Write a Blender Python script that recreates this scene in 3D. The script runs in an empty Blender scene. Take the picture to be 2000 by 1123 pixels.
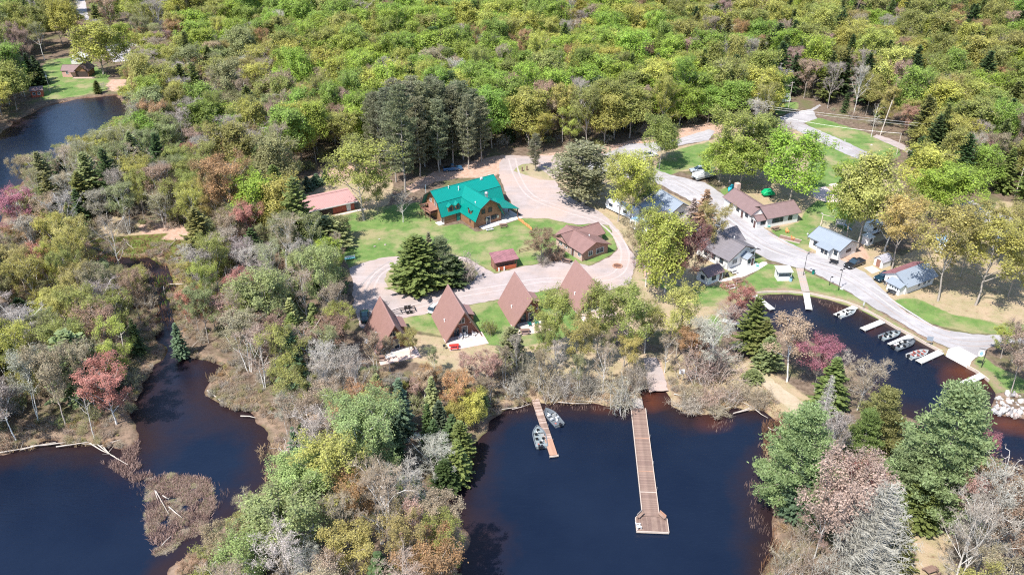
import bpy, bmesh, math, random
import numpy as np
from mathutils import Vector, Matrix
R = math.radians
scene = bpy.context.scene
COL = scene.collection

# ------------------------------------------------------------------ camera, world, sun, exposure
CAM_H = 93.4
FPX = 1669.0
PITCH = R(29.9)
cam_d = bpy.data.cameras.new('camera')
cam = bpy.data.objects.new('camera', cam_d); COL.objects.link(cam)
cam.location = (0, 0, CAM_H)
cam.rotation_euler = (R(90) - PITCH, 0, 0)
cam_d.sensor_width = 36.0
cam_d.lens = FPX / 2000 * 36.0
cam_d.clip_start = 1.0
cam_d.clip_end = 8000.0
scene.camera = cam

SUN_EL, SUN_AZ = 56.0, (-0.64, -0.77)          # direction TOWARDS the sun (x, y)
world = bpy.data.worlds.new('World'); scene.world = world; world.use_nodes = True
wn = world.node_tree; wn.nodes.clear()
sky = wn.nodes.new('ShaderNodeTexSky'); sky.sky_type = 'NISHITA'; sky.sun_disc = False
sky.sun_elevation = R(SUN_EL)
sky.sun_rotation = math.atan2(SUN_AZ[0], SUN_AZ[1])
sky.altitude = 300; sky.air_density = 1.0; sky.dust_density = 0.6; sky.ozone_density = 1.6
bg = wn.nodes.new('ShaderNodeBackground'); bg.inputs['Strength'].default_value = 0.15
wo = wn.nodes.new('ShaderNodeOutputWorld')
wn.links.new(sky.outputs[0], bg.inputs[0]); wn.links.new(bg.outputs[0], wo.inputs[0])
sun_d = bpy.data.lights.new('sun', 'SUN'); sun_d.energy = 4.6; sun_d.angle = R(0.5)
sun_d.color = (1.0, 0.95, 0.88)
sun = bpy.data.objects.new('sun', sun_d); COL.objects.link(sun)
ce = math.cos(R(SUN_EL)); nn = math.hypot(*SUN_AZ)
sdir = Vector((SUN_AZ[0] / nn * ce, SUN_AZ[1] / nn * ce, math.sin(R(SUN_EL))))
sun.rotation_euler = sdir.to_track_quat('Z', 'Y').to_euler()
scene.view_settings.view_transform = 'Standard'
scene.view_settings.look = 'None'
scene.view_settings.exposure = 0.9
scene.view_settings.gamma = 1.0
scene.render.engine = 'CYCLES'
scene.cycles.use_denoising = False
scene.cycles.pixel_filter_type = 'BLACKMAN_HARRIS'
scene.cycles.filter_width = 1.15
scene.cycles.max_bounces = 6
scene.cycles.diffuse_bounces = 3
scene.cycles.glossy_bounces = 2
scene.cycles.transmission_bounces = 2
scene.cycles.transparent_max_bounces = 4

# ------------------------------------------------------------------ survey: photo point -> point on the ground plane
cp, sp = math.cos(PITCH), math.sin(PITCH)
def W(px, py, z=0.0):
    u = (px - 1000) / FPX; v = (561.5 - py) / FPX
    dy = cp + v * sp; dz = -sp + v * cp
    t = (z - CAM_H) / dz
    return (u * t, dy * t)
def P(x, y, z=0.0):
    zz = z - CAM_H; d = y * cp - zz * sp
    return (1000 + x / d * FPX, 561.5 - (y * sp + zz * cp) / d * FPX)
def HT(px, py, ytop):
    x, y = W(px, py); v = (561.5 - ytop) / FPX
    return (v * y * cp - y * sp) / (cp + v * sp) + CAM_H
def SC(px, py):                                 # metres per photo pixel, sideways, at a ground point
    x, y = W(px, py); return (y * cp + CAM_H * sp) / FPX

# ------------------------------------------------------------------ object helpers
def tag(o, label=None, cat=None, group=None, kind=None):
    if label: o['label'] = label
    if cat: o['category'] = cat
    if group: o['group'] = group
    if kind: o['kind'] = kind
    return o
def empty(name, loc, rz=0.0, label=None, cat=None, group=None):
    o = bpy.data.objects.new(name, None); COL.objects.link(o)
    o.location = loc if len(loc) == 3 else (loc[0], loc[1], 0); o.rotation_euler = (0, 0, rz)
    o.empty_display_size = 0.5
    return tag(o, label, cat, group)
def link(name, me, parent=None, loc=None, rz=0.0):
    o = bpy.data.objects.new(name, me); COL.objects.link(o)
    if parent is not None: o.parent = parent
    if loc is not None: o.location = loc
    if rz: o.rotation_euler = (0, 0, rz)
    return o
def copy_tree(o, parent=None, loc=None, rz=None, label=None):
    c = o.copy(); COL.objects.link(c)
    if parent is not None: c.parent = parent
    if loc is not None: c.location = loc if len(loc) == 3 else (loc[0], loc[1], 0)
    if rz is not None: c.rotation_euler = (0, 0, rz)
    if label: c['label'] = label
    for ch in o.children: copy_tree(ch, c)
    return c

class MB:
    def __init__(s): s.v = []; s.f = []; s.m = []
    def add(s, vs, fs, m=0):
        b = len(s.v); s.v += [tuple(p) for p in vs]
        for f in fs: s.f.append(tuple(b + i for i in f)); s.m.append(m)
        return s
    def box(s, x0, x1, y0, y1, z0, z1, m=0):
        return s.add([(x0,y0,z0),(x1,y0,z0),(x1,y1,z0),(x0,y1,z0),(x0,y0,z1),(x1,y0,z1),(x1,y1,z1),(x0,y1,z1)],
            [(0,3,2,1),(4,5,6,7),(0,1,5,4),(1,2,6,5),(2,3,7,6),(3,0,4,7)], m)
    def beam(s, p, q, w=0.1, h=None, m=0, up=(0,0,1)):
        h = h or w; p = Vector(p); q = Vector(q); d = (q - p).normalized(); u = Vector(up)
        if abs(d.dot(u)) > 0.98: u = Vector((1, 0, 0))
        sd = d.cross(u).normalized(); u = sd.cross(d).normalized()
        vs = []
        for c in (p, q):
            for a, b in ((-1,-1),(1,-1),(1,1),(-1,1)): vs.append(c + sd * a * w / 2 + u * b * h / 2)
        return s.add(vs, [(0,3,2,1),(4,5,6,7),(0,1,5,4),(1,2,6,5),(2,3,7,6),(3,0,4,7)], m)
    def tube(s, p, q, r0, r1=None, n=8, m=0, cap=True):
        r1 = r0 if r1 is None else r1; p = Vector(p); q = Vector(q); d = (q - p)
        if d.length < 1e-6: return s
        d.normalize(); u = Vector((0, 0, 1)) if abs(d.z) < 0.9 else Vector((1, 0, 0))
        a = d.cross(u).normalized(); b = a.cross(d)
        vs = []
        for c, r in ((p, r0), (q, r1)):
            for i in range(n):
                t = 2 * math.pi * i / n; vs.append(c + a * math.cos(t) * r + b * math.sin(t) * r)
        fs = [(i, i + n, (i + 1) % n + n, (i + 1) % n) for i in range(n)]
        if cap: fs += [tuple(range(n)), tuple(range(2 * n - 1, n - 1, -1))]
        return s.add(vs, fs, m)
    def slab(s, pts, t, m=0):                    # flat polygon with thickness t below it
        pts = [Vector(p) for p in pts]; n = (pts[1] - pts[0]).cross(pts[2] - pts[0]).normalized()
        if n.z < 0: pts.reverse(); n = -n
        k = len(pts); lo = [p - n * t for p in pts]
        fs = [tuple(range(k)), tuple(range(2 * k - 1, k - 1, -1))]
        fs += [(i, i + k, (i + 1) % k + k, (i + 1) % k) for i in range(k)]
        return s.add(pts + lo, fs, m)
    def prism(s, prof, axis, a, b, m=0):         # prof: 2D outline; axis 'x' -> prof is (y,z), 'y' -> (x,z), 'z' -> (x,y)
        def pt(q, c): return {'x': (c, q[0], q[1]), 'y': (q[0], c, q[1]), 'z': (q[0], q[1], c)}[axis]
        k = len(prof); vs = [pt(q, a) for q in prof] + [pt(q, b) for q in prof]
        fs = [tuple(range(k)), tuple(range(2 * k - 1, k - 1, -1))] + [(i, (i + 1) % k, (i + 1) % k + k, i + k) for i in range(k)]
        return s.add(vs, fs, m)
    def sphere(s, c, r, n=8, k=5, sz=1.0, m=0):
        vs = []; fs = []
        for j in range(k + 1):
            ph = math.pi * j / k
            for i in range(n):
                t = 2 * math.pi * i / n
                vs.append((c[0] + r * math.sin(ph) * math.cos(t), c[1] + r * math.sin(ph) * math.sin(t), c[2] + r * sz * math.cos(ph)))
        for j in range(k):
            for i in range(n):
                fs.append((j*n+i, (j+1)*n+i, (j+1)*n+(i+1)%n, j*n+(i+1)%n))
        return s.add(vs, fs, m)
    def mesh(s, name, mats, smooth=False):
        me = bpy.data.meshes.new(name); me.from_pydata(s.v, [], s.f)
        for mt in (mats if isinstance(mats, (list, tuple)) else [mats]): me.materials.append(mt)
        if len(me.materials) > 1: me.polygons.foreach_set('material_index', s.m)
        if smooth: me.polygons.foreach_set('use_smooth', [True] * len(me.polygons))
        bm = bmesh.new(); bm.from_mesh(me); bmesh.ops.recalc_face_normals(bm, faces=bm.faces); bm.to_mesh(me); bm.free()
        me.update(); return me
    def build(s, name, mats, parent=None, smooth=False, loc=None, rz=0.0):
        return link(name, s.mesh(name, mats, smooth), parent, loc, rz)

# ------------------------------------------------------------------ materials
M = {}
def nt(name):
    m = bpy.data.materials.new(name); m.use_nodes = True; t = m.node_tree; t.nodes.clear()
    out = t.nodes.new('ShaderNodeOutputMaterial'); b = t.nodes.new('ShaderNodeBsdfPrincipled')
    t.links.new(b.outputs[0], out.inputs[0]); return m, t, b, out
def mat(name, col, rough=0.7, var=0.12, scale=2.0, metal=0.0, bump=0.0, spec=0.4, coords='Object', detail=4):
    m, t, b, out = nt(name); L = t.links
    tc = t.nodes.new('ShaderNodeTexCoord'); nz = t.nodes.new('ShaderNodeTexNoise')
    nz.inputs['Scale'].default_value = scale; nz.inputs['Detail'].default_value = detail; L.new(tc.outputs[coords], nz.inputs[0])
    mx = t.nodes.new('ShaderNodeMix'); mx.data_type = 'RGBA'
    mx.inputs[6].default_value = (*[c * (1 - var * 1.6) for c in col], 1); mx.inputs[7].default_value = (*[min(1, c * (1 + var * 1.6)) for c in col], 1)
    L.new(nz.outputs['Fac'], mx.inputs[0]); L.new(mx.outputs[2], b.inputs['Base Color'])
    b.inputs['Roughness'].default_value = rough; b.inputs['Metallic'].default_value = metal
    b.inputs['Specular IOR Level'].default_value = spec
    if bump:
        bp = t.nodes.new('ShaderNodeBump'); bp.inputs['Strength'].default_value = bump; bp.inputs['Distance'].default_value = 0.05
        L.new(nz.outputs['Fac'], bp.inputs['Height']); L.new(bp.outputs[0], b.inputs['Normal'])
    M[name] = m; return m
def ribbed(name, col, pitch=0.4, axis=0, rough=0.45, var=0.1, depth=0.6, bandcol=0.85, metal=0.0):
    """sheet with standing ribs / siding laps / log courses: wave in object space"""
    m, t, b, out = nt(name); L = t.links
    tc = t.nodes.new('ShaderNodeTexCoord'); sx = t.nodes.new('ShaderNodeSeparateXYZ'); L.new(tc.outputs['Object'], sx.inputs[0])
    mm = t.nodes.new('ShaderNodeMath'); mm.operation = 'MULTIPLY'; mm.inputs[1].default_value = 1 / pitch; L.new(sx.outputs[axis], mm.inputs[0])
    fr = t.nodes.new('ShaderNodeMath'); fr.operation = 'FRACT'; L.new(mm.outputs[0], fr.inputs[0])
    cr = t.nodes.new('ShaderNodeMapRange'); cr.inputs[1].default_value = 0.0; cr.inputs[2].default_value = 0.22
    cr.inputs[3].default_value = bandcol; cr.inputs[4].default_value = 1.0; L.new(fr.outputs[0], cr.inputs[0])
    nz = t.nodes.new('ShaderNodeTexNoise'); nz.inputs['Scale'].default_value = 0.9; nz.inputs['Detail'].default_value = 5; L.new(tc.outputs['Object'], nz.inputs[0])
    mx = t.nodes.new('ShaderNodeMix'); mx.data_type = 'RGBA'
    mx.inputs[6].default_value = (*[c * (1 - var * 1.6) for c in col], 1); mx.inputs[7].default_value = (*[min(1, c * (1 + var * 1.6)) for c in col], 1)
    L.new(nz.outputs['Fac'], mx.inputs[0])
    ml = t.nodes.new('ShaderNodeVectorMath'); ml.operation = 'SCALE'; L.new(mx.outputs[2], ml.inputs[0]); L.new(cr.outputs[0], ml.inputs['Scale'])
    L.new(ml.outputs[0], b.inputs['Base Color'])
    bp = t.nodes.new('ShaderNodeBump'); bp.inputs['Strength'].default_value = depth; bp.inputs['Distance'].default_value = 0.04
    L.new(fr.outputs[0], bp.inputs['Height']); L.new(bp.outputs[0], b.inputs['Normal'])
    b.inputs['Roughness'].default_value = rough; b.inputs['Metallic'].default_value = metal
    M[name] = m; return m
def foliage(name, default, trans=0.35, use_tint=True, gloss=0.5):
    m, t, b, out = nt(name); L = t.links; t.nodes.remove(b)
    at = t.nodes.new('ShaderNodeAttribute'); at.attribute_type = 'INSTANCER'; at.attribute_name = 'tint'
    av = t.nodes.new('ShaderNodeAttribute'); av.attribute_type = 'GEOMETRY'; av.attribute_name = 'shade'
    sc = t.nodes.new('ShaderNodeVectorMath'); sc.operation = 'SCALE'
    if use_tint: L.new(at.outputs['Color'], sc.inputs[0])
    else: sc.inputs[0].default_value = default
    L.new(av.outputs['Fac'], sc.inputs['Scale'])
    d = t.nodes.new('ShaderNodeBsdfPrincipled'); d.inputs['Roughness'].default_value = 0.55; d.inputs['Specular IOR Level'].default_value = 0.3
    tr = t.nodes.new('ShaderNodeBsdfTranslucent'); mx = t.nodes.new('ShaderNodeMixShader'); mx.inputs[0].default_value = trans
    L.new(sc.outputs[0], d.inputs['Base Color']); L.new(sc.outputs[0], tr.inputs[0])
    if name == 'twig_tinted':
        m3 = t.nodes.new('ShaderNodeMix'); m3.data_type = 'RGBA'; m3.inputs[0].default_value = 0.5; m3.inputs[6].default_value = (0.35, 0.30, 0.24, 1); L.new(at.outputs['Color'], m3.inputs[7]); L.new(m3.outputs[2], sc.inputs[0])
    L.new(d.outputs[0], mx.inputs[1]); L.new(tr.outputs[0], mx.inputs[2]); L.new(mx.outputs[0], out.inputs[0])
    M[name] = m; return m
foliage('leaf', (0.1, 0.18, 0.02), 0.45); foliage('twig_tinted', (0.2, 0.2, 0.2), trans=0.0)
mat('bark_grey', (0.34, 0.30, 0.26), 0.9, 0.3, 3); mat('bark_dark', (0.10, 0.08, 0.065), 0.9, 0.3, 3)
mat('bark_birch', (0.72, 0.70, 0.66), 0.8, 0.25, 4); mat('bark_silver', (0.60, 0.57, 0.53), 0.85, 0.2, 3)
mat('bark_red', (0.23, 0.145, 0.105), 0.9, 0.3, 3)
# ------------------------------------------------------------------ tree prototypes (unit metres, shared mesh data)
class NB:                                        # numpy mesh collector with a 'shade' value per face
    def __init__(s): s.V = []; s.F = []; s.S = []; s.n = 0; s.MI = []
    def quads(s, c, a, b, sh, mi=0):             # centres (n,3), half axes a,b (n,3)
        n = len(c); v = np.stack([c - a - b, c + a - b, c + a + b, c - a + b], 1).reshape(-1, 3)
        s.V.append(v); s.F.append(np.arange(4 * n).reshape(-1, 4) + s.n); s.n += 4 * n
        s.S.append(np.broadcast_to(sh, (n,)).astype(float)); s.MI.append(np.full(n, mi))
    def tubes(s, p, q, r0, r1, k=3, sh=1.0, mi=0):
        p = np.asarray(p, float); q = np.asarray(q, float); n = len(p)
        if n == 0: return
        r0 = np.broadcast_to(np.asarray(r0, float), (n,)); r1 = np.broadcast_to(np.asarray(r1, float), (n,))
        d = q - p; d /= np.linalg.norm(d, axis=1, keepdims=True) + 1e-9
        u = np.where(np.abs(d[:, 2:3]) < 0.9, np.array([[0, 0, 1.]]), np.array([[1., 0, 0]]))
        a = np.cross(d, u); a /= np.linalg.norm(a, axis=1, keepdims=True) + 1e-9; b = np.cross(a, d)
        ring = []
        for i in range(k):
            t = 2 * math.pi * i / k; ring.append(a * math.cos(t) + b * math.sin(t))
        ring = np.stack(ring, 1)
        v = np.concatenate([p[:, None] + ring * r0[:, None, None], q[:, None] + ring * r1[:, None, None]], 1).reshape(-1, 3)
        base = (np.arange(n) * 2 * k)[:, None, None] + s.n
        f = np.array([[i, (i + 1) % k, (i + 1) % k + k, i + k] for i in range(k)])[None]
        s.V.append(v); s.F.append((base + f).reshape(-1, 4)); s.n += 2 * k * n
        s.S.append(np.repeat(np.broadcast_to(sh, (n,)), k).astype(float)); s.MI.append(np.full(n * k, mi))
    def mesh(s, name, mats):
        V = np.concatenate(s.V); F = np.concatenate(s.F); S = np.concatenate(s.S); MI = np.concatenate(s.MI)
        me = bpy.data.meshes.new(name)
        me.vertices.add(len(V)); me.vertices.foreach_set('co', V.ravel())
        me.loops.add(F.size); me.loops.foreach_set('vertex_index', F.ravel().astype(np.int32))
        me.polygons.add(len(F)); me.polygons.foreach_set('loop_start', np.arange(0, F.size, 4, dtype=np.int32))
        for m_ in mats: me.materials.append(m_)
        me.polygons.foreach_set('material_index', MI.astype(np.int32))
        at = me.attributes.new('shade', 'FLOAT', 'FACE'); at.data.foreach_set('value', S)
        me.update(calc_edges=True); return me

def unit(v): return v / (np.linalg.norm(v) + 1e-9)
def rndunit(rg, n):
    v = rg.normal(size=(n, 3)); return v / (np.linalg.norm(v, axis=1, keepdims=True) + 1e-9)

def leaf_quads(nb, rg, pts, size, jit, sh, up=0.5, mi=0, aspect=0.7, ctr=None):
    n = len(pts)
    c = pts + rg.normal(size=(n, 3)) * jit
    nrm = rndunit(rg, n) + np.array([0, 0, up])
    if ctr is not None: o_ = c - ctr; nrm = nrm * 0.75 + o_ / (np.linalg.norm(o_, axis=1, keepdims=True) + 1e-9) * 0.8
    nrm = nrm + 0.0; nrm /= np.linalg.norm(nrm, axis=1, keepdims=True)
    t = np.cross(nrm, rndunit(rg, n)); t /= np.linalg.norm(t, axis=1, keepdims=True) + 1e-9; b = np.cross(nrm, t)
    sz = size * rg.uniform(0.6, 1.3, (n, 1)) / 2
    nb.quads(c, t * sz, b * sz * aspect, sh * rg.uniform(0.68, 1.32, n), mi)

def deciduous(seed, H=16., Rr=4.6, cb=0.28, nl=15, stems=1, trunk_r=0.17, bark='bark_grey', leaves=3.0, lsize=0.42,
              twigr=0.022, upang=(30, 62), nsub=6, ntw=5, ntt=3, egg=0.55, twig_sh=0.8, ljit=0.28, name='t', lean=0.0, shell=0):
    rg = np.random.default_rng(seed)
    wood = NB(); crown = NB()
    tips = []; tsh = []
    for st in range(stems):
        az0 = rg.uniform(0, 6.28); off = (0.25 if stems > 1 else 0.0)
        base = np.array([math.cos(az0) * off, math.sin(az0) * off, -0.4])
        lean_v = np.array([math.cos(az0), math.sin(az0), 0]) * ((Rr * 0.45 / H) if stems > 1 else lean)
        path = [base]; nseg = 9
        for i in range(nseg):
            d = np.array([0, 0, 1.]) + lean_v + rg.normal(size=3) * 0.05
            path.append(path[-1] + unit(d) * (H * 0.93 + 0.4) / nseg)
        path = np.array(path)
        tr = trunk_r * (0.75 if stems > 1 else 1)
        rad = tr * (1 - 0.88 * np.linspace(0, 1, nseg + 1) ** 0.9); rad[0] *= 1.25
        wood.tubes(path[:-1], path[1:], rad[:-1], rad[1:], 6)
        def at(h):
            f = np.clip((h + 0.4) / (H * 0.93 + 0.4), 0, 0.999) * nseg; i = int(f); return path[i] + (path[i + 1] - path[i]) * (f - i), np.interp(f, np.arange(nseg + 1), rad)
        n = max(4, int(nl / math.sqrt(stems)))
        for k in range(n):
            f = (k + rg.uniform(0.1, 0.9)) / n; h = H * (cb + (0.9 - cb) * f)
            p, r = at(h)
            az = k * 2.4 + rg.uniform(-0.4, 0.4) + az0
            # crown profile
            prof = math.sqrt(max(0.05, 1 - ((f - (egg - 0.25)) / (1.0 if f > egg - 0.25 else 0.75)) ** 2))
            Ln = Rr * prof * rg.uniform(0.75, 1.1) * (0.75 if stems > 1 else 1)
            el = R(rg.uniform(*upang)) + f * 0.35
            d = np.array([math.cos(az) * math.cos(el), math.sin(az) * math.cos(el), math.sin(el)])
            pts = [p]; m_ = 4
            Lt = Ln / max(0.35, math.cos(min(el, 1.2)))
            Lt = min(Lt, H * 0.45)
            for j in range(m_):
                d = unit(d + rg.normal(size=3) * 0.13 + np.array([0, 0, 0.05])); q = pts[-1] + d * Lt / m_
                if q[2] > H: q[2] = H - rg.uniform(0, 0.5)
                pts.append(q)
            pts = np.array(pts); rr = np.linspace(min(r * 0.75, 0.12), 0.04, m_ + 1)
            wood.tubes(pts[:-1], pts[1:], rr[:-1], rr[1:], 4)
            for s_ in range(nsub):
                g = rg.uniform(0.25, 1.0) if s_ else 1.0
                fj = min(g * m_, m_ - 1e-3); i = int(fj); sp_ = pts[i] + (pts[i + 1] - pts[i]) * (fj - i)
                sd = unit(unit(pts[i + 1] - pts[i]) * 0.8 + rndunit(rg, 1)[0] * 0.9 + np.array([0, 0, 0.25]))
                sl = Rr * rg.uniform(0.2, 0.36); se = sp_ + sd * sl
                crown.tubes([sp_], [se], 0.035, 0.02, 3, twig_sh, 1)
                csh = rg.uniform(0.8, 1.2)
                for t_ in range(ntw):
                    g2 = rg.uniform(0.2, 1.0); tp = sp_ + (se - sp_) * g2
                    td = unit(sd * 0.7 + rndunit(rg, 1)[0] + np.array([0, 0, 0.2])); tl = Rr * rg.uniform(0.12, 0.22); te = tp + td * tl
                    crown.tubes([tp], [te], twigr, twigr * 0.7, 3, twig_sh * csh, 1)
                    tips.append(te); tsh.append(csh)
                    if ntt:
                        a = tp + (te - tp) * rg.uniform(0.2, 0.9, (ntt, 1)); dd = unit(td) * 0.5 + rndunit(rg, ntt); dd /= np.linalg.norm(dd, axis=1, keepdims=True)
                        e = a + dd * Rr * rg.uniform(0.06, 0.14, (ntt, 1))
                        crown.tubes(a, e, twigr * 0.75, twigr * 0.5, 3, twig_sh * csh, 1)
                        for q in e: tips.append(q); tsh.append(csh)
    tips = np.array(tips); tsh = np.array(tsh)
    if leaves > 0:
        reps = rg.poisson(leaves, len(tips)); pts = np.repeat(tips, reps, 0); sh = np.repeat(tsh, reps)
        cz = H * (cb + 1) * 0.5; leaf_quads(crown, rg, pts, lsize, ljit, sh, ctr=np.array([0, 0, cz * 0.9]))
        if shell:                                # lobed dome of foliage round the branch tips
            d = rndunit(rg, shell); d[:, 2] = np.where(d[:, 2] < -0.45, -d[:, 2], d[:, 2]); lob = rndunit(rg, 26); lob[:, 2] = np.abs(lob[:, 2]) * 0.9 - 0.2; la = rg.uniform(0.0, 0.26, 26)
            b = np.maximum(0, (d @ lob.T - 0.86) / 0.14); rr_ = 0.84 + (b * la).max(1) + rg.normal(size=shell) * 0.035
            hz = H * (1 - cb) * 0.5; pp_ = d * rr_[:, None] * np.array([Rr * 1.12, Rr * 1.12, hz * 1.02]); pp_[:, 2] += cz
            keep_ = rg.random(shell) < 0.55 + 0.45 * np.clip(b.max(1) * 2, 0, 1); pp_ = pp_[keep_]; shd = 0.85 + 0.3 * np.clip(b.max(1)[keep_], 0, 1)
            leaf_quads(crown, rg, pp_, lsize, 0.12, shd, ctr=np.array([0, 0, cz * 0.85]))
    return wood.mesh(name + '_trunk', [M[bark]]), crown.mesh(name + '_crown', [M['leaf'], M['twig_tinted']])

def spruce(seed, H=13., Rr=2.3, cb=0.05, dens=1.0, bare=False, droop=0.25, bark='bark_dark', name='s', nper=8, step=0.42, ragged=0.25, power=0.85, lw=0.16, tuft=1.0):
    rg = np.random.default_rng(seed); wood = NB(); crown = NB()
    path = np.array([[0, 0, -0.4], [0.03, 0, H * 0.35], [-0.04, 0.03, H * 0.7], [0, 0, H]])
    wood.tubes(path[:-1], path[1:], [0.2 * H / 14, 0.14 * H / 14, 0.08 * H / 14], [0.14 * H / 14, 0.08 * H / 14, 0.02], 6)
    z = H * cb; k = 0
    while z < H * 0.985:
        f = (z / H - cb) / (1 - cb); r = Rr * (1 - f) ** power + 0.12
        if f < 0.08: r *= 0.75
        nb_ = max(4, int(nper * (0.5 + 0.6 * (1 - f))))
        for i in range(nb_):
            az = i * 6.283 / nb_ + k * 0.7 + rg.uniform(-0.3, 0.3); L_ = r * rg.uniform(1 - ragged * 1.6, 1 + ragged)
            el = -droop + 0.55 * f + rg.uniform(-0.12, 0.12)
            d = np.array([math.cos(az) * math.cos(el), math.sin(az) * math.cos(el), math.sin(el)])
            p = np.array([0, 0, z]); q = p + d * L_; q[2] += 0.08 * L_
            crown.tubes([p], [q], 0.03 if not bare else 0.035, 0.012, 3, 0.7, 1)
            side = np.array([-math.sin(az), math.cos(az), 0])
            n = max(3, int(L_ / 0.2 * dens)); g = rg.uniform(0.22, 1.05, n)[:, None]
            c = p + (q - p) * g + side * rg.uniform(-1, 1, (n, 1)) * (0.12 + 0.28 * L_ * (1.1 - g)) * 0.7
            c[:, 2] += rg.normal(size=n) * 0.06
            if bare:
                e = c + (d * 0.5 + side * rg.choice([-1, 1], (n, 1)) + np.array([0, 0, -0.2])) * 0.28
                crown.tubes(p + (q - p) * g, e, 0.016, 0.01, 3, 1.0, 1)
            else:
                ang = rg.uniform(-0.8, 0.8, (n, 1)); a = d * np.cos(ang) + side * np.sin(ang)
                a = a + np.array([0, 0, -0.15]); b = np.cross(a, rndunit(rg, n) * 0.5 + np.array([0, 0, 1.])); b /= np.linalg.norm(b, axis=1, keepdims=True) + 1e-9
                ln = rg.uniform(0.16, 0.30, (n, 1)) * tuft
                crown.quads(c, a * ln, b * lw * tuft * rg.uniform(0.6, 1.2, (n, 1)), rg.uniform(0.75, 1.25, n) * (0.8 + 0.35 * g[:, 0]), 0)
        z += step * rg.uniform(0.8, 1.2) * (1 - 0.4 * f); k += 1
    return wood.mesh(name + '_trunk', [M[bark]]), crown.mesh(name + '_crown', [M['leaf'], M['twig_tinted']])

def pine(seed, H=22., Rr=6., cb=0.12, whorl=1.0, nper=6, peak=0.3, clump=0.75, nq=15, bark='bark_grey', name='p', rise=0.25, tr=0.3, top=1.0, frm=0.35):
    rg = np.random.default_rng(seed); wood = NB(); crown = NB()
    nseg = 6; zs = np.linspace(-0.4, H * 0.97, nseg + 1); path = np.stack([rg.normal(size=nseg + 1) * 0.12, rg.normal(size=nseg + 1) * 0.12, zs], 1); path[0, :2] = 0
    rad = tr * (1 - 0.9 * np.linspace(0, 1, nseg + 1)); wood.tubes(path[:-1], path[1:], rad[:-1], rad[1:], 6)
    z = H * cb; k = 0
    while z < H * 0.97:
        f = (z / H - cb) / (1 - cb)
        prof = (0.55 + 0.45 * f / peak) if f < peak else (max(0.02, 1 - (f - peak) / (1 - peak)) ** (0.62 * top))
        x0 = np.interp(z, zs, path[:, 0]); y0 = np.interp(z, zs, path[:, 1])
        for i in range(nper):
            if rg.random() < 0.08: continue
            az = i * 6.283 / nper + k * 1.1 + rg.uniform(-0.35, 0.35); L_ = Rr * prof * rg.uniform(0.5, 1.15) + 0.3
            el = rise + 0.5 * f + rg.uniform(-0.15, 0.15)
            pts = [np.array([x0, y0, z])]
            for j in range(3):
                e2 = el * (0.4 + 0.5 * j) ; d = np.array([math.cos(az) * math.cos(e2), math.sin(az) * math.cos(e2), math.sin(e2)]); pts.append(pts[-1] + d * L_ / 3)
                az += rg.uniform(-0.12, 0.12)
            pts = np.array(pts); wood.tubes(pts[:-1], pts[1:], [0.07, 0.05, 0.035], [0.05, 0.035, 0.015], 4)
            nc = max(2, int(L_ / clump * 1.3)); side = np.array([-math.sin(az), math.cos(az), 0])
            for c_ in range(nc):
                g = frm + (1.03 - frm) * (c_ + rg.uniform(0.2, 0.9)) / nc; fj = min(g * 3, 2.999); ii = int(fj); p = pts[ii] + (pts[ii + 1] - pts[ii]) * (fj - ii)
                p = p + side * rg.uniform(-1, 1) * 0.28 * L_ * (1.15 - g) * 1.2
                n = nq; cc = p + rg.normal(size=(n, 3)) * np.array([0.46, 0.46, 0.07]) * clump
                a = rndunit(rg, n) * 0.8 + np.array([math.cos(az) * 0.6, math.sin(az) * 0.6, 0.5]); a /= np.linalg.norm(a, axis=1, keepdims=True)
                b = np.cross(a, rndunit(rg, n)); b /= np.linalg.norm(b, axis=1, keepdims=True) + 1e-9
                crown.quads(cc, a * 0.19 * rg.uniform(0.7, 1.2, (n, 1)), b * 0.075, rg.uniform(0.75, 1.25, n) * rg.uniform(0.85, 1.15), 0)
        z += whorl * rg.uniform(0.75, 1.2) * (1 - 0.35 * f); k += 1
    return wood.mesh(name + '_trunk', [M[bark]]), crown.mesh(name + '_crown', [M['leaf'], M['twig_tinted']])

def shrub(seed, H=2.6, Rr=1.7, nst=26, leaves=1.0, lsize=0.15, name='sh', bark='bark_grey', ntw=34):
    rg = np.random.default_rng(seed); wood = NB(); crown = NB(); tips = []
    for i in range(nst):
        az = rg.uniform(0, 6.28); sp_ = math.sqrt(rg.uniform(0.02, 1.0)) * Rr; ox = rg.normal(size=2) * 0.35 * Rr
        p = np.array([ox[0], ox[1], -0.2]); e = np.array([ox[0] * 0.5 + math.cos(az) * sp_, ox[1] * 0.5 + math.sin(az) * sp_, H * rg.uniform(0.45, 1.0) * (1 - 0.45 * (sp_ / Rr) ** 2)])
        q = p * 0.45 + e * 0.55 + np.array([rg.normal() * 0.2, rg.normal() * 0.2, H * 0.12])
        wood.tubes([p, q], [q, e], [0.035, 0.022], [0.022, 0.012], 3)
        n = ntw; g = rg.uniform(0.15, 1, (n, 1)); a = np.where(g < 0.5, p + (q - p) * g * 2, q + (e - q) * (g - 0.5) * 2)
        dd = unit(e - p) * 0.35 + rndunit(rg, n) * 0.9; b = a + dd * rg.uniform(0.2, 0.7, (n, 1)) * Rr / 1.7; b[:, 2] = np.maximum(b[:, 2], 0.03)
        crown.tubes(a, b, 0.013, 0.008, 3, rg.uniform(0.8, 1.25), 1); tips += list(b)
    tips = np.array(tips)
    if leaves > 0:
        reps = rg.poisson(leaves, len(tips)); leaf_quads(crown, rg, np.repeat(tips, reps, 0), lsize, 0.12, np.ones(reps.sum()))
    return wood.mesh(name + '_stems', [M[bark]]), crown.mesh(name + '_foliage', [M['leaf'], M['twig_tinted']])

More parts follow.
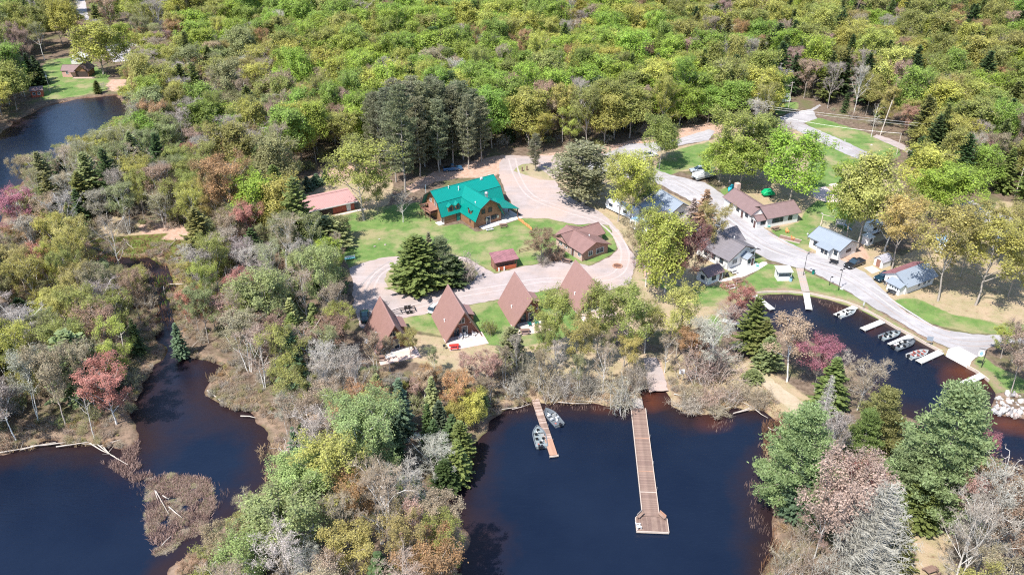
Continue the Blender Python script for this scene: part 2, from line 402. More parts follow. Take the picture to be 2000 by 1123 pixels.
PROTO = {}     # kind -> list of (trunk mesh, crown mesh, height, radius)
def reg(kind, ms, H, Rr):                        # true height and crown radius measured on the mesh
    co = np.empty(len(ms[1].vertices) * 3); ms[1].vertices.foreach_get('co', co); co = co.reshape(-1, 3)
    PROTO.setdefault(kind, []).append((ms[0], ms[1], float(np.percentile(co[:, 2], 99.7)), float(np.percentile(np.hypot(co[:, 0], co[:, 1]), 96))))
for i in range(6):
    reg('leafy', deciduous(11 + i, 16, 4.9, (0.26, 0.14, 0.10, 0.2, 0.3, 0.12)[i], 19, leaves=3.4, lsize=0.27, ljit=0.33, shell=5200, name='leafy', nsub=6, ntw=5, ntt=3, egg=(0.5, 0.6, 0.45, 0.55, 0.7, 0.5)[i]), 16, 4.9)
for i in range(4):
    reg('oak', deciduous(211 + i, 16, 4.9, (0.26, 0.2, 0.3, 0.16)[i], 18, leaves=3.6, lsize=0.2, ljit=0.26, name='oak', nsub=6, ntw=5, ntt=4, twigr=0.017), 16, 4.9)
for i in range(4):
    reg('budding', deciduous(31 + i, 16, 4.2, (0.32, 0.2, 0.28, 0.14)[i], 16, leaves=2.8, lsize=0.17, ljit=0.25, name='budding', nsub=6, ntw=6, ntt=5, twigr=0.017, bark=('bark_grey', 'bark_silver', 'bark_grey', 'bark_dark')[i]), 16, 4.2)
for i in range(3):
    reg('bare', deciduous(51 + i, 16, 4.0, 0.26, 16, leaves=0.35, lsize=0.12, name='bare', nsub=6, ntw=6, ntt=4, twigr=0.018, upang=(38, 68), twig_sh=1.0, bark=('bark_silver', 'bark_grey', 'bark_silver')[i]), 16, 4.0)
reg('bare', deciduous(57, 16, 4.4, 0.18, 16, stems=3, leaves=0.3, lsize=0.12, name='bare', nsub=6, ntw=6, ntt=4, twigr=0.018, upang=(38, 68), twig_sh=1.0, bark='bark_silver'), 16, 4.4)
for i in range(3):
    reg('birch', deciduous(71 + i, 16, 3.2, 0.38, 14, stems=(2, 3, 1)[i], leaves=1.8, lsize=0.15, trunk_r=0.14, bark='bark_birch', name='birch', nsub=6, ntw=6, ntt=4, twigr=0.016, upang=(42, 70)), 16, 3.2)
reg('aspen', deciduous(81, 16, 5.2, 0.16, 18, stems=3, leaves=3.6, lsize=0.17, trunk_r=0.2, bark='bark_birch', name='aspen', nsub=7, ntw=6, ntt=5, twigr=0.017, upang=(35, 66)), 16, 5.2)
for i in range(3):
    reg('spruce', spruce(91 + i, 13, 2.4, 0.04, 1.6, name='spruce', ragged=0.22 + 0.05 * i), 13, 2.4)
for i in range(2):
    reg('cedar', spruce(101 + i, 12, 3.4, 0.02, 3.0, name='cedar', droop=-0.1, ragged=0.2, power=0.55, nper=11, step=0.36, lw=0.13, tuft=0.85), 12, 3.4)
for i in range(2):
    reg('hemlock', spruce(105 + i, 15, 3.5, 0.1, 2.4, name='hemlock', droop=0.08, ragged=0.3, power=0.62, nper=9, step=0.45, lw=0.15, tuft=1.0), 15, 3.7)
for i in range(2):
    reg('white_pine', pine(111 + i, 22, 6.6, 0.05, 1.9, 9, 0.22, 1.15, 64, name='white_pine', tr=0.34, frm=0.42, rise=0.02), 22, 6.6)
for i in range(3):
    reg('red_pine', pine(121 + i, 20, 3.3, 0.2, 1.15, 6, 0.5, 0.8, 24, name='red_pine', bark='bark_grey', tr=0.22, rise=0.3), 20, 3.3)
reg('dead_spruce', spruce(131, 14, 3.3, 0.03, 2.2, bare=True, droop=0.0, bark='bark_silver', name='dead_spruce', ragged=0.3, power=0.6, nper=10, step=0.3), 14, 3.3)
reg('dead_spruce', spruce(132, 14, 2.2, 0.05, 2.0, bare=True, droop=0.2, bark='bark_silver', name='dead_spruce', ragged=0.3, nper=8, step=0.34), 14, 2.2)
for i in range(3): reg('shrub', shrub(141 + i, name='shrub'), 2.6, 1.7)
reg('bare_shrub', shrub(151, 3.0, 2.4, 34, 0.15, name='bare_shrub'), 3.0, 2.4)
reg('bare_shrub', shrub(152, 3.0, 2.0, 30, 0.1, name='bare_shrub', bark='bark_silver'), 3.0, 2.0)
reg('snag', deciduous(161, 16, 2.6, 0.55, 9, leaves=0, bark='bark_silver', name='snag', nsub=2, ntw=2, ntt=0, twigr=0.03), 16, 2.6)

rnd = random.Random(7)
TREES = []     # (x, y, radius) of every tree placed, for spacing
NAMES = {'leafy': ('leafy_tree', 'leafy tree'), 'oak': ('leafy_tree', 'leafy tree'), 'budding': ('budding_tree', 'budding tree'), 'bare': ('bare_tree', 'bare tree'), 'birch': ('birch_tree', 'birch tree'),
    'aspen': ('aspen_tree', 'aspen tree'), 'spruce': ('spruce_tree', 'spruce tree'), 'cedar': ('cedar_tree', 'cedar tree'), 'hemlock': ('hemlock_tree', 'hemlock tree'),
    'white_pine': ('white_pine_tree', 'pine tree'), 'red_pine': ('red_pine_tree', 'pine tree'), 'dead_spruce': ('dead_conifer', 'dead tree'),
    'shrub': ('shrub', 'shrub'), 'bare_shrub': ('bare_shrub', 'shrub'), 'snag': ('dead_snag', 'dead tree')}
TINT = {   # linear leaf and bud colours
    'maroon': (0.27, 0.13, 0.12),
    'lime': (0.32, 0.425, 0.07), 'green': (0.255, 0.355, 0.07), 'yellow': (0.42, 0.43, 0.10), 'olive': (0.31, 0.325, 0.09), 'gold': (0.41, 0.365, 0.125),
    'orange': (0.43, 0.27, 0.13), 'tan': (0.40, 0.32, 0.21), 'red': (0.43, 0.20, 0.16), 'magenta': (0.40, 0.17, 0.19), 'pink': (0.44, 0.30, 0.25), 'rust': (0.36, 0.24, 0.165),
    'grey': (0.36, 0.325, 0.275), 'lilac': (0.35, 0.30, 0.29), 'silver': (0.52, 0.49, 0.45), 'pale': (0.33, 0.42, 0.15), 'sage': (0.29, 0.32, 0.14),
    'spruce': (0.095, 0.145, 0.055), 'blue': (0.15, 0.215, 0.125), 'pine': (0.29, 0.35, 0.165), 'darkpine': (0.24, 0.245, 0.145), 'cedar': (0.215, 0.255, 0.08), 'hemlock': (0.24, 0.24, 0.085), 'mustard': (0.40, 0.40, 0.11)}
def tree(kind, x, y, h=None, w=None, tint='green', label=None, group=None, var=None, rz=None, jit=0.12, z=0.0, record=True):
    ps = PROTO[kind]; tm, cm, H0, R0 = ps[rnd.randrange(len(ps)) if var is None else var % len(ps)]
    sz = (h / H0) if h else rnd.uniform(0.85, 1.15); sx = (w / 2 / R0) if w else sz * rnd.uniform(0.9, 1.12)
    nm, cat = NAMES[kind]
    o = empty(nm, (x, y, z), rnd.uniform(0, 6.28) if rz is None else rz, label, cat, group); o.scale = (sx, sx, sz)
    a = link('trunk' if 'shrub' not in kind else 'stems', tm, o); b = link('crown' if 'shrub' not in kind else 'foliage', cm, o)
    t = TINT[tint]; k = rnd.uniform(1 - jit * 1.5, 1 + jit * 1.5); t = [c * k * rnd.uniform(1 - jit * 0.6, 1 + jit * 0.6) for c in t]
    b['tint'] = t; 
    if record: TREES.append((x, y, R0 * sx))
    return o
def ptree(kind, xb, yb, ytop, wpx, tint, label, group=None, **k):
    """a tree surveyed from the photo: foot of the trunk, height of its top and width of its crown"""
    x, y = W(xb, yb); xb -= 0.55 * (P(x, y, HT(xb, yb, ytop) * 0.6)[0] - xb) if abs(xb - 1000) > 200 else 0
    x, y = W(xb, yb); h = HT(xb, yb, ytop + (3 if kind in ('leafy', 'budding', 'bare', 'white_pine') else 0)); w = wpx * (0.96 if kind == 'leafy' else 1.02) * SC(xb, yb - (yb - ytop) * 0.5)
    return tree(kind, x, y, h, w, tint, label, group, **k)
# ------------------------------------------------------------------ survey polygons (photo pixels on the ground plane)
WZ = -0.5
def G(pts, z=0.0): return np.array([W(a, b, z) for a, b in pts])
LAKES = {
 'main': [(890,1400),(895,1123),(905,1050),(880,1000),(872,960),(905,905),(925,860),(955,825),(985,803),(1030,790),(1100,784),(1160,787),(1215,790),(1243,792),(1262,764),(1290,758),(1308,764),(1318,790),(1345,806),(1400,812),(1440,800),(1490,805),(1528,822),(1518,860),(1494,905),(1500,950),(1512,1000),(1506,1060),(1490,1123),(1500,1400)],
 'left': [(-500,1400),(-500,900),(-100,890),(0,882),(100,868),(190,872),(240,885),(268,872),(272,845),(262,800),(285,745),(305,712),(322,700),(316,640),(306,575),(318,566),(334,600),(340,660),(345,700),(400,706),(432,718),(408,750),(405,772),(440,800),(500,812),(532,845),(548,900),(522,950),(490,1000),(430,1045),(380,1080),(345,1110),(330,1400)],
 'marsh_pool': [(165,505),(230,500),(290,505),(330,520),(345,560),(330,575),(306,575),(292,540),(230,522),(170,517)],
 'north': [(-500,300),(-150,300),(-60,285),(0,262),(28,236),(60,222),(90,208),(130,199),(180,190),(225,188),(250,204),(256,228),(238,256),(195,284),(140,302),(90,318),(50,345),(22,380),(8,430),(0,480),(-30,530),(-200,560),(-500,600)],
 'harbour': [(1476,577),(1500,575),(1540,574),(1585,579),(1620,586),(1676,603),(1723,627),(1780,659),(1840,691),(1852,696),(1884,711),(1893,718),(1919,734),(1945,768),(1935,800),(1960,812),(2060,826),(2300,880),(2400,1100),(2200,1080),(2060,940),(1985,925),(1900,918),(1840,880),(1790,820),(1730,800),(1690,745),(1640,705),(1600,675),(1560,655),(1510,652),(1470,655),(1425,640),(1410,622),(1432,600)],
 'corner': [(1925,1400),(1950,1130),(1965,1090),(2000,1060),(2100,1040),(2400,1100),(2400,1400)],
}
LK = {k: G(v, WZ) for k, v in LAKES.items()}
POLY = {
 'lawn': [
  [(650,430),(690,415),(770,400),(820,395),(830,420),(868,442),(902,436),(930,454),(985,438),(1021,426),(1071,427),(1130,440),(1150,437),(1190,440),(1206,485),(1195,497),(1150,520),(1121,513),(1100,500),(1046,516),(1018,520),(966,534),(910,503),(860,492),(785,498),(714,512),(682,524),(668,500),(690,470),(670,450)],
  [(781,622),(836,612),(963,587),(1084,564),(1135,590),(1145,640),(1090,665),(1000,680),(900,665),(790,640)],
  [(1500,204),(1560,200),(1560,212),(1520,228)],
  [(1245,545),(1285,545),(1330,560),(1403,558),(1456,545),(1499,514),(1553,524),(1571,528),(1642,562),(1749,628),(1803,660),(1856,682),(1890,698),(1840,689),(1780,657),(1723,626),(1676,602),(1620,585),(1571,578),(1500,572),(1475,576),(1420,598),(1360,600),(1340,580)],
  [(1474,494),(1499,507),(1456,530),(1440,520)],[(1408,520),(1440,540),(1406,556),(1400,545)],
  [(1503,450),(1560,434),(1575,408),(1600,388),(1642,392),(1665,412),(1668,440),(1650,460),(1610,455),(1590,480),(1578,494),(1521,464)],
  [(1592,275),(1640,293),(1700,324),(1650,345),(1640,362),(1585,372),(1575,330)],
  [(1560,232),(1600,230),(1650,246),(1700,262),(1755,290),(1760,304),(1715,324),(1580,246)],
  [(1310,342),(1340,331),(1392,342),(1400,300),(1385,276),(1310,296),(1285,318),(1278,334)],
  [(1427,395),(1445,385),(1430,360),(1404,372)],[(1424,390),(1440,408),(1465,425),(1470,415),(1440,396)],
  [(1742,585),(1771,608),(1820,633),(1899,651),(1999,655),(2100,655),(2100,640),(1950,630),(1860,614),(1790,582)],
  [(1895,712),(1915,690),(1945,715),(2000,740),(2100,800),(2000,768),(1945,765)],
  [(62,170),(72,150),(90,118),(140,112),(160,108),(215,150),(205,180),(120,193),(90,198),(70,188)],
  [(700,540),(720,535),(770,525),(800,545),(800,570),(760,560)],
  [(1470,560),(1400,600),(1370,640),(1400,680),(1430,620)],
 ],
 'dry': [
  [(600,345),(650,325),(750,335),(770,360),(760,400),(690,420),(640,430),(600,375)],
  [(700,690),(800,650),(900,665),(1000,680),(1140,650),(1240,690),(1300,690),(1400,700),(1480,700),(1560,780),(1590,820),(1560,850),(1500,820),(1330,800),(1240,790),(1000,795),(960,810),(930,760),(880,720)],
  [(1004,331),(1021,322),(1035,320),(1071,342),(1085,351),(1053,350),(1020,340)],
  [(750,564),(756,532),(790,520),(860,492),(925,520),(935,540),(874,562),(806,578)],
  [(1200,460),(1250,455),(1260,520),(1245,545),(1290,600),(1380,640),(1240,650),(1160,600),(1235,540),(1246,505),(1228,480)],
  [(1270,300),(1400,270),(1410,330),(1340,335),(1280,335)],
  [(1590,485),(1700,480),(1760,500),(1830,470),(1880,420),(1960,390),(2100,430),(2100,660),(1950,650),(1840,630),(1740,585),(1620,512)],
  [(1450,735),(1500,720),(1600,790),(1560,830),(1500,790)],[(1745,990),(1800,1000),(1860,1050),(1870,1200),(1770,1200),(1790,1080)],
  [(985,306),(1180,306),(1240,345),(1345,395),(1400,440),(1470,500),(1440,560),(1380,640),(1240,640),(1235,540),(1246,505),(1190,432),(1085,355),(1000,345)],
  [(1395,256),(1500,240),(1560,250),(1700,330),(1830,420),(1700,480),(1600,500),(1499,450),(1424,388),(1400,350)],
  [(130,395),(240,420),(360,470),(300,500),(170,480),(60,430)],
  [(1310,740),(1340,735),(1500,780),(1530,815),(1440,806),(1330,800)],
 ],
 'dirt': [
  [(1625,318),(1660,322),(1690,340),(1650,345)],[(860,470),(905,468),(925,485),(890,492)],[(1655,280),(1700,290),(1710,302),(1670,296)],[(1605,252),(1620,250),(1625,256),(1610,258)],[(100,178),(140,166),(158,176),(130,188)],[(1060,432),(1120,436),(1110,442),(1065,440)],
  [(790,366),(850,335),(940,310),(985,302),(992,330),(960,348),(900,348),(850,356),(805,378)],
  [(990,310),(1190,285),(1260,268),(1385,240),(1450,250),(1395,262),(1327,274),(1200,300),(1000,308)],
  [(600,345),(660,322),(750,330),(745,345),(660,345)],
  [(1590,478),(1680,470),(1700,505),(1650,520)],
  [(1258,700),(1290,700),(1305,765),(1270,765)],
  [(200,155),(250,155),(240,180),(215,178)],[(110,165),(160,160),(180,180),(120,190)],
  [(270,440),(350,430),(420,520),(410,600),(350,640),(345,560),(330,515),(290,500)],
  [(1240,475),(1290,440),(1330,520),(1260,545)],
 ],
 'marsh': [[(110,485),(230,465),(380,470),(400,500),(360,560),(350,700),(325,700),(300,560),(170,520)],[(125,470),(330,455),(300,480),(180,495)]],
}
def pip(pt, poly):
    x, y = pt[:, 0], pt[:, 1]; ins = np.zeros(len(pt), bool); n = len(poly); j = n - 1
    for i in range(n):
        xi, yi = poly[i]; xj, yj = poly[j]
        c = ((yi > y) != (yj > y)) & (x < (xj - xi) * (y - yi) / (yj - yi + 1e-12) + xi); ins ^= c; j = i
    return ins
def sdist(pt, poly):                             # + inside
    best = np.full(len(pt), 1e9); n = len(poly)
    for i in range(n):
        a = poly[i]; b = poly[(i + 1) % n]; ab = b - a; L2 = ab @ ab + 1e-9
        t = np.clip(((pt - a) @ ab) / L2, 0, 1); d = np.hypot(pt[:, 0] - a[0] - t * ab[0], pt[:, 1] - a[1] - t * ab[1]); best = np.minimum(best, d)
    return np.where(pip(pt, poly), best, -best)
def msd(pt, polys, cut=40.0):
    out = np.full(len(pt), -1e9)
    for p in polys:
        lo = p.min(0) - cut; hi = p.max(0) + cut
        k = (pt[:, 0] > lo[0]) & (pt[:, 0] < hi[0]) & (pt[:, 1] > lo[1]) & (pt[:, 1] < hi[1])
        if k.any(): out[k] = np.maximum(out[k], sdist(pt[k], p))
    return out
# cheap smooth value noise
def vnoise(x, y, s, seed):
    rg = np.random.default_rng(seed); g = rg.random((64, 64)); X = x / s; Y = y / s; xi = np.floor(X).astype(int); yi = np.floor(Y).astype(int)
    fx = X - xi; fy = Y - yi; fx = fx * fx * (3 - 2 * fx); fy = fy * fy * (3 - 2 * fy)
    a = g[xi % 64, yi % 64]; b = g[(xi + 1) % 64, yi % 64]; c = g[xi % 64, (yi + 1) % 64]; d = g[(xi + 1) % 64, (yi + 1) % 64]
    return (a * (1 - fx) + b * fx) * (1 - fy) + (c * (1 - fx) + d * fx) * fy
def water_sd(pt):
    sd = msd(pt, LK.values())
    near = sd > -20
    w = (vnoise(pt[:, 0], pt[:, 1], 2.2, 3) - 0.5) * 1.5 + (vnoise(pt[:, 0], pt[:, 1], 6.0, 4) - 0.5) * 2.2
    hb = msd(pt, [LK['harbour']]); calm = (hb > -6) & (pt[:, 1] > 105) & (pt[:, 0] > 55)
    w = np.where(calm, w * 0.15, w)
    return np.where(near, sd + w, sd)

xs = np.concatenate([[-4000, -2000, -1000, -600], np.arange(-420, -110, 3.0), np.arange(-110, 130, 0.8), np.arange(130, 420, 3.0), [600, 1000, 2000, 4000]])
ys = np.concatenate([[-1500, -500, -100, 0, 30, 50, 62], np.arange(70, 250, 0.8), np.arange(250, 640, 3.0), [700, 900, 1300, 2000, 4500]])
GX, GY = np.meshgrid(xs, ys); pts2 = np.stack([GX.ravel(), GY.ravel()], 1)
wsd = water_sd(pts2)
h = np.interp(wsd, [-3.0, -1.0, 0.0, 1.5, 6], [0.0, -0.08, WZ, -1.0, -2.5])
flat = vnoise(pts2[:, 0], pts2[:, 1], 3.0, 9) * 0.10 - 0.12
h = h + np.where(wsd < -3, 0, np.where(wsd < 0, flat * 0.2, 0)) + 0
def mask(name, soft=1.2): return np.clip(0.5 + msd(pts2, [G(p) for p in POLY[name]]) / (2 * soft), 0, 1)
def grid_mesh(name, xs, ys, z, attrs, mt):
    nx, ny = len(xs), len(ys); X, Y = np.meshgrid(xs, ys); V = np.stack([X.ravel(), Y.ravel(), z], 1)
    i = np.arange((ny - 1) * (nx - 1)); r = i // (nx - 1); c = i % (nx - 1); a = r * nx + c
    F = np.stack([a, a + 1, a + nx + 1, a + nx], 1)
    me = bpy.data.meshes.new(name); me.vertices.add(len(V)); me.vertices.foreach_set('co', V.ravel())
    me.loops.add(F.size); me.loops.foreach_set('vertex_index', F.ravel().astype(np.int32))
    me.polygons.add(len(F)); me.polygons.foreach_set('loop_start', np.arange(0, F.size, 4, dtype=np.int32)); me.polygons.foreach_set('use_smooth', np.ones(len(F), bool))
    for k, v in attrs.items(): at = me.attributes.new(k, 'FLOAT', 'POINT'); at.data.foreach_set('value', np.asarray(v, float))
    me.materials.append(mt); me.update(calc_edges=True); return link(name, me)

def ramp(t, L, src, a, b):
    r = t.nodes.new('ShaderNodeMapRange'); r.inputs[1].default_value = a; r.inputs[2].default_value = b; r.clamp = True; L.new(src, r.inputs[0]); return r.outputs[0]
def mixc(t, L, f, a, b):
    m = t.nodes.new('ShaderNodeMix'); m.data_type = 'RGBA'
    if f is not None: L.new(f, m.inputs[0])
    for s, i in ((a, 6), (b, 7)):
        if isinstance(s, tuple): m.inputs[i].default_value = (*s, 1)
        else: L.new(s, m.inputs[i])
    return m.outputs[2]
def noise(t, L, tc, s, d=5, r=0.6):
    n = t.nodes.new('ShaderNodeTexNoise'); n.inputs['Scale'].default_value = s; n.inputs['Detail'].default_value = d; n.inputs['Roughness'].default_value = r; L.new(tc, n.inputs[0]); return n.outputs['Fac']
def attr(t, name):
    a = t.nodes.new('ShaderNodeAttribute'); a.attribute_name = name; return a.outputs['Fac']
def math_(t, L, op, a, b):
    m = t.nodes.new('ShaderNodeMath'); m.operation = op
    for s, i in ((a, 0), (b, 1)):
        if isinstance(s, (int, float)): m.inputs[i].default_value = s
        else: L.new(s, m.inputs[i])
    return m.outputs[0]
m, t, b, out = nt('ground'); L = t.links; M['ground'] = m
tc = t.nodes.new('ShaderNodeTexCoord').outputs['Object']
n1 = noise(t, L, tc, 0.12, 6); n2 = noise(t, L, tc, 0.9, 6, 0.7); n3 = noise(t, L, tc, 5.0, 3, 0.7); n4 = noise(t, L, tc, 0.35, 5)
litter = mixc(t, L, ramp(t, L, n2, 0.35, 0.65), (0.085, 0.060, 0.042), (0.215, 0.160, 0.120))
litter = mixc(t, L, ramp(t, L, n1, 0.5, 0.65), litter, (0.12, 0.12, 0.055))
def edge(name, amp=0.9):                         # ragged edge: mask + noise, then threshold
    s = math_(t, L, 'ADD', attr(t, name), math_(t, L, 'MULTIPLY', math_(t, L, 'SUBTRACT', math_(t, L, 'ADD', math_(t, L, 'MULTIPLY', n2, 0.5), math_(t, L, 'MULTIPLY', n4, 0.5)), 0.5), amp))
    return ramp(t, L, s, 0.42, 0.62)
dryc = mixc(t, L, ramp(t, L, n4, 0.38, 0.62), (0.38, 0.285, 0.18), (0.22, 0.215, 0.085)); dryc = mixc(t, L, ramp(t, L, n3, 0.3, 0.7), dryc, (0.36, 0.28, 0.20))
lawn = mixc(t, L, ramp(t, L, n4, 0.35, 0.65), (0.085, 0.160, 0.040), (0.150, 0.225, 0.065)); lawn = mixc(t, L, ramp(t, L, n2, 0.52, 0.72), lawn, (0.19, 0.20, 0.085)); lawn = mixc(t, L, math_(t, L, 'MULTIPLY', ramp(t, L, n1, 0.48, 0.62), 0.8), lawn, (0.30, 0.25, 0.14))
lawn = mixc(t, L, math_(t, L, 'MULTIPLY', ramp(t, L, n3, 0.55, 0.75), 0.35), lawn, (0.21, 0.26, 0.10))
dryc = mixc(t, L, ramp(t, L, n2, 0.55, 0.7), dryc, (0.20, 0.13, 0.085))
dirt = mixc(t, L, ramp(t, L, n2, 0.35, 0.65), (0.36, 0.225, 0.16), (0.47, 0.34, 0.27))
marsh = mixc(t, L, ramp(t, L, n2, 0.4, 0.6), (0.10, 0.055, 0.03), (0.14, 0.17, 0.04))
c = mixc(t, L, edge('dry'), litter, dryc); c = mixc(t, L, edge('dirt'), c, dirt); c = mixc(t, L, edge('lawn', 0.7), c, lawn); c = mixc(t, L, edge('marsh'), c, marsh)
shore = ramp(t, L, attr(t, 'shore'), 0.35, 0.8); c = mixc(t, L, math_(t, L, 'MULTIPLY', shore, ramp(t, L, n2, 0.3, 0.6)), c, (0.25, 0.175, 0.125))
c = mixc(t, L, ramp(t, L, attr(t, 'wet'), 0.0, 1.0), c, (0.10, 0.035, 0.016))
L.new(c, b.inputs['Base Color']); b.inputs['Roughness'].default_value = 0.95; b.inputs['Specular IOR Level'].default_value = 0.15
bp = t.nodes.new('ShaderNodeBump'); bp.inputs['Strength'].default_value = 0.8; bp.inputs['Distance'].default_value = 0.12; L.new(math_(t, L, 'ADD', n3, n2), bp.inputs['Height']); L.new(bp.outputs[0], b.inputs['Normal'])
far = np.hypot(pts2[:, 0], pts2[:, 1] - 200) > 700
attrs = dict(lawn=mask('lawn'), dry=mask('dry'), dirt=mask('dirt'), marsh=mask('marsh'), shore=np.clip(1 - np.abs(wsd + 1.2) / 1.8, 0, 1) * (wsd > -3.2), wet=np.clip((wsd + 0.2) / 1.0, 0, 1))
ground = tag(grid_mesh('ground', xs, ys, h, attrs, m), kind='structure')

# ------------------------------------------------------------------ water: dark tea-stained lake water, bottom showing in the shallows
wx = np.arange(-420, 421, 2.5); wy = np.arange(40, 421, 2.0); wx = np.concatenate([[-1200], wx, [1200]]); wy = np.concatenate([[-300], wy])
WX, WY = np.meshgrid(wx, wy); wp = np.stack([WX.ravel(), WY.ravel()], 1); sdw = water_sd(wp)
tann = np.zeros(len(wp))
for (a, b_, r) in ((1288, 785, 6.0), (1900, 735, 9.0), (1960, 830, 6.0), (1700, 640, 5.0), (1640, 610, 5.0), (1790, 690, 4.5), (1400, 830, 6.0), (1180, 800, 4.0), (1050, 800, 4.0)):
    q = W(a, b_, WZ); tann = np.maximum(tann, np.clip(1.25 - np.hypot(wp[:, 0] - q[0], (wp[:, 1] - q[1])) / r - 0.9 * vnoise(wp[:, 0], wp[:, 1], 4.0, 21), 0, 1) * (1.0 if r > 5.5 and a in (1288, 1900, 1960) else 0.55))
m, t, b, out = nt('lake_water'); L = t.links; M['lake_water'] = m
tc = t.nodes.new('ShaderNodeTexCoord').outputs['Object']
n1 = noise(t, L, tc, 0.06, 4); n2 = noise(t, L, tc, 0.6, 4)
sh = math_(t, L, 'ADD', attr(t, 'shallow'), math_(t, L, 'MULTIPLY', math_(t, L, 'SUBTRACT', n2, 0.5), 0.5))
c = mixc(t, L, ramp(t, L, n1, 0.3, 0.7), (0.0042, 0.0085, 0.022), (0.0072, 0.013, 0.029))
c = mixc(t, L, ramp(t, L, sh, 0.1, 0.85), c, (0.021, 0.0125, 0.0145)); c = mixc(t, L, ramp(t, L, attr(t, 'tannin'), 0.15, 0.9), c, (0.085, 0.026, 0.013))
L.new(c, b.inputs['Base Color']); b.inputs['Roughness'].default_value = 0.09; b.inputs['IOR'].default_value = 1.33
mp = t.nodes.new('ShaderNodeMapping'); mp.inputs['Scale'].default_value = (0.55, 1.6, 1); L.new(tc, mp.inputs[0])
w1 = noise(t, L, mp.outputs[0], 1.3, 5, 0.6); w2 = noise(t, L, mp.outputs[0], 4.5, 3, 0.6)
bp = t.nodes.new('ShaderNodeBump'); bp.inputs['Strength'].default_value = 0.7; bp.inputs['Distance'].default_value = 0.08
L.new(math_(t, L, 'ADD', w1, math_(t, L, 'MULTIPLY', w2, 0.5)), bp.inputs['Height']); L.new(bp.outputs[0], b.inputs['Normal'])
water = tag(grid_mesh('lake_water', wx, wy, np.full(len(wp), WZ), dict(shallow=np.clip(1 - sdw / (4.0 + 7.0 * vnoise(wp[:, 0], wp[:, 1], 14.0, 22)), 0, 1), tannin=tann), m), kind='structure')

# ------------------------------------------------------------------ gravel drives, roads, paths as sheets above the ground
def gravel(name, c1, c2, c3, sc=0.25):
    m, t, b, out = nt(name); L = t.links; tc = t.nodes.new('ShaderNodeTexCoord').outputs['Object']
    a = noise(t, L, tc, sc, 6, 0.65); d = noise(t, L, tc, 3.5, 4, 0.75); e = noise(t, L, tc, 0.07, 3)
    mp = t.nodes.new('ShaderNodeMapping'); mp.inputs['Rotation'].default_value = (0, 0, R(-38)); mp.inputs['Scale'].default_value = (0.05, 0.9, 1); L.new(tc, mp.inputs[0]); st = noise(t, L, mp.outputs[0], 1.0, 4)
    c = mixc(t, L, ramp(t, L, a, 0.35, 0.65), c1, c2); c = mixc(t, L, ramp(t, L, e, 0.45, 0.62), c, c3); f2 = noise(t, L, tc, 1.1, 5, 0.7); c = mixc(t, L, math_(t, L, 'MULTIPLY', ramp(t, L, f2, 0.5, 0.7), 0.45), c, tuple(x * 0.78 for x in c3))
    c = mixc(t, L, math_(t, L, 'MULTIPLY', ramp(t, L, d, 0.5, 0.75), 0.35), c, tuple(x * 0.72 for x in c1)); c = mixc(t, L, math_(t, L, 'MULTIPLY', ramp(t, L, st, 0.52, 0.7), 0.4), c, tuple(min(0.9, x * 1.15) for x in c2))
    L.new(c, b.inputs['Base Color']); b.inputs['Roughness'].default_value = 0.95; b.inputs['Specular IOR Level'].default_value = 0.15
    bp = t.nodes.new('ShaderNodeBump'); bp.inputs['Strength'].default_value = 0.5; bp.inputs['Distance'].default_value = 0.03; L.new(d, bp.inputs['Height']); L.new(bp.outputs[0], b.inputs['Normal'])
    M[name] = m; return m
gravel('gravel', (0.30, 0.255, 0.24), (0.385, 0.33, 0.32), (0.40, 0.31, 0.27)); gravel('gravel_pale', (0.31, 0.296, 0.30), (0.40, 0.383, 0.388), (0.285, 0.268, 0.268)); gravel('verge', (0.15, 0.18, 0.06), (0.30, 0.26, 0.15), (0.36, 0.28, 0.20), 0.6); gravel('sand', (0.55, 0.43, 0.38), (0.62, 0.51, 0.47), (0.52, 0.41, 0.35))
gravel('concrete', (0.55, 0.51, 0.48), (0.62, 0.58, 0.55), (0.56, 0.50, 0.47)); gravel('path_dirt', (0.36, 0.29, 0.21), (0.42, 0.35, 0.26), (0.27, 0.27, 0.14)); gravel('asphalt_old', (0.36, 0.34, 0.36), (0.42, 0.40, 0.42), (0.40, 0.37, 0.37))
mat('patio_paver', (0.56, 0.43, 0.38), 0.9, 0.12, 1.5)
def sheet(name, px, mt, z=0.02, rag=0.22, step=1.0, world_pts=None, hole=None):
    p = G(px) if world_pts is None else np.array(world_pts); rg = random.Random(len(name) * 7 + len(px or p)); out = []
    n = len(p)
    for i in range(n):
        a, b_ = p[i], p[(i + 1) % n]; L_ = np.hypot(*(b_ - a)); k = max(1, int(L_ / step)); nrm = np.array([-(b_ - a)[1], (b_ - a)[0]]) / (L_ + 1e-9)
        for j in range(k): out.append(a + (b_ - a) * j / k + nrm * (rg.uniform(-rag, rag) if j else 0))
    bm = bmesh.new(); vs = [bm.verts.new((q[0], q[1], z)) for q in out]; bm.faces.new(vs); bmesh.ops.triangulate(bm, faces=bm.faces)
    for f in bm.faces:
        f.normal_update()
        if f.normal.z < 0: f.normal_flip()
    me = bpy.data.meshes.new(name); bm.to_mesh(me); bm.free(); me.materials.append(M[mt]); return tag(link(name, me), kind='structure')
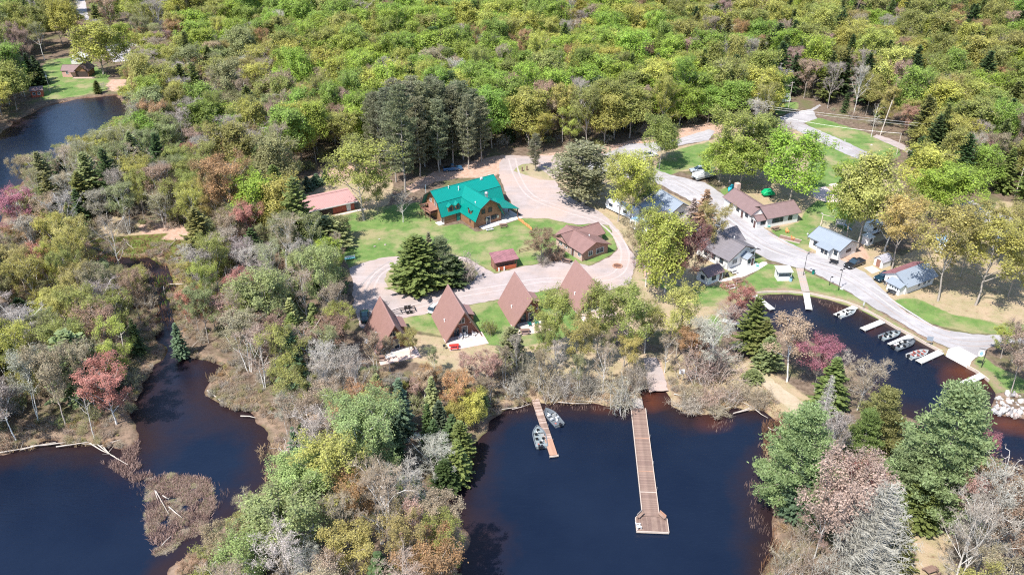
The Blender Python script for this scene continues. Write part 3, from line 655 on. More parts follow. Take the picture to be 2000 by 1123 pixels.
sheet('gravel_lot', [(985,304),(1000,303),(1032,306),(1100,303),(1185,299),(1180,306),(1110,330),(1085,351),(1090,365),(1120,390),(1171,414),(1192,432),(1214,457),(1228,485),(1246,507),(1237,532),(1231,553),(1189,567),(1164,564),(1084,564),(1032,573),(963,587),(910,596),(836,612),(781,622),(745,650),(705,640),(690,600),(689,549),(682,524),(714,512),(749,503),(785,500),(820,494),(860,492),(910,503),(966,535),(1018,521),(1046,517),(1100,507),(1121,512),(1150,520),(1190,503),(1207,487),(1190,440),(1150,437),(1125,439),(1071,427),(1021,426),(1000,400),(985,370),(975,345),(975,320)], 'gravel', 0.020)
sheet('island_verge', [(1003,334),(1010,326),(1021,321),(1040,320),(1071,342),(1087,353),(1053,351),(1025,342)], 'verge', 0.028)
mat('verge_grass', (0.24, 0.26, 0.085), 0.95, 0.3, 0.6, bump=0.4)
sheet('driveway_island', [(751,549),(756,532),(775,517),(800,508),(850,503),(900,508),(925,520),(934,535),(927,547),(874,562),(838,571),(806,578),(781,575),(758,565)], 'verge', 0.028)
sheet('village_road', [(1180,306),(1185,299),(1228,281),(1256,281),(1327,271),(1385,253),(1397,257),(1385,274),(1330,284),(1285,296),(1262,310),(1275,330),(1310,342),(1345,350),(1377,357),(1402,374),(1424,388),(1438,407),(1499,450),(1521,464),(1578,492),(1640,506),(1690,532),(1714,556),(1742,585),(1771,610),(1820,635),(1856,646),(1899,653),(1938,654),(1999,658),(2080,664),(2300,700),(2300,740),(2060,690),(1999,670),(1960,668),(1930,680),(1915,695),(1898,704),(1850,678),(1803,656),(1749,624),(1699,596),(1642,560),(1571,524),(1553,522),(1499,507),(1474,492),(1440,470),(1406,439),(1380,412),(1349,393),(1303,368),(1281,357),(1250,350),(1200,345),(1150,340),(1110,330)], 'gravel_pale', 0.026)
sheet('upper_road', [(1513,236),(1540,222),(1583,214),(1600,204),(1604,207),(1588,217),(1596,232),(1568,241),(1580,247),(1640,272),(1700,300),(1730,318),(1712,328),(1640,296),(1592,273),(1550,252),(1520,248)], 'gravel_pale', 0.022)
sheet('forest_lane', [(1712,263),(1740,272),(1765,283),(1790,300),(1780,302),(1755,290),(1735,281),(1705,268)], 'gravel', 0.022)
sheet('campsite_drive', [(1870,400),(1900,392),(1935,412),(1990,430),(2060,470),(2060,500),(1990,470),(1930,450),(1880,430),(1855,415)], 'gravel_pale', 0.022)
sheet('sand_court', [(1584,370),(1612,364),(1642,390),(1640,396),(1615,396),(1592,387)], 'sand', 0.024)
sheet('sand_court', [(1618,361),(1642,356),(1652,372),(1645,376)], 'sand', 0.024)
sheet('north_road', [(146,-40),(168,-40),(166,0),(172,30),(176,40),(152,38),(148,10)], 'asphalt_old', 0.022)
sheet('cabin_parking', [(205,92),(250,82),(285,95),(268,118),(222,122)], 'asphalt_old', 0.022)
sheet('boat_launch_track', [(1257,700),(1283,698),(1296,730),(1306,762),(1268,766),(1262,730)], 'gravel', 0.024)
sheet('footpath', [(1466,722),(1480,716),(1530,760),(1590,800),(1640,850),(1610,860),(1560,815),(1500,765)], 'path_dirt', 0.024)
sheet('pad_beside_shed', [(1687,523),(1704,519),(1720,529),(1703,535)], 'sand', 0.03, rag=0.02)

# wheel tracks worn into the gravel
def tracks(px, mt, off=0.85, w=0.42, z=0.034):
    p = G(px); q = []
    for i in range(len(p) - 1):                  # smooth the surveyed centre line
        for f in np.linspace(0, 1, 9)[:-1]:
            a, b_, c_, d_ = p[max(0, i - 1)], p[i], p[i + 1], p[min(len(p) - 1, i + 2)]
            q.append(0.5 * ((2 * b_) + (c_ - a) * f + (2 * a - 5 * b_ + 4 * c_ - d_) * f * f + (3 * b_ - a - 3 * c_ + d_) * f ** 3))
    q = np.array(q); t_ = np.gradient(q, axis=0); t_ /= np.linalg.norm(t_, axis=1, keepdims=True) + 1e-9; n_ = np.c_[-t_[:, 1], t_[:, 0]]; rg = random.Random(len(px))
    for s in (-1, 1):
        L_, R_ = [], []
        for k in range(len(q)):
            o_ = s * off + 0.12 * math.sin(k * 0.23 + s); ww = w * (0.7 + 0.3 * rg.random()); L_.append(q[k] + n_[k] * (o_ - ww / 2)); R_.append(q[k] + n_[k] * (o_ + ww / 2))
        me = bpy.data.meshes.new('wheel_track'); V = [(a[0], a[1], z) for a in L_] + [(a[0], a[1], z) for a in R_]; N_ = len(L_)
        me.from_pydata(V, [], [(k, k + N_, k + N_ + 1, k + 1) for k in range(N_ - 1)]); me.materials.append(M[mt]); tag(link('wheel_track', me), kind='structure')
gravel('track_pale', (0.40, 0.385, 0.39), (0.36, 0.34, 0.345), (0.44, 0.42, 0.425), 0.8); gravel('track_dark', (0.30, 0.275, 0.27), (0.35, 0.315, 0.305), (0.31, 0.26, 0.24), 0.8); gravel('track_light', (0.38, 0.33, 0.315), (0.43, 0.375, 0.36), (0.42, 0.34, 0.31), 0.8)
tracks([(1190,322),(1240,318),(1300,345),(1370,382),(1430,432),(1500,480),(1580,512),(1650,540),(1710,580),(1770,622),(1830,655),(1900,672),(1990,664)], 'track_dark'); tracks([(1180,318),(1250,300),(1330,278),(1388,262)], 'track_pale')
tracks([(1260,345),(1330,365),(1400,415),(1480,472),(1560,505),(1640,528),(1700,562),(1760,605),(1830,648)], 'track_pale', 0.9, 0.5, 0.038); tracks([(1555,240),(1600,262),(1660,290),(1716,322)], 'track_dark', 0.8, 0.35)
tracks([(1000,310),(1010,345),(1040,385),(1110,412),(1170,432),(1205,462),(1222,498),(1205,535),(1150,548),(1060,548),(980,562),(900,575),(820,596),(750,608),(722,575),(735,540),(760,520)], 'track_light', 0.9, 0.55); tracks([(1015,308),(1100,318),(1190,310)], 'track_dark', 0.9, 0.45); tracks([(705,600),(712,560),(740,528),(772,510)], 'track_dark', 0.8, 0.4, 0.038)
# ------------------------------------------------------------------ building materials
mat('white_wall', (0.68, 0.67, 0.65), 0.7, 0.05, 1.0); ribbed('white_siding', (0.68, 0.67, 0.65), 0.22, 2, 0.6, 0.04, 0.5, 0.80)
ribbed('log_wall', (0.30, 0.155, 0.085), 0.28, 2, 0.6, 0.22, 1.0, 0.5); ribbed('brick_wall', (0.36, 0.21, 0.17), 0.12, 2, 0.85, 0.2, 0.4, 0.75)
ribbed('brick_pale', (0.50, 0.36, 0.30), 0.12, 2, 0.85, 0.15, 0.4, 0.78); ribbed('wood_brown', (0.26, 0.13, 0.095), 0.3, 0, 0.8, 0.25, 0.6, 0.6)
ribbed('red_boards', (0.42, 0.10, 0.04), 0.22, 2, 0.7, 0.2, 0.6, 0.6); ribbed('red_wall', (0.36, 0.09, 0.055), 0.2, 2, 0.7, 0.15, 0.5, 0.7); ribbed('pink_siding', (0.56, 0.33, 0.28), 0.2, 2, 0.7, 0.08, 0.4, 0.85)
ribbed('teal_roof', (0.0, 0.195, 0.16), 0.45, 0, 0.38, 0.06, 0.5, 0.85); ribbed('teal_roof_v', (0.0, 0.195, 0.16), 0.45, 1, 0.38, 0.06, 0.5, 0.85)
ribbed('aframe_roof', (0.26, 0.15, 0.13), 0.45, 1, 0.5, 0.08, 0.35, 0.93); ribbed('brown_roof', (0.19, 0.125, 0.12), 0.3, 0, 0.65, 0.12, 0.3, 0.88)
ribbed('redbrown_roof', (0.21, 0.12, 0.105), 0.45, 0, 0.55, 0.15, 0.3, 0.9); ribbed('pink_roof', (0.42, 0.24, 0.22), 0.5, 0, 0.45, 0.06, 0.4, 0.9)
ribbed('grey_roof', (0.155, 0.14, 0.15), 0.3, 2, 0.75, 0.12, 0.3, 0.85); ribbed('blue_roof', (0.235, 0.27, 0.315), 0.45, 1, 0.42, 0.05, 0.4, 0.85); ribbed('blue_roof_x', (0.235, 0.27, 0.315), 0.45, 0, 0.42, 0.05, 0.4, 0.85)
ribbed('rust_roof', (0.25, 0.11, 0.12), 0.3, 0, 0.6, 0.35, 0.9, 0.45); mat('shingle_grey', (0.35, 0.34, 0.38), 0.8, 0.3, 1.5, bump=0.3)
mat('trim_white', (0.66, 0.66, 0.64), 0.6, 0.04); mat('trim_dark', (0.05, 0.035, 0.03), 0.6, 0.1); mat('trim_brown', (0.14, 0.07, 0.05), 0.6, 0.15)
mat('door_brown', (0.10, 0.055, 0.05), 0.5, 0.1); mat('metal_grey', (0.5, 0.5, 0.5), 0.35, 0.05, metal=0.7); mat('metal_white', (0.68, 0.68, 0.68), 0.5, 0.03)
mat('metal_dark', (0.04, 0.04, 0.045), 0.4, 0.1, metal=0.3); mat('rubber', (0.02, 0.02, 0.02), 0.8, 0.1); mat('wood_grey', (0.34, 0.30, 0.27), 0.85, 0.2, 3); mat('wood_weathered', (0.40, 0.30, 0.25), 0.85, 0.2, 3)
mat('wood_table', (0.20, 0.13, 0.10), 0.8, 0.2, 3); mat('black_plastic', (0.015, 0.015, 0.017), 0.45, 0.1); mat('pole_wood', (0.50, 0.44, 0.38), 0.9, 0.12, 3); mat('log_pale', (0.44, 0.39, 0.34), 0.85, 0.2, 2)
m, t, b, out = nt('glass'); b.inputs['Base Color'].default_value = (0.03, 0.05, 0.07, 1); b.inputs['Roughness'].default_value = 0.06; M['glass'] = m
_wc = {}
def window(parent, x, y, z, w, h, ang, trim='trim_white', name='window', cross=True):
    key = (round(w, 2), round(h, 2), trim, cross)
    if key not in _wc:
        f = MB(); e = 0.09
        f.box(-0.02, 0.07, -w/2 - e, w/2 + e, h, h + e).box(-0.02, 0.07, -w/2 - e, w/2 + e, -e, 0).box(-0.02, 0.07, -w/2 - e, -w/2, 0, h).box(-0.02, 0.07, w/2, w/2 + e, 0, h)
        if cross: f.box(-0.02, 0.05, -0.03, 0.03, 0, h)
        p = MB().box(-0.03, 0.025, -w/2, w/2, 0, h)
        _wc[key] = (f.mesh('window_frame', M[trim]), p.mesh('window_pane', M['glass']))
    f, p = _wc[key]; o = link(name, f, parent, (x, y, z), ang); link('pane', p, o); return o
def door(parent, x, y, z, w, h, ang, m='door_brown', trim='trim_white'):
    key = ('d', w, h, m, trim)
    if key not in _wc:
        f = MB().box(-0.02, 0.06, -w/2, w/2, 0, h, 0); e = 0.1
        for a in (-1, 1): f.box(-0.02, 0.08, min(a*w/2, a*(w/2+e)), max(a*w/2, a*(w/2+e)), 0, h + e, 1)
        f.box(-0.02, 0.08, -w/2, w/2, h, h + e, 1)
        _wc[key] = (f.mesh('door', [M[m], M[trim]]), MB().box(0.06, 0.12, w/2 - 0.2, w/2 - 0.12, h*0.45, h*0.45 + 0.12).mesh('handle', M['metal_grey']))
    f, p = _wc[key]; o = link('door', f, parent, (x, y, z), ang); link('handle', p, o); return o
def side(L_, W_, s, tpos, x0=0, y0=0):
    return {'S': (x0 + tpos, y0, R(-90)), 'N': (x0 + tpos, y0 + W_, R(90)), 'W': (x0, y0 + tpos, R(180)), 'E': (x0 + L_, y0 + tpos, 0.0)}[s]
def gable(root, x0, x1, y0, y1, eave, ridge, axis, roofm, wallm, over=0.4, gover=None, thick=0.14, trim='trim_dark', wname='wall', rname='roof', base=-0.3, wall=True, pos=None, inner=False):
    """walls with two gables and a two-slope roof in the local frame of root; ridge along 'x' or 'y'"""
    gover = over if gover is None else gover
    if axis == 'x': a0, a1, c0, c1, sw = x0, x1, y0, y1, False
    else: a0, a1, c0, c1, sw = y0, y1, x0, x1, True
    cm = (c0 + c1) / 2 if pos is None else c0 + (c1 - c0) * pos; sl = (ridge - eave) / (cm - c0); sl2 = (ridge - eave) / (c1 - cm)
    f = (lambda a, c, z: (c, a, z)) if sw else (lambda a, c, z: (a, c, z))
    out = []
    if wall:
        w = MB(); w.prism([(c0, base), (c1, base), (c1, eave), (cm, ridge - 0.05), (c0, eave)], 'y' if sw else 'x', a0, a1); out.append(w.build(wname, M[wallm], root))
    t = thick
    for sgn, ce_, s_ in ((-1, c0, sl), (1, c1, sl2)):
        ce2 = ce_ + sgn * over; ze = eave - s_ * over + t
        ro = MB().slab([f(a0 - gover, cm, ridge + t), f(a1 + gover, cm, ridge + t), f(a1 + gover, ce2, ze), f(a0 - gover, ce2, ze)], t).build(rname, M[roofm], root)
    for aa in ((a1 + gover + 0.03,) if inner == 'far' else (a0 - gover - 0.03,) if inner else (a0 - gover - 0.03, a1 + gover + 0.03)):
        for sgn, ce_, s_ in ((-1, c0, sl), (1, c1, sl2)):
            ce2 = ce_ + sgn * over; ze = eave - s_ * over + t
            MB().beam(f(aa, cm, ridge + t - 0.06), f(aa, ce2, ze - 0.06), 0.05, 0.18).build('bargeboard', M[trim], ro)
    rc = MB().beam(f(a0 - gover, cm, ridge + t + 0.02), f(a1 + gover, cm, ridge + t + 0.02), 0.3, 0.06); rc.build('ridge_cap', M[roofm], ro)
    return ro
def lean(root, pts, t=0.12, m='blue_roof', name='porch_roof'): return MB().slab(pts, t).build(name, M[m], root)
def block(root, x0, x1, y0, y1, z0, z1, m, name='wall'): return MB().box(x0, x1, y0, y1, z0, z1).build(name, M[m], root)
def vent(root, x, y, z, h=0.6, r=0.09, m='metal_white', name='roof_vent'): return MB().tube((x, y, z - 0.4), (x, y, z + h), r, r, 8).tube((x, y, z + h), (x, y, z + h + 0.12), r * 1.8, r * 1.5, 8).build(name, M[m], root)

# ------------------------------------------------------------------ the teal-roofed lodge: gambrel hall with a cross wing and a lean-to
lod = empty('lodge', (-16.9, 194.3), R(35), 'large log lodge with a teal metal barn-shaped roof, dormers and a cross wing', 'lodge')
LL, LD, LE, LK_, LR = 17.2, 9.6, 2.5, 5.3, 7.4
def gambrel_profile(c0, c1, e, k, r, ins=0.0, kf=0.16):
    w = c1 - c0; return [(c0 + ins, e), (c0 + w * kf, k), ((c0 + c1) / 2, r), (c1 - w * kf, k), (c1 - ins, e)]
pr = gambrel_profile(0, LD, LE, LK_ - 0.1, LR - 0.1)
MB().prism([(0, -0.3), (LD, -0.3)] + pr[::-1], 'x', 0, LL).build('wall', M['log_wall'], lod)
def gambrel_roof(root, prof, axis, a0, a1, m, t=0.16, over=0.55, name='roof'):
    f = (lambda a, c, z: (a, c, z)) if axis == 'x' else (lambda a, c, z: (c, a, z)); r = MB(); p = list(prof)
    d0 = (p[0][0] - p[1][0], p[0][1] - p[1][1]); l = math.hypot(*d0); p[0] = (p[0][0] + d0[0] / l * over, p[0][1] + d0[1] / l * over)
    d1 = (p[-1][0] - p[-2][0], p[-1][1] - p[-2][1]); l = math.hypot(*d1); p[-1] = (p[-1][0] + d1[0] / l * over, p[-1][1] + d1[1] / l * over)
    for i in range(len(p) - 1):
        (c0, z0), (c1, z1) = p[i], p[i + 1]; r.slab([f(a0, c0, z0 + t), f(a1, c0, z0 + t), f(a1, c1, z1 + t), f(a0, c1, z1 + t)], t)
    o = r.build(name, M[m], root); s = MB()
    for i in (1, 2, 3): s.beam(f(a0, p[i][0], p[i][1] + t + 0.02), f(a1, p[i][0], p[i][1] + t + 0.02), 0.22, 0.07)
    s.build('ridge_cap', M[m], o)
    for aa in (a0, a1):
        e = MB()
        for i in range(len(p) - 1): e.beam(f(aa, p[i][0], p[i][1] + t * 0.4), f(aa, p[i + 1][0], p[i + 1][1] + t * 0.4), 0.06, 0.22)
        if not (axis == 'y' and aa == a1): e.build('bargeboard', M['trim_dark'], o)
    return o
gambrel_roof(lod, gambrel_profile(0, LD, LE, LK_, LR), 'x', -1.1, LL + 0.9, 'teal_roof')
# cross wing towards the front
wx0, wx1, wy = 4.7, 12.9, -6.2
pw = gambrel_profile(wx0, wx1, LE, LK_ - 0.2, LR - 0.5)
MB().prism([(wx0, -0.3), (wx1, -0.3)] + pw[::-1], 'y', wy, 0.5).build('wing_wall', M['log_wall'], lod)
wr = gambrel_roof(lod, gambrel_profile(wx0, wx1, LE, LK_ - 0.1, LR - 0.4), 'y', wy - 1.3, LD / 2, 'teal_roof_v', name='wing_roof')
MB().slab([(wx1 - 0.9, wy - 1.0, LK_ - 1.2), (17.6, wy - 1.4, 2.55), (17.6, 0.4, 2.55), (wx1 - 0.9, 0.4, LK_ - 1.2)], 0.14).build('lean_to_roof', M['teal_roof'], lod)
for yy in (wy - 1.1, -3.4, -0.2): MB().box(17.2, 17.4, yy, yy + 0.2, -0.3, 2.5).build('post', M['trim_brown'], lod)
def dormer(root, x, y, z, ang, w=1.5, d=1.6, h=1.2, front='log_wall', name='dormer', win=True):
    o = empty(name, (x, y, z), ang); o.parent = root
    MB().prism([(-w/2, -0.6), (w/2, -0.6), (w/2, h), (0, h + 0.55), (-w/2, h)], 'y', 0, d).build('dormer_wall', M[front], o)
    r = MB()
    for s in (-1, 1): r.slab([(0, -0.3, h + 0.7), (0, d + 0.9, h + 0.7), (s * (w/2 + 0.25), d + 0.4, h - 0.02), (s * (w/2 + 0.25), -0.3, h - 0.02)], 0.1)
    r.build('dormer_roof', M['teal_roof_v'], o)
    if win: MB().box(-w*0.28, w*0.28, -0.04, 0.02, 0.1, h - 0.15).build('window', M['glass'], o)
    return o
dormer(lod, 2.0, 0.15, 3.1, 0); dormer(lod, 4.0, 0.15, 3.1, 0, w=1.0)
dormer(lod, wx0 + 0.25, wy + 2.2, 3.1, R(-90)); dormer(lod, wx1 - 0.15, wy + 2.6, 3.4, R(90), w=1.3, d=1.2)
for i in range(5): dormer(lod, 1.5 + i * 3.45, LD - 0.35, 3.3, R(180), w=1.9, d=2.1, h=1.2)
vent(lod, 4.0, 4.3, 7.2); vent(lod, 6.3, 3.2, 6.7, 0.8); MB().box(13.6, 14.2, 4.1, 4.4, 7.3, 7.85).build('roof_vent', M['metal_white'], lod)
MB().tube((10.0, -4.0, 5.7), (10.0, -4.0, 7.3), 0.38, 0.38, 12).sphere((10.0, -4.0, 7.35), 0.5, 10, 6).build('exhaust_fan', M['metal_grey'], lod); vent(lod, 6.5, -4.3, 5.5, 0.5)
vent(lod, -0.2, LD - 1.0, 5.2, 2.4, 0.06, name='chimney_pipe')
for yy, zz, ww, hh in ((6.6, 3.9, 0.8, 0.8), (4.2, 3.2, 0.7, 1.7), (2.1, 3.2, 0.6, 0.9)): window(lod, -0.01, yy, zz, ww, hh, R(180), 'trim_white')
door(lod, -0.01, 0.95, 0.0, 1.2, 2.1, R(180), 'trim_dark'); MB().box(-1.6, -0.02, 0.1, 2.0, -0.3, 0.12).build('door_step', M['trim_white'], lod)
MB().slab([(-2.2, 3.4, 2.2), (0, 3.4, 2.2), (0, 8.2, 2.2), (-2.2, 8.2, 2.2)], 0.15).build('deck', M['wood_brown'], lod)
MB().slab([(-2.5, 3.2, 2.9), (-1.2, 5.8, 4.0), (0, 5.8, 4.0), (0, 3.2, 2.9)], 0.1).slab([(-2.5, 8.4, 2.9), (-1.2, 5.8, 4.0), (0, 5.8, 4.0), (0, 8.4, 2.9)], 0.1).build('deck_roof', M['wood_brown'], lod)
for yy in (3.5, 5.8, 8.1): MB().box(-2.2, -2.05, yy, yy + 0.14, -0.3, 2.9).build('post', M['trim_brown'], lod)
dr = MB()
for zz in (2.6, 3.1): dr.beam((-2.12, 3.4, zz), (-2.12, 8.2, zz), 0.06)
dr.build('deck_railing', M['trim_brown'], lod)
for xx, zz, ww, hh in ((7.6, 3.3, 0.9, 1.0), (9.6, 3.3, 0.9, 1.0), (10.6, 1.0, 1.3, 1.0)): window(lod, xx, wy - 0.01, zz, ww, hh, R(-90), 'trim_dark')
door(lod, 9.0, wy - 0.01, 0, 1.0, 2.0, R(-90), 'glass'); door(lod, 2.8 + 1.2, -0.01, 0, 1.0, 2.0, R(-90), 'teal_roof', 'trim_dark')
for xx in (8.0, 11.4): MB().box(xx, xx + 0.5, wy - 0.5, wy - 0.05, 1.2, 1.9).build('air_unit', M['metal_grey'], lod)
window(lod, wx0 - 0.01, -4.6, 1.1, 0.5, 0.7, R(180), 'trim_brown'); window(lod, 14.9, -0.01, 1.1, 1.2, 1.0, R(-90), 'trim_dark')
pt_ = MB().box(wx0 + 1.5, 18.2, wy - 2.1, wy - 0.02, -0.3, 0.10).box(wx1 + 0.02, 18.2, wy - 0.02, 0.3, -0.3, 0.10); pt_.build('patio', M['concrete'], lod)

# ------------------------------------------------------------------ red-brown L-shaped house (the one by the circular drive)
h2 = empty('brick_house', (16.2, 174.5), R(34), 'single-storey brick house with a red-brown cross-gabled roof beside the circular drive', 'house')
gable(h2, 0, 7.6, 0, 9.9, 2.5, 4.1, 'y', 'redbrown_roof', 'brick_wall', 0.6, 0.7, pos=0.45, trim='trim_brown', inner=True)
gable(h2, -0.04, 10.2, 5.2, 10.0, 2.5, 4.0, 'x', 'redbrown_roof', 'brick_pale', 0.5, 0.6, wname='rear_wall', rname='rear_roof')
MB().box(-0.08, 0.0, 0.0, 5.1, -0.3, 2.4).build('side_wall', M['brick_pale'], h2)
for yy, ww in ((8.2, 1.1), (6.2, 1.1), (0.9, 0.9)): window(h2, -0.09 if yy < 5 else -0.05, yy, 1.0, ww, 1.0, R(180))
door(h2, -0.09, 3.4, 0, 0.95, 2.0, R(180)); window(h2, 5.2, -0.01, 0.8, 2.1, 1.2, R(-90)); window(h2, 2.4, -0.01, 0.9, 1.0, 1.1, R(-90)); vent(h2, 4.8, 3.6, 3.6, 0.4)
MB().box(9.0, 10.2, 5.5, 7.5, 0, 2.2).build('recess_shade_block', M['trim_dark'], h2)  # solid dark block, shade of a recessed porch put into its colour

# ------------------------------------------------------------------ shed with rust roof
sh = empty('shed', (-3.7, 169.6), R(22), 'small garden shed with a ribbed rusty maroon roof and orange board front', 'shed')
MB().box(0, 5.2, 1.1, 3.0, -0.2, 2.3).build('wall', M['wood_brown'], sh); MB().box(0.25, 4.95, 0.0, 0.12, -0.2, 0.95).build('board_front', M['red_boards'], sh)
MB().slab([(-0.35, -0.4, 2.45), (5.55, -0.4, 2.45), (5.55, 3.3, 3.3), (-0.35, 3.3, 3.3)], 0.12).build('roof', M['rust_roof'], sh)
for xx in (0.0, 5.05): MB().box(xx, xx + 0.15, 0, 0.15, -0.2, 2.4).build('post', M['trim_brown'], sh)
for xx in (0.6, 1.9): MB().box(xx, xx + 0.25, -0.3, -0.05, 0, 0.9).tube((xx + 0.12, -0.18, 0.9), (xx + 0.12, -0.18, 1.05), 0.05, 0.05, 6).build('gas_bottle', M['trim_white'], sh)

# ------------------------------------------------------------------ long brown building at the left
lb = empty('long_outbuilding', (-54.5, 195.4), R(30), 'long low dark-red outbuilding with a pale pink metal roof behind the big round tree', 'building')
MB().prism([(0, -0.2), (6.3, -0.2), (6.3, 3.3), (0, 2.5)], 'x', 0, 15.6).build('wall', M['red_wall'], lb)
MB().slab([(-0.5, -0.8, 2.5), (16.4, -0.8, 2.5), (16.4, 6.6, 3.5), (-0.5, 6.6, 3.5)], 0.14).build('roof', M['pink_roof'], lb)
MB().beam((-0.5, 5.5, 3.5), (16.4, 5.5, 3.5), 0.06, 0.05).build('roof_seam', M['trim_brown'], lb); MB().box(-0.5, 16.4, -0.86, -0.8, 2.25, 2.5).build('fascia', M['trim_white'], lb)
MB().box(1.0, 9.8, -0.05, 0.0, 0.1, 2.1).build('bay_shade_panel', M['trim_dark'], lb); door(lb, 14.0, -0.01, 0, 0.9, 2.0, R(-90), 'trim_white')  # dark panel on the closed wall paints the shade inside the bay
MB().box(10.0, 18.0, -1.5, -0.86, -0.2, 0.10).build('walkway', M['concrete'], lb)

# ------------------------------------------------------------------ four A-frame cabins
def aframe_thing(nl, fl, label, w=7.7, stuff=()):
    a = np.array(W(*nl)); b_ = np.array(W(*fl)); yd = b_ - a; ang = math.atan2(yd[1], yd[0]) - math.pi / 2
    r = empty('a_frame_cabin', (a[0], a[1]), ang, label, 'cabin', 'A-frame cabins along the gravel drive'); D = 10.9; Hh = 6.9; c = w / 2; t = 0.16
    for s, nm in ((0, 'roof'), (1, 'roof')):
        x = 0 if s == 0 else w
        ro = MB().slab([(c, -0.9, Hh), (c, D, Hh), (x, D, 0.05), (x, 0.0, 0.05)], t).build(nm, M['aframe_roof'], r)
        MB().beam((c, -0.92, Hh - 0.1), (x, -0.03, 0.1), 0.06, 0.28, up=(0, 1, 0)).build('bargeboard', M['trim_brown'], ro)
    for y in (1.6, D - 0.5): MB().prism([(0.25, -0.2), (w - 0.25, -0.2), (c, Hh - 0.4)], 'y', y, y + 0.12).build('gable_wall', M['wood_brown'], r)
    window(r, c - 1.1, 1.59, 0.25, 1.0, 1.9, R(-90), 'trim_brown'); door(r, c + 0.6, 1.59, 0.1, 1.0, 2.05, R(-90), 'glass'); window(r, c, 1.59, 3.0, 1.2, 1.0, R(-90), 'trim_white')
    d = MB().prism([(w - 1.75, 0.4), (w - 0.35, 0.4), (w - 0.35, 2.3), (w - 1.55, 2.9)], 'y', 5.0, 8.6).build('side_dormer', M['trim_brown'], r)
    MB().slab([(w - 2.3, 4.8, 3.2), (w - 0.1, 4.8, 2.35), (w - 0.1, 8.8, 2.35), (w - 2.3, 8.8, 3.2)], 0.12).build('dormer_roof', M['aframe_roof'], d)
    MB().box(w - 2.2, w - 1.9, 1.4, 1.9, 2.8, 3.1).build('roof_vent', M['metal_white'], r); vent(r, 1.2, 4.6, 2.3, 0.35, 0.1)
    MB().box(0.1, w + 0.3, -2.9, 1.6, -0.2, 0.13).build('patio', M['patio_paver'], r); MB().box(0.0, w + 0.1, 0.0, 1.5, 0.13, 0.2).build('porch_floor', M['concrete'], r)
    return r
A1 = aframe_thing((735.3, 698.2), (712.8, 648.3), 'leftmost A-frame cabin with a pinkish-brown roof, partly behind thin birches')
A2 = aframe_thing((870.2, 671.1), (841.7, 617), 'second A-frame cabin from the left, red table on its paved patio')
A3 = aframe_thing((1001.7, 642.7), (969.7, 589), 'third A-frame cabin from the left, brown picnic table on its patio')
A4 = aframe_thing((1128.4, 615.4), (1086.7, 563.3), 'rightmost A-frame cabin, half hidden by olive trees below the brick house')

# ------------------------------------------------------------------ grey-roofed white house and its small annexe
gh = empty('grey_roof_house', (48.8, 170.5), R(35), 'white house with a dark grey gabled roof and small blue-roofed porch', 'house')
gable(gh, 0, 9.3, 0, 9.5, 2.8, 5.0, 'y', 'grey_roof', 'white_siding', 0.6, 0.9, pos=0.48, inner=True)
gable(gh, 4.6, 10.4, 5.0, 10.4, 2.75, 4.9, 'x', 'grey_roof', 'white_wall', 0.5, 0.5, wname='rear_wall', rname='rear_roof')
gable(gh, 4.4, 7.0, -1.9, -0.02, 2.2, 2.9, 'y', 'blue_roof_x', 'white_wall', 0.3, 0.3, wname='porch_wall', rname='porch_roof')
door(gh, 6.2, -1.92, 0, 0.9, 1.95, R(-90)); window(gh, 5.1, -1.92, 1.0, 0.7, 0.8, R(-90), 'trim_dark'); window(gh, 2.4, -0.01, 0.9, 1.5, 1.1, R(-90)); window(gh, 8.3, -0.01, 1.1, 0.9, 0.9, R(-90), 'trim_dark')
for yy in (1.8, 4.2, 6.6): window(gh, -0.01, yy, 1.0, 0.9, 1.1, R(180), 'trim_dark')
vent(gh, 6.3, 4.2, 4.4, 0.4); MB().box(7.2, 9.0, -0.6, -0.1, 2.9, 3.3).build('air_unit', M['metal_white'], gh)
MB().slab([(0.2, -3.6, 0.07), (4.3, -3.6, 0.07), (8.2, -3.4, 0.07), (8.2, -1.95, 0.07), (4.3, -0.05, 0.07), (0.2, -0.05, 0.07)], 0.2).build('patio', M['concrete'], gh)
gs = empty('annexe', (45.5, 165.1), R(35), 'little white annexe with a brown roof under the purple-budded trees', 'shed')
gable(gs, -3.0, 1.6, 0, 3.4, 2.1, 3.0, 'x', 'brown_roof', 'white_wall', 0.3, 0.35); window(gs, -1.2, -0.01, 0.9, 1.1, 0.8, R(-90), 'trim_dark'); door(gs, 0.9, -0.01, 0, 0.85, 1.9, R(-90)); window(gs, -3.01, 1.6, 0.9, 0.9, 0.8, R(180), 'trim_dark')

# ------------------------------------------------------------------ white house with brown roof by the village road
wh = empty('brown_roof_house', (63.4, 192.2), R(22), 'long white L-shaped house with a brown roof and a stone chimney', 'house')
gable(wh, 0, 9.4, 0, 6.2, 2.9, 4.5, 'x', 'brown_roof', 'white_wall', 0.6, 0.5)
gable(wh, -2.2, 3.6, 3.3, 15.2, 2.7, 4.42, 'y', 'brown_roof', 'white_wall', 0.55, 0.2, wname='rear_wall', rname='rear_roof', trim='trim_brown', inner='far')
gable(wh, -2.7, -0.02, 0.4, 2.9, 2.2, 3.0, 'x', 'brown_roof', 'white_siding', 0.3, 0.3, wname='porch_wall', rname='porch_roof')
MB().box(0.8, 1.9, 14.6, 15.9, 0, 5.8).build('chimney', M['brick_pale'], wh)
for xx, ww in ((2.6, 1.9), (4.3, 0.9), (7.0, 1.0)): window(wh, xx, -0.01, 1.1, ww, 1.0, R(-90), 'trim_dark')
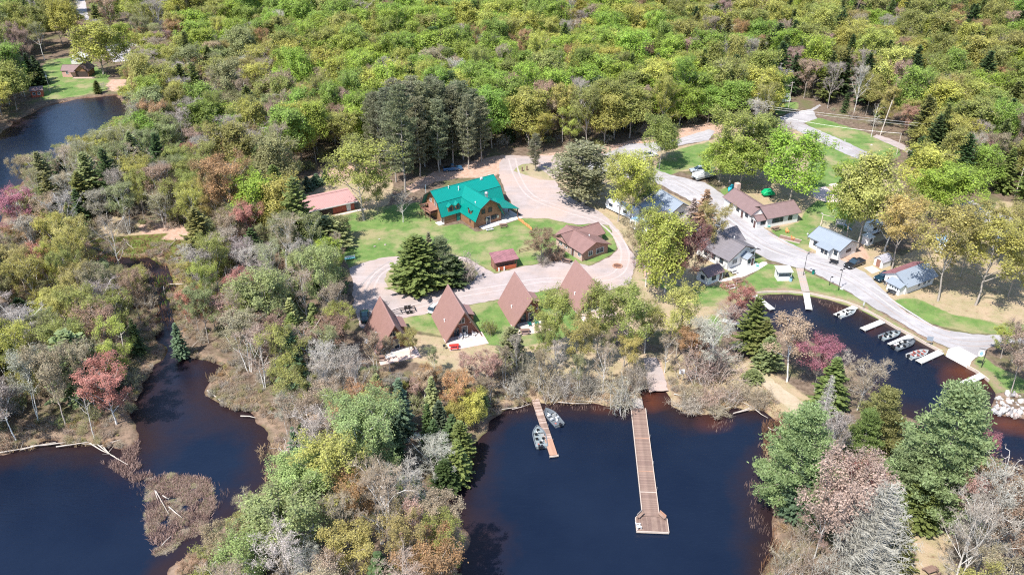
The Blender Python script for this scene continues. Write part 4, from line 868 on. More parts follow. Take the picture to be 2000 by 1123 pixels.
window(wh, -1.2, 0.39, 1.0, 0.7, 0.8, R(-90), 'trim_dark'); window(wh, -0.5, 0.39, 1.0, 0.5, 0.8, R(-90), 'trim_dark'); door(wh, -2.71, 1.2, 0, 0.85, 1.9, R(180)); window(wh, -2.71, 2.3, 1.0, 0.6, 0.8, R(180), 'trim_dark')
for yy in (5.4, 9.2, 12.0): window(wh, -2.21, yy, 1.1, 1.0, 0.9, R(180), 'trim_dark')
door(wh, -2.21, 7.2, 0, 0.95, 2.0, R(180)); window(wh, 9.41, 3.0, 1.1, 1.0, 1.0, 0)

# ------------------------------------------------------------------ blue-grey roofed cottages
c1 = empty('cottage', (75.5, 175.1), R(34), 'white cottage with a blue-grey metal roof beside the black pickup', 'cottage')
gable(c1, 0, 6.6, 0, 8.2, 2.7, 4.2, 'y', 'blue_roof', 'white_wall', 0.45, 0.6); MB().box(-1.4, -0.01, 1.6, 5.0, -0.3, 2.35).build('bay_wall', M['white_siding'], c1)
MB().slab([(0.4, 1.3, 2.98), (-1.9, 1.3, 2.3), (-1.9, 5.3, 2.3), (0.4, 5.3, 2.98)], 0.12).build('bay_roof', M['blue_roof'], c1)
window(c1, 3.6, -0.01, 1.2, 1.4, 0.6, R(-90), 'trim_dark')
for yy in (2.4, 3.4): window(c1, -1.41, yy, 1.0, 0.6, 0.9, R(180), 'trim_dark')
window(c1, -0.01, 0.8, 1.1, 0.8, 0.9, R(180), 'trim_dark'); window(c1, -0.01, 6.6, 1.1, 0.8, 0.9, R(180), 'trim_dark')
c2 = empty('cottage', (84.9, 159.4), R(30), 'white cottage with one maroon and one blue-grey roof slope beside the blue pickup', 'cottage')
MB().prism([(0, -0.3), (5.6, -0.3), (5.6, 2.6), (2.9, 4.0), (0, 2.3)], 'x', 0, 9.2).build('wall', M['white_siding'], c2)
ra = MB().slab([(-0.5, 2.9, 4.15), (9.7, 2.9, 4.15), (9.7, -0.7, 2.15), (-0.5, -0.7, 2.15)], 0.13).build('roof', M['blue_roof_x'], c2); tag(ra, 'blue-grey metal roof slope')
rb = MB().slab([(-0.5, 2.93, 4.17), (9.7, 2.93, 4.17), (9.7, 6.2, 2.55), (-0.5, 6.2, 2.55)], 0.13).build('roof', M['rust_roof'], c2); tag(rb, 'maroon metal roof slope')
MB().box(-1.7, -0.01, 0.3, 3.5, -0.3, 1.95).build('porch_wall', M['white_wall'], c2); MB().slab([(0.1, 0.0, 2.75), (-2.1, 0.0, 2.0), (-2.1, 3.9, 2.0), (0.1, 3.9, 2.75)], 0.1).build('porch_roof', M['blue_roof'], c2)
for yy in (0.8, 1.4, 2.1, 2.7): window(c2, -1.71, yy, 1.1, 0.32, 0.5, R(180), 'trim_white', cross=False)
for xx in (4.2, 6.0, 7.6): window(c2, xx, -0.01, 0.9, 0.8, 0.9, R(-90))
door(c2, -0.01, 4.4, 0, 0.85, 1.95, R(180), 'door_brown')
c3 = empty('cottage', (39.9, 195.8), R(27), 'white cottage with a blue-grey roof half shaded by the big yellow-green trees', 'cottage')
gable(c3, 0, 6.2, 0, 11.5, 2.7, 4.6, 'y', 'blue_roof', 'white_wall', 0.5, 0.8); gable(c3, -5.5, -0.02, 2.0, 8.5, 2.5, 3.6, 'x', 'blue_roof_x', 'white_wall', 0.4, 0.4, wname='side_wall', rname='side_roof')
window(c3, 3.4, -0.01, 1.0, 1.4, 1.0, R(-90)); window(c3, 1.2, -0.01, 1.0, 0.8, 1.0, R(-90)); window(c3, 6.21, 4, 1.0, 1.0, 1.0, 0)
c4 = empty('cottage', W(1398, 463), R(33), 'small white cottage with a blue-grey roof between the spruce and the flagpole', 'cottage')
gable(c4, -4.5, 1.2, 0, 5.6, 2.4, 3.6, 'y', 'blue_roof', 'white_wall', 0.4, 0.5); window(c4, -1.0, -0.01, 1.0, 1.0, 0.9, R(-90))
rs = empty('round_roof_shed', (84.3, 170.9), R(31), 'small white shed with an arched grey roof and maroon door', 'shed')
prof = [(i / 8 * 2.4, 1.5 + 1.25 * math.sin(math.pi * i / 8)) for i in range(9)]
MB().prism([(0, -0.2), (2.4, -0.2)] + prof[::-1], 'x', 0, 2.8).build('wall', M['white_wall'], rs)
r = MB(); pp = [(1.2 + (a - 1.2) * 1.12, z + 0.06) for a, z in prof]
for i in range(8): r.slab([(-0.3, pp[i][0], pp[i][1]), (3.0, pp[i][0], pp[i][1]), (3.0, pp[i+1][0], pp[i+1][1]), (-0.3, pp[i+1][0], pp[i+1][1])], 0.07)
r.build('roof', M['shingle_grey'], rs); door(rs, -0.01, 1.2, 0, 1.1, 1.9, R(180), 'wood_brown')
ws = empty('outhouse', W(1694, 481), R(33), 'tiny white outhouse with a square window hole under the trees', 'shed')
MB().box(0, 2.0, 0, 1.8, -0.1, 2.0).build('wall', M['white_wall'], ws); MB().slab([(-0.2, -0.2, 2.05), (2.2, -0.2, 2.05), (2.2, 2.0, 2.3), (-0.2, 2.0, 2.3)], 0.08).build('roof', M['trim_white'], ws); window(ws, 1.0, -0.01, 1.0, 0.6, 0.6, R(-90), 'trim_dark', cross=False)
fh = empty('fish_cleaning_hut', W(1518, 549), R(2), 'white fish-cleaning hut with a flat roof and open front beside the boardwalk', 'hut')
MB().box(0, 3.0, 0, 0.12, 0, 0.95).box(0, 0.12, 0.12, 2.2, 0, 0.95).box(2.88, 3.0, 0.12, 2.2, 0, 0.95).box(0, 3.0, 2.2, 2.32, 0, 2.2).build('wall', M['white_wall'], fh)
for a, c_ in ((0.0, 0.0), (2.9, 0.0)): MB().box(a, a + 0.1, c_, c_ + 0.1, 0.95, 2.3).build('post', M['trim_white'], fh)
MB().slab([(-0.2, -0.3, 2.35), (3.2, -0.3, 2.35), (3.2, 2.6, 2.5), (-0.2, 2.6, 2.5)], 0.12).build('roof', M['trim_white'], fh); MB().box(0.3, 2.7, 0.3, 1.0, 0.85, 0.93).build('counter', M['blue_roof'], fh)

# ------------------------------------------------------------------ far cabins at the north pond
tc_ = empty('pond_cabin', (-172, 323.9), R(2), 'pink cabin with a brown gabled roof on the lawn by the far pond', 'cabin')
gable(tc_, 0, 7.4, 0, 5.2, 2.5, 3.9, 'x', 'brown_roof', 'pink_siding', 0.3, 0.3); gable(tc_, 5.2, 10.0, -0.4, 5.6, 2.5, 4.5, 'y', 'brown_roof', 'log_wall', 0.4, 0.6, wname='porch_wall', rname='porch_roof')
MB().slab([(2.8, -1.5, 2.2), (5.6, -1.5, 2.2), (5.6, 0.2, 2.7), (2.8, 0.2, 2.7)], 0.1).build('awning', M['brown_roof'], tc_); MB().box(5.4, 9.8, -0.5, -0.42, 0.2, 2.2).build('porch_shade_panel', M['trim_dark'], tc_)  # dark sheet before the porch wall paints the shade of its opening
window(tc_, 2.0, -0.01, 1.2, 0.8, 0.9, R(-90)); MB().box(4.5, 12.5, -2.4, -0.6, -0.2, 0.12).build('deck', M['wood_weathered'], tc_)
rs2 = empty('sauna_hut', (-171.3, 298.0), R(22), 'little red hut with two white-framed windows beside the white birches', 'hut')
MB().box(0, 3.8, 0, 3.2, -0.2, 2.4).build('wall', M['red_wall'], rs2); MB().slab([(-0.3, -0.3, 2.4), (4.1, -0.3, 2.4), (4.1, 3.5, 3.0), (-0.3, 3.5, 3.0)], 0.1).build('roof', M['brown_roof'], rs2)
for xx in (1.0, 2.6): window(rs2, xx, -0.01, 0.9, 0.8, 0.9, R(-90))
wc = empty('white_roof_shed', W(140, 126), R(10), 'pale cream shed with a whitish roof behind the pink pond cabin', 'shed')
gable(wc, 0, 5.5, 0, 5.0, 2.2, 3.5, 'y', 'trim_white', 'white_siding', 0.3, 0.3); window(wc, 2.7, -0.01, 0.9, 1.2, 0.8, R(-90), 'trim_dark')

# ------------------------------------------------------------------ campers
mat('camper_white', (0.72, 0.73, 0.74), 0.45, 0.04); mat('camper_blue', (0.25, 0.42, 0.60), 0.5, 0.06)
def camper(xy, ang, L_, label, roofm='camper_white'):
    o = empty('camper_trailer', xy, ang, label, 'camper', 'campers parked under the trees'); w = 2.4
    MB().prism([(0.2, 0.5), (L_ - 0.1, 0.5), (L_, 1.4), (L_ - 0.2, 2.8), (0.4, 2.8), (0, 1.5)], 'y', 0, w).build('body', M['camper_white'], o, loc=None)
    MB().box(0.4, L_ - 0.2, 0.02, w - 0.02, 2.8, 2.88).build('roof', M[roofm], o); MB().box(0.3, L_ - 0.2, -0.02, 0.0, 1.0, 1.15).box(0.3, L_ - 0.2, w, w + 0.02, 1.0, 1.15).build('stripe', M['camper_blue'], o)
    for xx in (L_ * 0.2, L_ * 0.72): window(o, xx, -0.01, 1.5, 1.1, 0.6, R(-90), 'trim_dark', cross=False)
    door(o, L_ * 0.48, -0.01, 0.6, 0.7, 1.8, R(-90), 'camper_white', 'trim_dark')
    for yy in (0.05, w - 0.25): MB().tube((L_ * 0.45, yy, 0.35), (L_ * 0.45, yy + 0.2, 0.35), 0.35, 0.35, 12).build('wheel', M['rubber'], o)
    MB().box(L_ * 0.5, L_ * 0.5 + 0.7, 0.9, 1.5, 2.88, 3.1).build('air_unit', M['metal_white'], o); return o
camper(W(1182, 408), R(-52), 10, 'long camper with a pale roof below the dark round pine'); camper(W(1228, 446), R(-52), 6, 'short camper with a blue roof between two thick trunks', 'camper_blue')
camper(W(1922, 472), R(25), 8.5, 'big white camper in clearing behind the olive trees at right'); camper(W(1958, 498), R(60), 6.5, 'white camper nearest the right edge under the olive trees'); camper(W(1846, 500), R(70), 5.5, 'blue-roofed camper hidden among brown oak branches', 'camper_blue')
camper(W(1700, 462), R(30), 6.0, 'white camper in the shade behind the two pickups'); camper(W(1512, 203), R(10), 6, 'white trailer at the far end of the upper lawn')
# ------------------------------------------------------------------ docks
mat('deck_board', (0.235, 0.16, 0.125), 0.75, 0.3, 1.2); mat('deck_board_b', (0.19, 0.125, 0.10), 0.75, 0.3, 1.2); mat('deck_orange', (0.38, 0.22, 0.15), 0.7, 0.2, 1.5)
mat('dock_white', (0.58, 0.57, 0.54), 0.7, 0.06, 2); mat('dock_edge', (0.48, 0.40, 0.34), 0.7, 0.1)
prr = random.Random(5)
# long fishing pier
p0 = np.array(W(1246.5, 797, -0.1)); p1 = np.array(W(1271.5, 1009, -0.1)); d = p1 - p0; Lp = float(np.hypot(*d)); ang = math.atan2(d[1], d[0])
pier = empty('fishing_pier', (p0[0], p0[1], 0), ang, 'long brown plank fishing pier ending in a wide platform with two benches', 'pier')
pw_ = 2.44; pitch = 0.152; bm_ = MB().box(0, pitch - 0.018, -pw_/2, pw_/2, -0.10, -0.055); meA = bm_.mesh('plank', M['deck_board']); meB = bm_.mesh('plank', M['deck_board_b'])
n = int(Lp / pitch)
for i in range(n): link('plank', meA if prr.random() < 0.6 else meB, pier, (i * pitch, 0, prr.uniform(0, 0.012)))
for s in (-1, 1): MB().box(0, Lp - 0.5, s * (pw_/2 + 0.05) - 0.05, s * (pw_/2 + 0.05) + 0.05, -0.35, 0.0).build('edge_rail', M['dock_edge'], pier)
MB().box(0.1, Lp, -pw_/2 + 0.1, pw_/2 - 0.1, -0.42, -0.12).build('float', M['trim_dark'], pier)
for k in (0.31, 0.62, 0.80): MB().box(Lp * k, Lp * k + 0.12, -pw_/2, pw_/2, -0.06, 0.005).build('joint_strip', M['deck_orange'] if k < 0.8 else M['dock_edge'], pier)
# platform: width 4.6, depth 3.2, front corners cut behind
plat = [(Lp - 0.9, -1.25), (Lp + 0.35, -2.35), (Lp + 3.05, -2.35), (Lp + 3.05, 2.35), (Lp + 0.35, 2.35), (Lp - 0.9, 1.25)]
yy = -2.3; bw = 0.142
while yy < 2.3:
    a = abs(yy + bw / 2); x0 = Lp + 0.02 if a < 1.25 else Lp + 0.02 - 0.9 + (a - 1.25) * 1.25 / 1.1 
    x0 = max(x0, Lp - 0.9) if a >= 1.25 else Lp + 0.02
    MB().box(x0, Lp + 3.0, yy, yy + bw - 0.016, -0.10, -0.05 + prr.uniform(0, 0.01)).build('plank', M['deck_board_b'] if prr.random() < 0.5 else M['deck_board'], pier); yy += bw
for a, b_ in ((0, 1), (1, 2), (2, 3), (3, 4), (4, 5)): MB().beam((plat[a][0], plat[a][1], -0.15), (plat[b_][0], plat[b_][1], -0.15), 0.1, 0.32).build('edge_rail', M['dock_edge'], pier)
MB().box(Lp, Lp + 2.95, -2.25, 2.25, -0.45, -0.12).build('float', M['trim_dark'], pier)
for s in (-1, 1):
    a = Vector((Lp - 0.55, s * 1.35, 0)); b2 = Vector((Lp + 0.5, s * 2.15, 0)); inn = Vector((0.62, -s * 0.72, 0)).normalized()
    be = MB().slab([a + Vector((0, 0, .42)), b2 + Vector((0, 0, .42)), b2 + inn * .45 + Vector((0, 0, .42)), a + inn * .45 + Vector((0, 0, .42))], 0.07).build('bench_seat', M['deck_board'], pier)
    MB().beam(a + Vector((0, 0, 0.62)), b2 + Vector((0, 0, 0.62)), 0.06, 0.38).build('bench_back', M['deck_orange'] if s > 0 else M['wood_grey'], pier)
    for q in (a, b2): MB().beam(q + inn * 0.2 + Vector((0, 0, -0.05)), q + inn * 0.2 + Vector((0, 0, 0.38)), 0.1).build('bench_leg', M['deck_board_b'], pier)
for k in (0.04, 0.3, 0.55, 0.78):
    MB().tube((Lp * k, pw_/2 + 0.17, -2.0), (Lp * k, pw_/2 + 0.17, 0.5), 0.05, 0.05, 6).build('mooring_pipe', M['metal_grey'], pier)
# a chair on the platform
def adirondack(xy, z, rz, label, m='metal_white', group=None):
    o = empty('garden_chair', (xy[0], xy[1], z), rz, label, 'chair', group)
    MB().slab([(-0.28, -0.25, 0.38), (0.28, -0.25, 0.38), (0.28, 0.25, 0.30), (-0.28, 0.25, 0.30)], 0.05).build('seat', M[m], o)
    MB().slab([(-0.28, 0.22, 0.3), (0.28, 0.22, 0.3), (0.24, 0.5, 1.0), (-0.24, 0.5, 1.0)], 0.05).build('backrest', M[m], o)
    for s in (-1, 1):
        MB().box(s*0.34 - 0.07, s*0.34 + 0.07, -0.32, 0.34, 0.52, 0.57).build('armrest', M[m], o)
        MB().box(s*0.32 - 0.04, s*0.32 + 0.04, -0.3, -0.2, 0, 0.52).build('leg', M[m], o); MB().box(s*0.32 - 0.04, s*0.32 + 0.04, 0.2, 0.3, 0, 0.52).build('leg', M[m], o)
    return o
cx_, cy_ = W(1247.5, 1030, 0); adirondack((cx_, cy_), -0.04, R(100), 'white chair at the left edge of the pier platform')
# dock ramp
q0 = np.array(W(1243, 778, 0)); q1 = p0; d = q1 - q0; rp = empty('gangway', (q0[0], q0[1], 0.1), math.atan2(d[1], d[0]), 'short grey ramp joining the shore to the long fishing pier', 'gangway'); Lr = float(np.hypot(*d)) + 0.1
for i in range(int(Lr / 0.25)): link('board', MB().box(0, 0.23, -0.85, 0.85, -0.06, 0).mesh('board', M['wood_grey']), rp, (i * 0.25, 0, -0.1 * i * 0.25 / Lr - 0.02))
for s in (-1, 1): MB().beam((0, s * 0.9, -0.03), (Lr, s * 0.9, -0.12), 0.08, 0.14).build('edge_rail', M['wood_grey'], rp)
# short wooden dock
a = np.array(W(1045.5, 779, 0)); b_ = np.array(W(1082, 889, 0)); d = b_ - a; Ls = float(np.hypot(*d))
sd_ = empty('wooden_dock', (a[0], a[1], -0.05), math.atan2(d[1], d[0]), 'narrow brown wooden dock with a fishing boat on either side', 'dock')
mb = MB().box(0, 0.165, -0.62, 0.62, -0.05, 0); m1, m2, m3 = mb.mesh('plank', M['wood_weathered']), mb.mesh('plank', M['deck_board']), mb.mesh('plank', M['deck_orange'])
for i in range(int(Ls / 0.185)): link('plank', m3 if i * 0.185 > Ls * 0.72 else (m2 if prr.random() < 0.5 else m1), sd_, (i * 0.185, 0, 0))
for s in (-1, 1): MB().box(0, Ls, s * 0.60 - 0.05, s * 0.60 + 0.05, -0.25, -0.055).build('stringer', M['wood_weathered'], sd_)
for k in (0.25, 0.5, 0.75, 1.0):
    for s in (-1, 1): MB().tube((Ls * k - 0.05, s * 0.7, -1.6), (Ls * k - 0.05, s * 0.7, 0.25), 0.045, 0.045, 6).build('leg', M['metal_grey'], sd_)
MB().box(Ls, Ls + 0.14, -0.75, 0.75, -0.2, 0.03).build('end_board', M['dock_edge'], sd_)
# white docks in the harbour
def white_dock(pa, pb, w, label, n=None, poles=True):
    a = np.array(W(*pa, 0.0)); b_ = np.array(W(*pb, 0.0)); d = b_ - a; L_ = float(np.hypot(*d)); o = empty('boat_dock', (a[0], a[1], 0.0), math.atan2(d[1], d[0]), label, 'dock', 'white docks in the harbour')
    n = n or max(2, int(L_ / 0.62)); s = L_ / n; me = MB().box(0, s - 0.03, -w/2, w/2, -0.07, 0).mesh('deck_panel', M['dock_white'])
    for i in range(n): link('deck_panel', me, o, (i * s, 0, 0))
    for sg in (-1, 1): MB().box(0, L_, sg * (w/2 - 0.05) - 0.04, sg * (w/2 - 0.05) + 0.04, -0.25, -0.075).build('side_beam', M['metal_grey'], o)
    for k in (0.5, 0.98):
        for sg in (-1, 1): MB().tube((L_ * k, sg * (w/2 + 0.05), -1.7), (L_ * k, sg * (w/2 + 0.05), 0.1 if (sg < 0 or k < 0.9) else 1.0), 0.035, 0.035, 6).build('leg', M['metal_grey'], o)
    return o
white_dock((1671, 599), (1633, 616), 1.35, 'white dock with a grey boat moored along its right side, nearest the boardwalk')
white_dock((1724, 627), (1684.5, 643), 1.3, 'empty white dock, second along the harbour wall from the boardwalk')
white_dock((1780, 655.5), (1738.5, 673.5), 1.3, 'white dock between the two dark fishing boats')
white_dock((1838, 686.5), (1794, 706.5), 1.35, 'white dock beside the boat ramp with a white boat alongside')
white_dock((1919, 732), (1877.5, 750), 1.35, 'empty white dock right of the boat ramp')
white_dock((1474, 577), (1509, 604), 1.3, 'white dock on the far left of the harbour pointing away from the picnic tables')
white_dock((1411, 625), (1494, 641), 1.25, 'white dock mostly hidden behind the bare shrubs and cedar', 16)
bw_ = empty('boardwalk', (*W(1562, 524), 0.06), 0, 'grey plank boardwalk crossing the lawn to a white floating section', 'boardwalk')
a = np.array(W(1562, 524)); b_ = np.array(W(1574, 571)); c_ = np.array(W(1579, 603, -0.1)); d = b_ - a; L1 = float(np.hypot(*d)); bw_.rotation_euler.z = math.atan2(d[1], d[0])
me = MB().box(0, 0.27, -0.85, 0.85, -0.06, 0).mesh('plank', M['wood_grey']); me2 = MB().box(0, 0.27, -0.85, 0.85, -0.06, 0).mesh('plank', M['wood_weathered'])
for i in range(int(L1 / 0.3)): link('plank', me if prr.random() < 0.6 else me2, bw_, (i * 0.3, 0, 0))
white_dock((1574.5, 571), (1580, 604), 1.35, 'white dock continuing the grey boardwalk out over the harbour', 12)

# ------------------------------------------------------------------ boats
mat('hull_grey', (0.14, 0.16, 0.18), 0.5, 0.08); mat('hull_white', (0.42, 0.42, 0.41), 0.35, 0.04); mat('boat_carpet', (0.10, 0.115, 0.13), 0.95, 0.15, 4); mat('boat_carpet_pale', (0.20, 0.235, 0.245), 0.9, 0.12, 4)
mat('hull_dark', (0.05, 0.06, 0.075), 0.5, 0.1); mat('cushion_red', (0.34, 0.11, 0.09), 0.6, 0.1); mat('cushion_orange', (0.75, 0.30, 0.12), 0.6, 0.1); mat('motor_black', (0.02, 0.02, 0.025), 0.3, 0.1)
def boat(xy, ang, L_, B, label, hull='hull_grey', floor='boat_carpet', seats='black_plastic', nseat=4, motors=1, console=True, group='fishing boats moored at the docks', windscreen=False):
    o = empty('fishing_boat', (xy[0], xy[1], WZ), ang, label, 'boat', group)
    N = 12; st = []
    for i in range(N + 1):
        f = i / N; w = B / 2 * (1 - max(0, (f - 0.5) / 0.5) ** 2.3) * (0.93 + 0.07 * min(1, f * 3)); st.append((f * L_ - L_ / 2, max(w, 0.03), 0.52 + 0.22 * f ** 2))
    v = []; f_ = []; 
    for x, w, h_ in st: v += [(x, -w, h_), (x, -w * 0.82, 0.02), (x, 0, -0.18), (x, w * 0.82, 0.02), (x, w, h_), (x, max(w - 0.13, 0.01), h_), (x, max(w - 0.16, 0.01) * 0.9, 0.22), (x, -max(w - 0.16, 0.01) * 0.9, 0.22), (x, -max(w - 0.13, 0.01), h_)]
    mi = []
    for i in range(N):
        for j in range(9):
            f_.append((i*9+j, i*9+(j+1)%9, (i+1)*9+(j+1)%9, (i+1)*9+j)); mi.append(1 if j == 6 else 0)
    mb = MB(); mb.add(v, f_); mb.m = mi; mb.add([], [])
    mb.f.append(tuple(range(0, 9))); mb.m.append(0); mb.f.append(tuple(N*9 + j for j in range(8, -1, -1))); mb.m.append(0)
    mb.build('hull', [M[hull], M[floor]], o)
    f0 = int(N * 0.68); pts = [(st[i][0], -(max(st[i][1] - 0.14, 0.02)), st[i][2] - 0.12) for i in range(f0, N + 1)] + [(st[i][0], max(st[i][1] - 0.14, 0.02), st[i][2] - 0.12) for i in range(N, f0 - 1, -1)]
    MB().slab([(st[f0][0], -(st[f0][1] - .14), .5), (L_ * .42, -B * .2, .5), (L_ * .47, 0, .5), (L_ * .42, B * .2, .5), (st[f0][0], st[f0][1] - .14, .5)], 0.08).build('bow_deck', M[floor], o)
    MB().box(-L_/2 + 0.1, -L_/2 + 0.75, -B/2 + 0.2, B/2 - 0.2, 0.25, 0.48).build('stern_deck', M[floor], o)
    pos = [(-0.12, 0.24), (-0.12, -0.24), (0.1, 0.22), (-0.3, 0.0), (0.3, 0.0), (0.1, -0.24), (-0.32, 0.25)][:nseat]
    for fx, fy in pos:
        s = MB().box(-0.22, 0.22, -0.22, 0.22, 0.42, 0.52).box(-0.26, -0.18, -0.22, 0.22, 0.5, 0.88).mesh('seat', M[seats]); link('seat', s, o, (fx * L_, fy * B, 0.05))
    if console:
        MB().prism([(0.0, 0.22), (0.45, 0.22), (0.4, 0.75), (0.05, 0.92)], 'y', -B * 0.36, -B * 0.1).build('console', M['hull_grey' if hull != 'hull_grey' else 'hull_white'], o)
        if windscreen: MB().box(L_*0.12, L_*0.12 + 0.05, -B*0.36, B*0.36, 0.7, 1.05).build('windscreen', M['glass'], o)
    for k in range(motors):
        yy = 0 if k == 0 else 0.45
        mt = MB().box(-0.55, -0.05, -0.17, 0.17, 0.55, 1.0).box(-0.32, -0.18, -0.07, 0.07, -0.3, 0.55).build('outboard_motor', M['motor_black'], o, loc=(-L_/2, yy, 0)) 
    for gx, gy, gm in ((-0.22, -0.12, 'camper_white'), (0.2, 0.1, 'teal_paint'), (-0.38, 0.2, 'cushion_red')): MB().box(gx * L_ - 0.16, gx * L_ + 0.16, gy * B - 0.13, gy * B + 0.13, 0.25, 0.55).build('gear_box', M[gm if gm in M else 'metal_white'], o)
    MB().tube((L_*0.36, 0.12, 0.62), (L_*0.18, 0.2, 0.66), 0.05, 0.05, 6).build('trolling_motor', M['motor_black'], o)
    return o
def bpos(px, py): return W(px, py, WZ + 0.3)
x, y = bpos(1053.5, 853); boat((x, y), R(97), 5.4, 2.3, 'large grey-teal fishing boat left of the wooden dock, pale floor and black seats', 'hull_grey', 'boat_carpet_pale', nseat=6, motors=2)
x, y = bpos(1079, 815); boat((x, y), R(117), 5.0, 2.15, 'dark grey fishing boat tucked right of the wooden dock near shore', 'hull_grey', 'boat_carpet', 'metal_white', nseat=3)
x, y = bpos(1655, 612); boat((x, y), R(28), 4.9, 1.9, 'pale grey open boat beside the first white dock', 'hull_white', 'boat_carpet_pale', nseat=3, console=False)
x, y = bpos(1740, 655); boat((x, y), R(26), 5.2, 2.1, 'grey fishing boat with pale floor above the middle white dock', 'hull_grey', 'boat_carpet_pale', nseat=5)
x, y = bpos(1767, 673); boat((x, y), R(28), 5.8, 2.3, 'darkest fishing boat with charcoal deck below the middle white dock', 'hull_dark', 'boat_carpet', nseat=4, motors=2)
x, y = bpos(1794, 692); boat((x, y), R(24), 4.9, 1.95, 'white boat with red seats next to the boat ramp dock', 'hull_white', 'boat_carpet_pale', 'cushion_red', nseat=6, console=False)

# pontoon boat on its trailer
mat('teal_canvas', (0.10, 0.52, 0.48), 0.7, 0.08); 
pb_ = empty('pontoon_boat', W(1373, 349), R(29), 'white pontoon boat with a turquoise canopy parked on the gravel pad', 'boat')
for s in (-0.95, 0.95): MB().tube((-3.0, s, 0.75), (2.7, s, 0.75), 0.3, 0.3, 10).tube((-3.0, s, 0.75), (-3.6, s, 0.9), 0.3, 0.05, 10).build('pontoon', M['metal_grey'], pb_)
MB().box(-3.3, 3.1, -1.25, 1.25, 1.05, 1.15).build('deck', M['boat_carpet_pale'], pb_)
for s in (-1, 1): MB().box(-3.1, 2.9, s * 1.22 - 0.04, s * 1.22 + 0.04, 1.15, 1.85).build('side_panel', M['metal_white'], pb_)
for x in (-3.1, 2.9): MB().box(x - 0.04, x + 0.04, -1.18, 1.18, 1.15, 1.85).build('end_panel', M['metal_white'], pb_)
MB().slab([(-3.0, -1.15, 1.9), (0.6, -1.15, 1.9), (0.6, 1.15, 2.0), (-3.0, 1.15, 2.0)], 0.08).build('cover', M['hull_white'], pb_)
MB().slab([(0.9, -1.2, 3.0), (3.0, -1.2, 2.9), (3.0, 1.2, 2.9), (0.9, 1.2, 3.0)], 0.06).build('canopy', M['teal_canvas'], pb_)
for x in (1.0, 2.9):
    for s in (-1.18, 1.18): MB().beam((x, s, 1.8), (x, s, 2.92), 0.05).build('canopy_post', M['metal_grey'], pb_)
for x in (1.2, 2.4): MB().box(x, x + 0.6, -1.1, 1.1, 1.15, 1.55).build('bench', M['camper_blue'], pb_)
MB().box(-4.4, 2.6, -0.5, -0.42, 0.4, 0.5).build('trailer_frame', M['metal_dark'], pb_)
for s in (-1.15, 0.95): MB().tube((0.9, s, 0.3), (0.9, s + 0.2, 0.3), 0.3, 0.3, 12).build('wheel', M['rubber'], pb_)
MB().tube((-4.4, 0, 0), (-4.4, 0, 0.6), 0.05, 0.05, 6).build('jack_stand', M['metal_grey'], pb_)

# ------------------------------------------------------------------ vehicles
def carpaint(name, c, r=0.25):
    m, t, b, out = nt(name); b.inputs['Base Color'].default_value = (*c, 1); b.inputs['Roughness'].default_value = r; b.inputs['Metallic'].default_value = 0.25; b.inputs['Coat Weight'].default_value = 0.6; M[name] = m
carpaint('paint_black', (0.022, 0.024, 0.03)); carpaint('paint_navy', (0.012, 0.045, 0.075)); carpaint('paint_green', (0.01, 0.045, 0.045)); carpaint('paint_silver', (0.40, 0.45, 0.52)); carpaint('paint_blue', (0.05, 0.14, 0.26)); carpaint('paint_teal', (0.0, 0.19, 0.16)); carpaint('paint_white', (0.7, 0.7, 0.7))
mat('headlight', (0.75, 0.78, 0.8), 0.15, 0.02)
def loft(sections, closed=True):                 # sections: list of rings of equal length
    mb = MB(); k = len(sections[0]); v = [p for s in sections for p in s]; f = []
    for i in range(len(sections) - 1):
        for j in range(k if closed else k - 1): f.append((i*k+j, i*k+(j+1)%k, (i+1)*k+(j+1)%k, (i+1)*k+j))
    f.append(tuple(range(k))); f.append(tuple((len(sections)-1)*k + j for j in range(k-1, -1, -1))); mb.add(v, f); return mb
def ring(x, w, z0, z1, r=0.12): return [(x, -w, z0), (x, -w, z1 - r), (x, -w + r, z1), (x, w - r, z1), (x, w, z1 - r), (x, w, z0)]
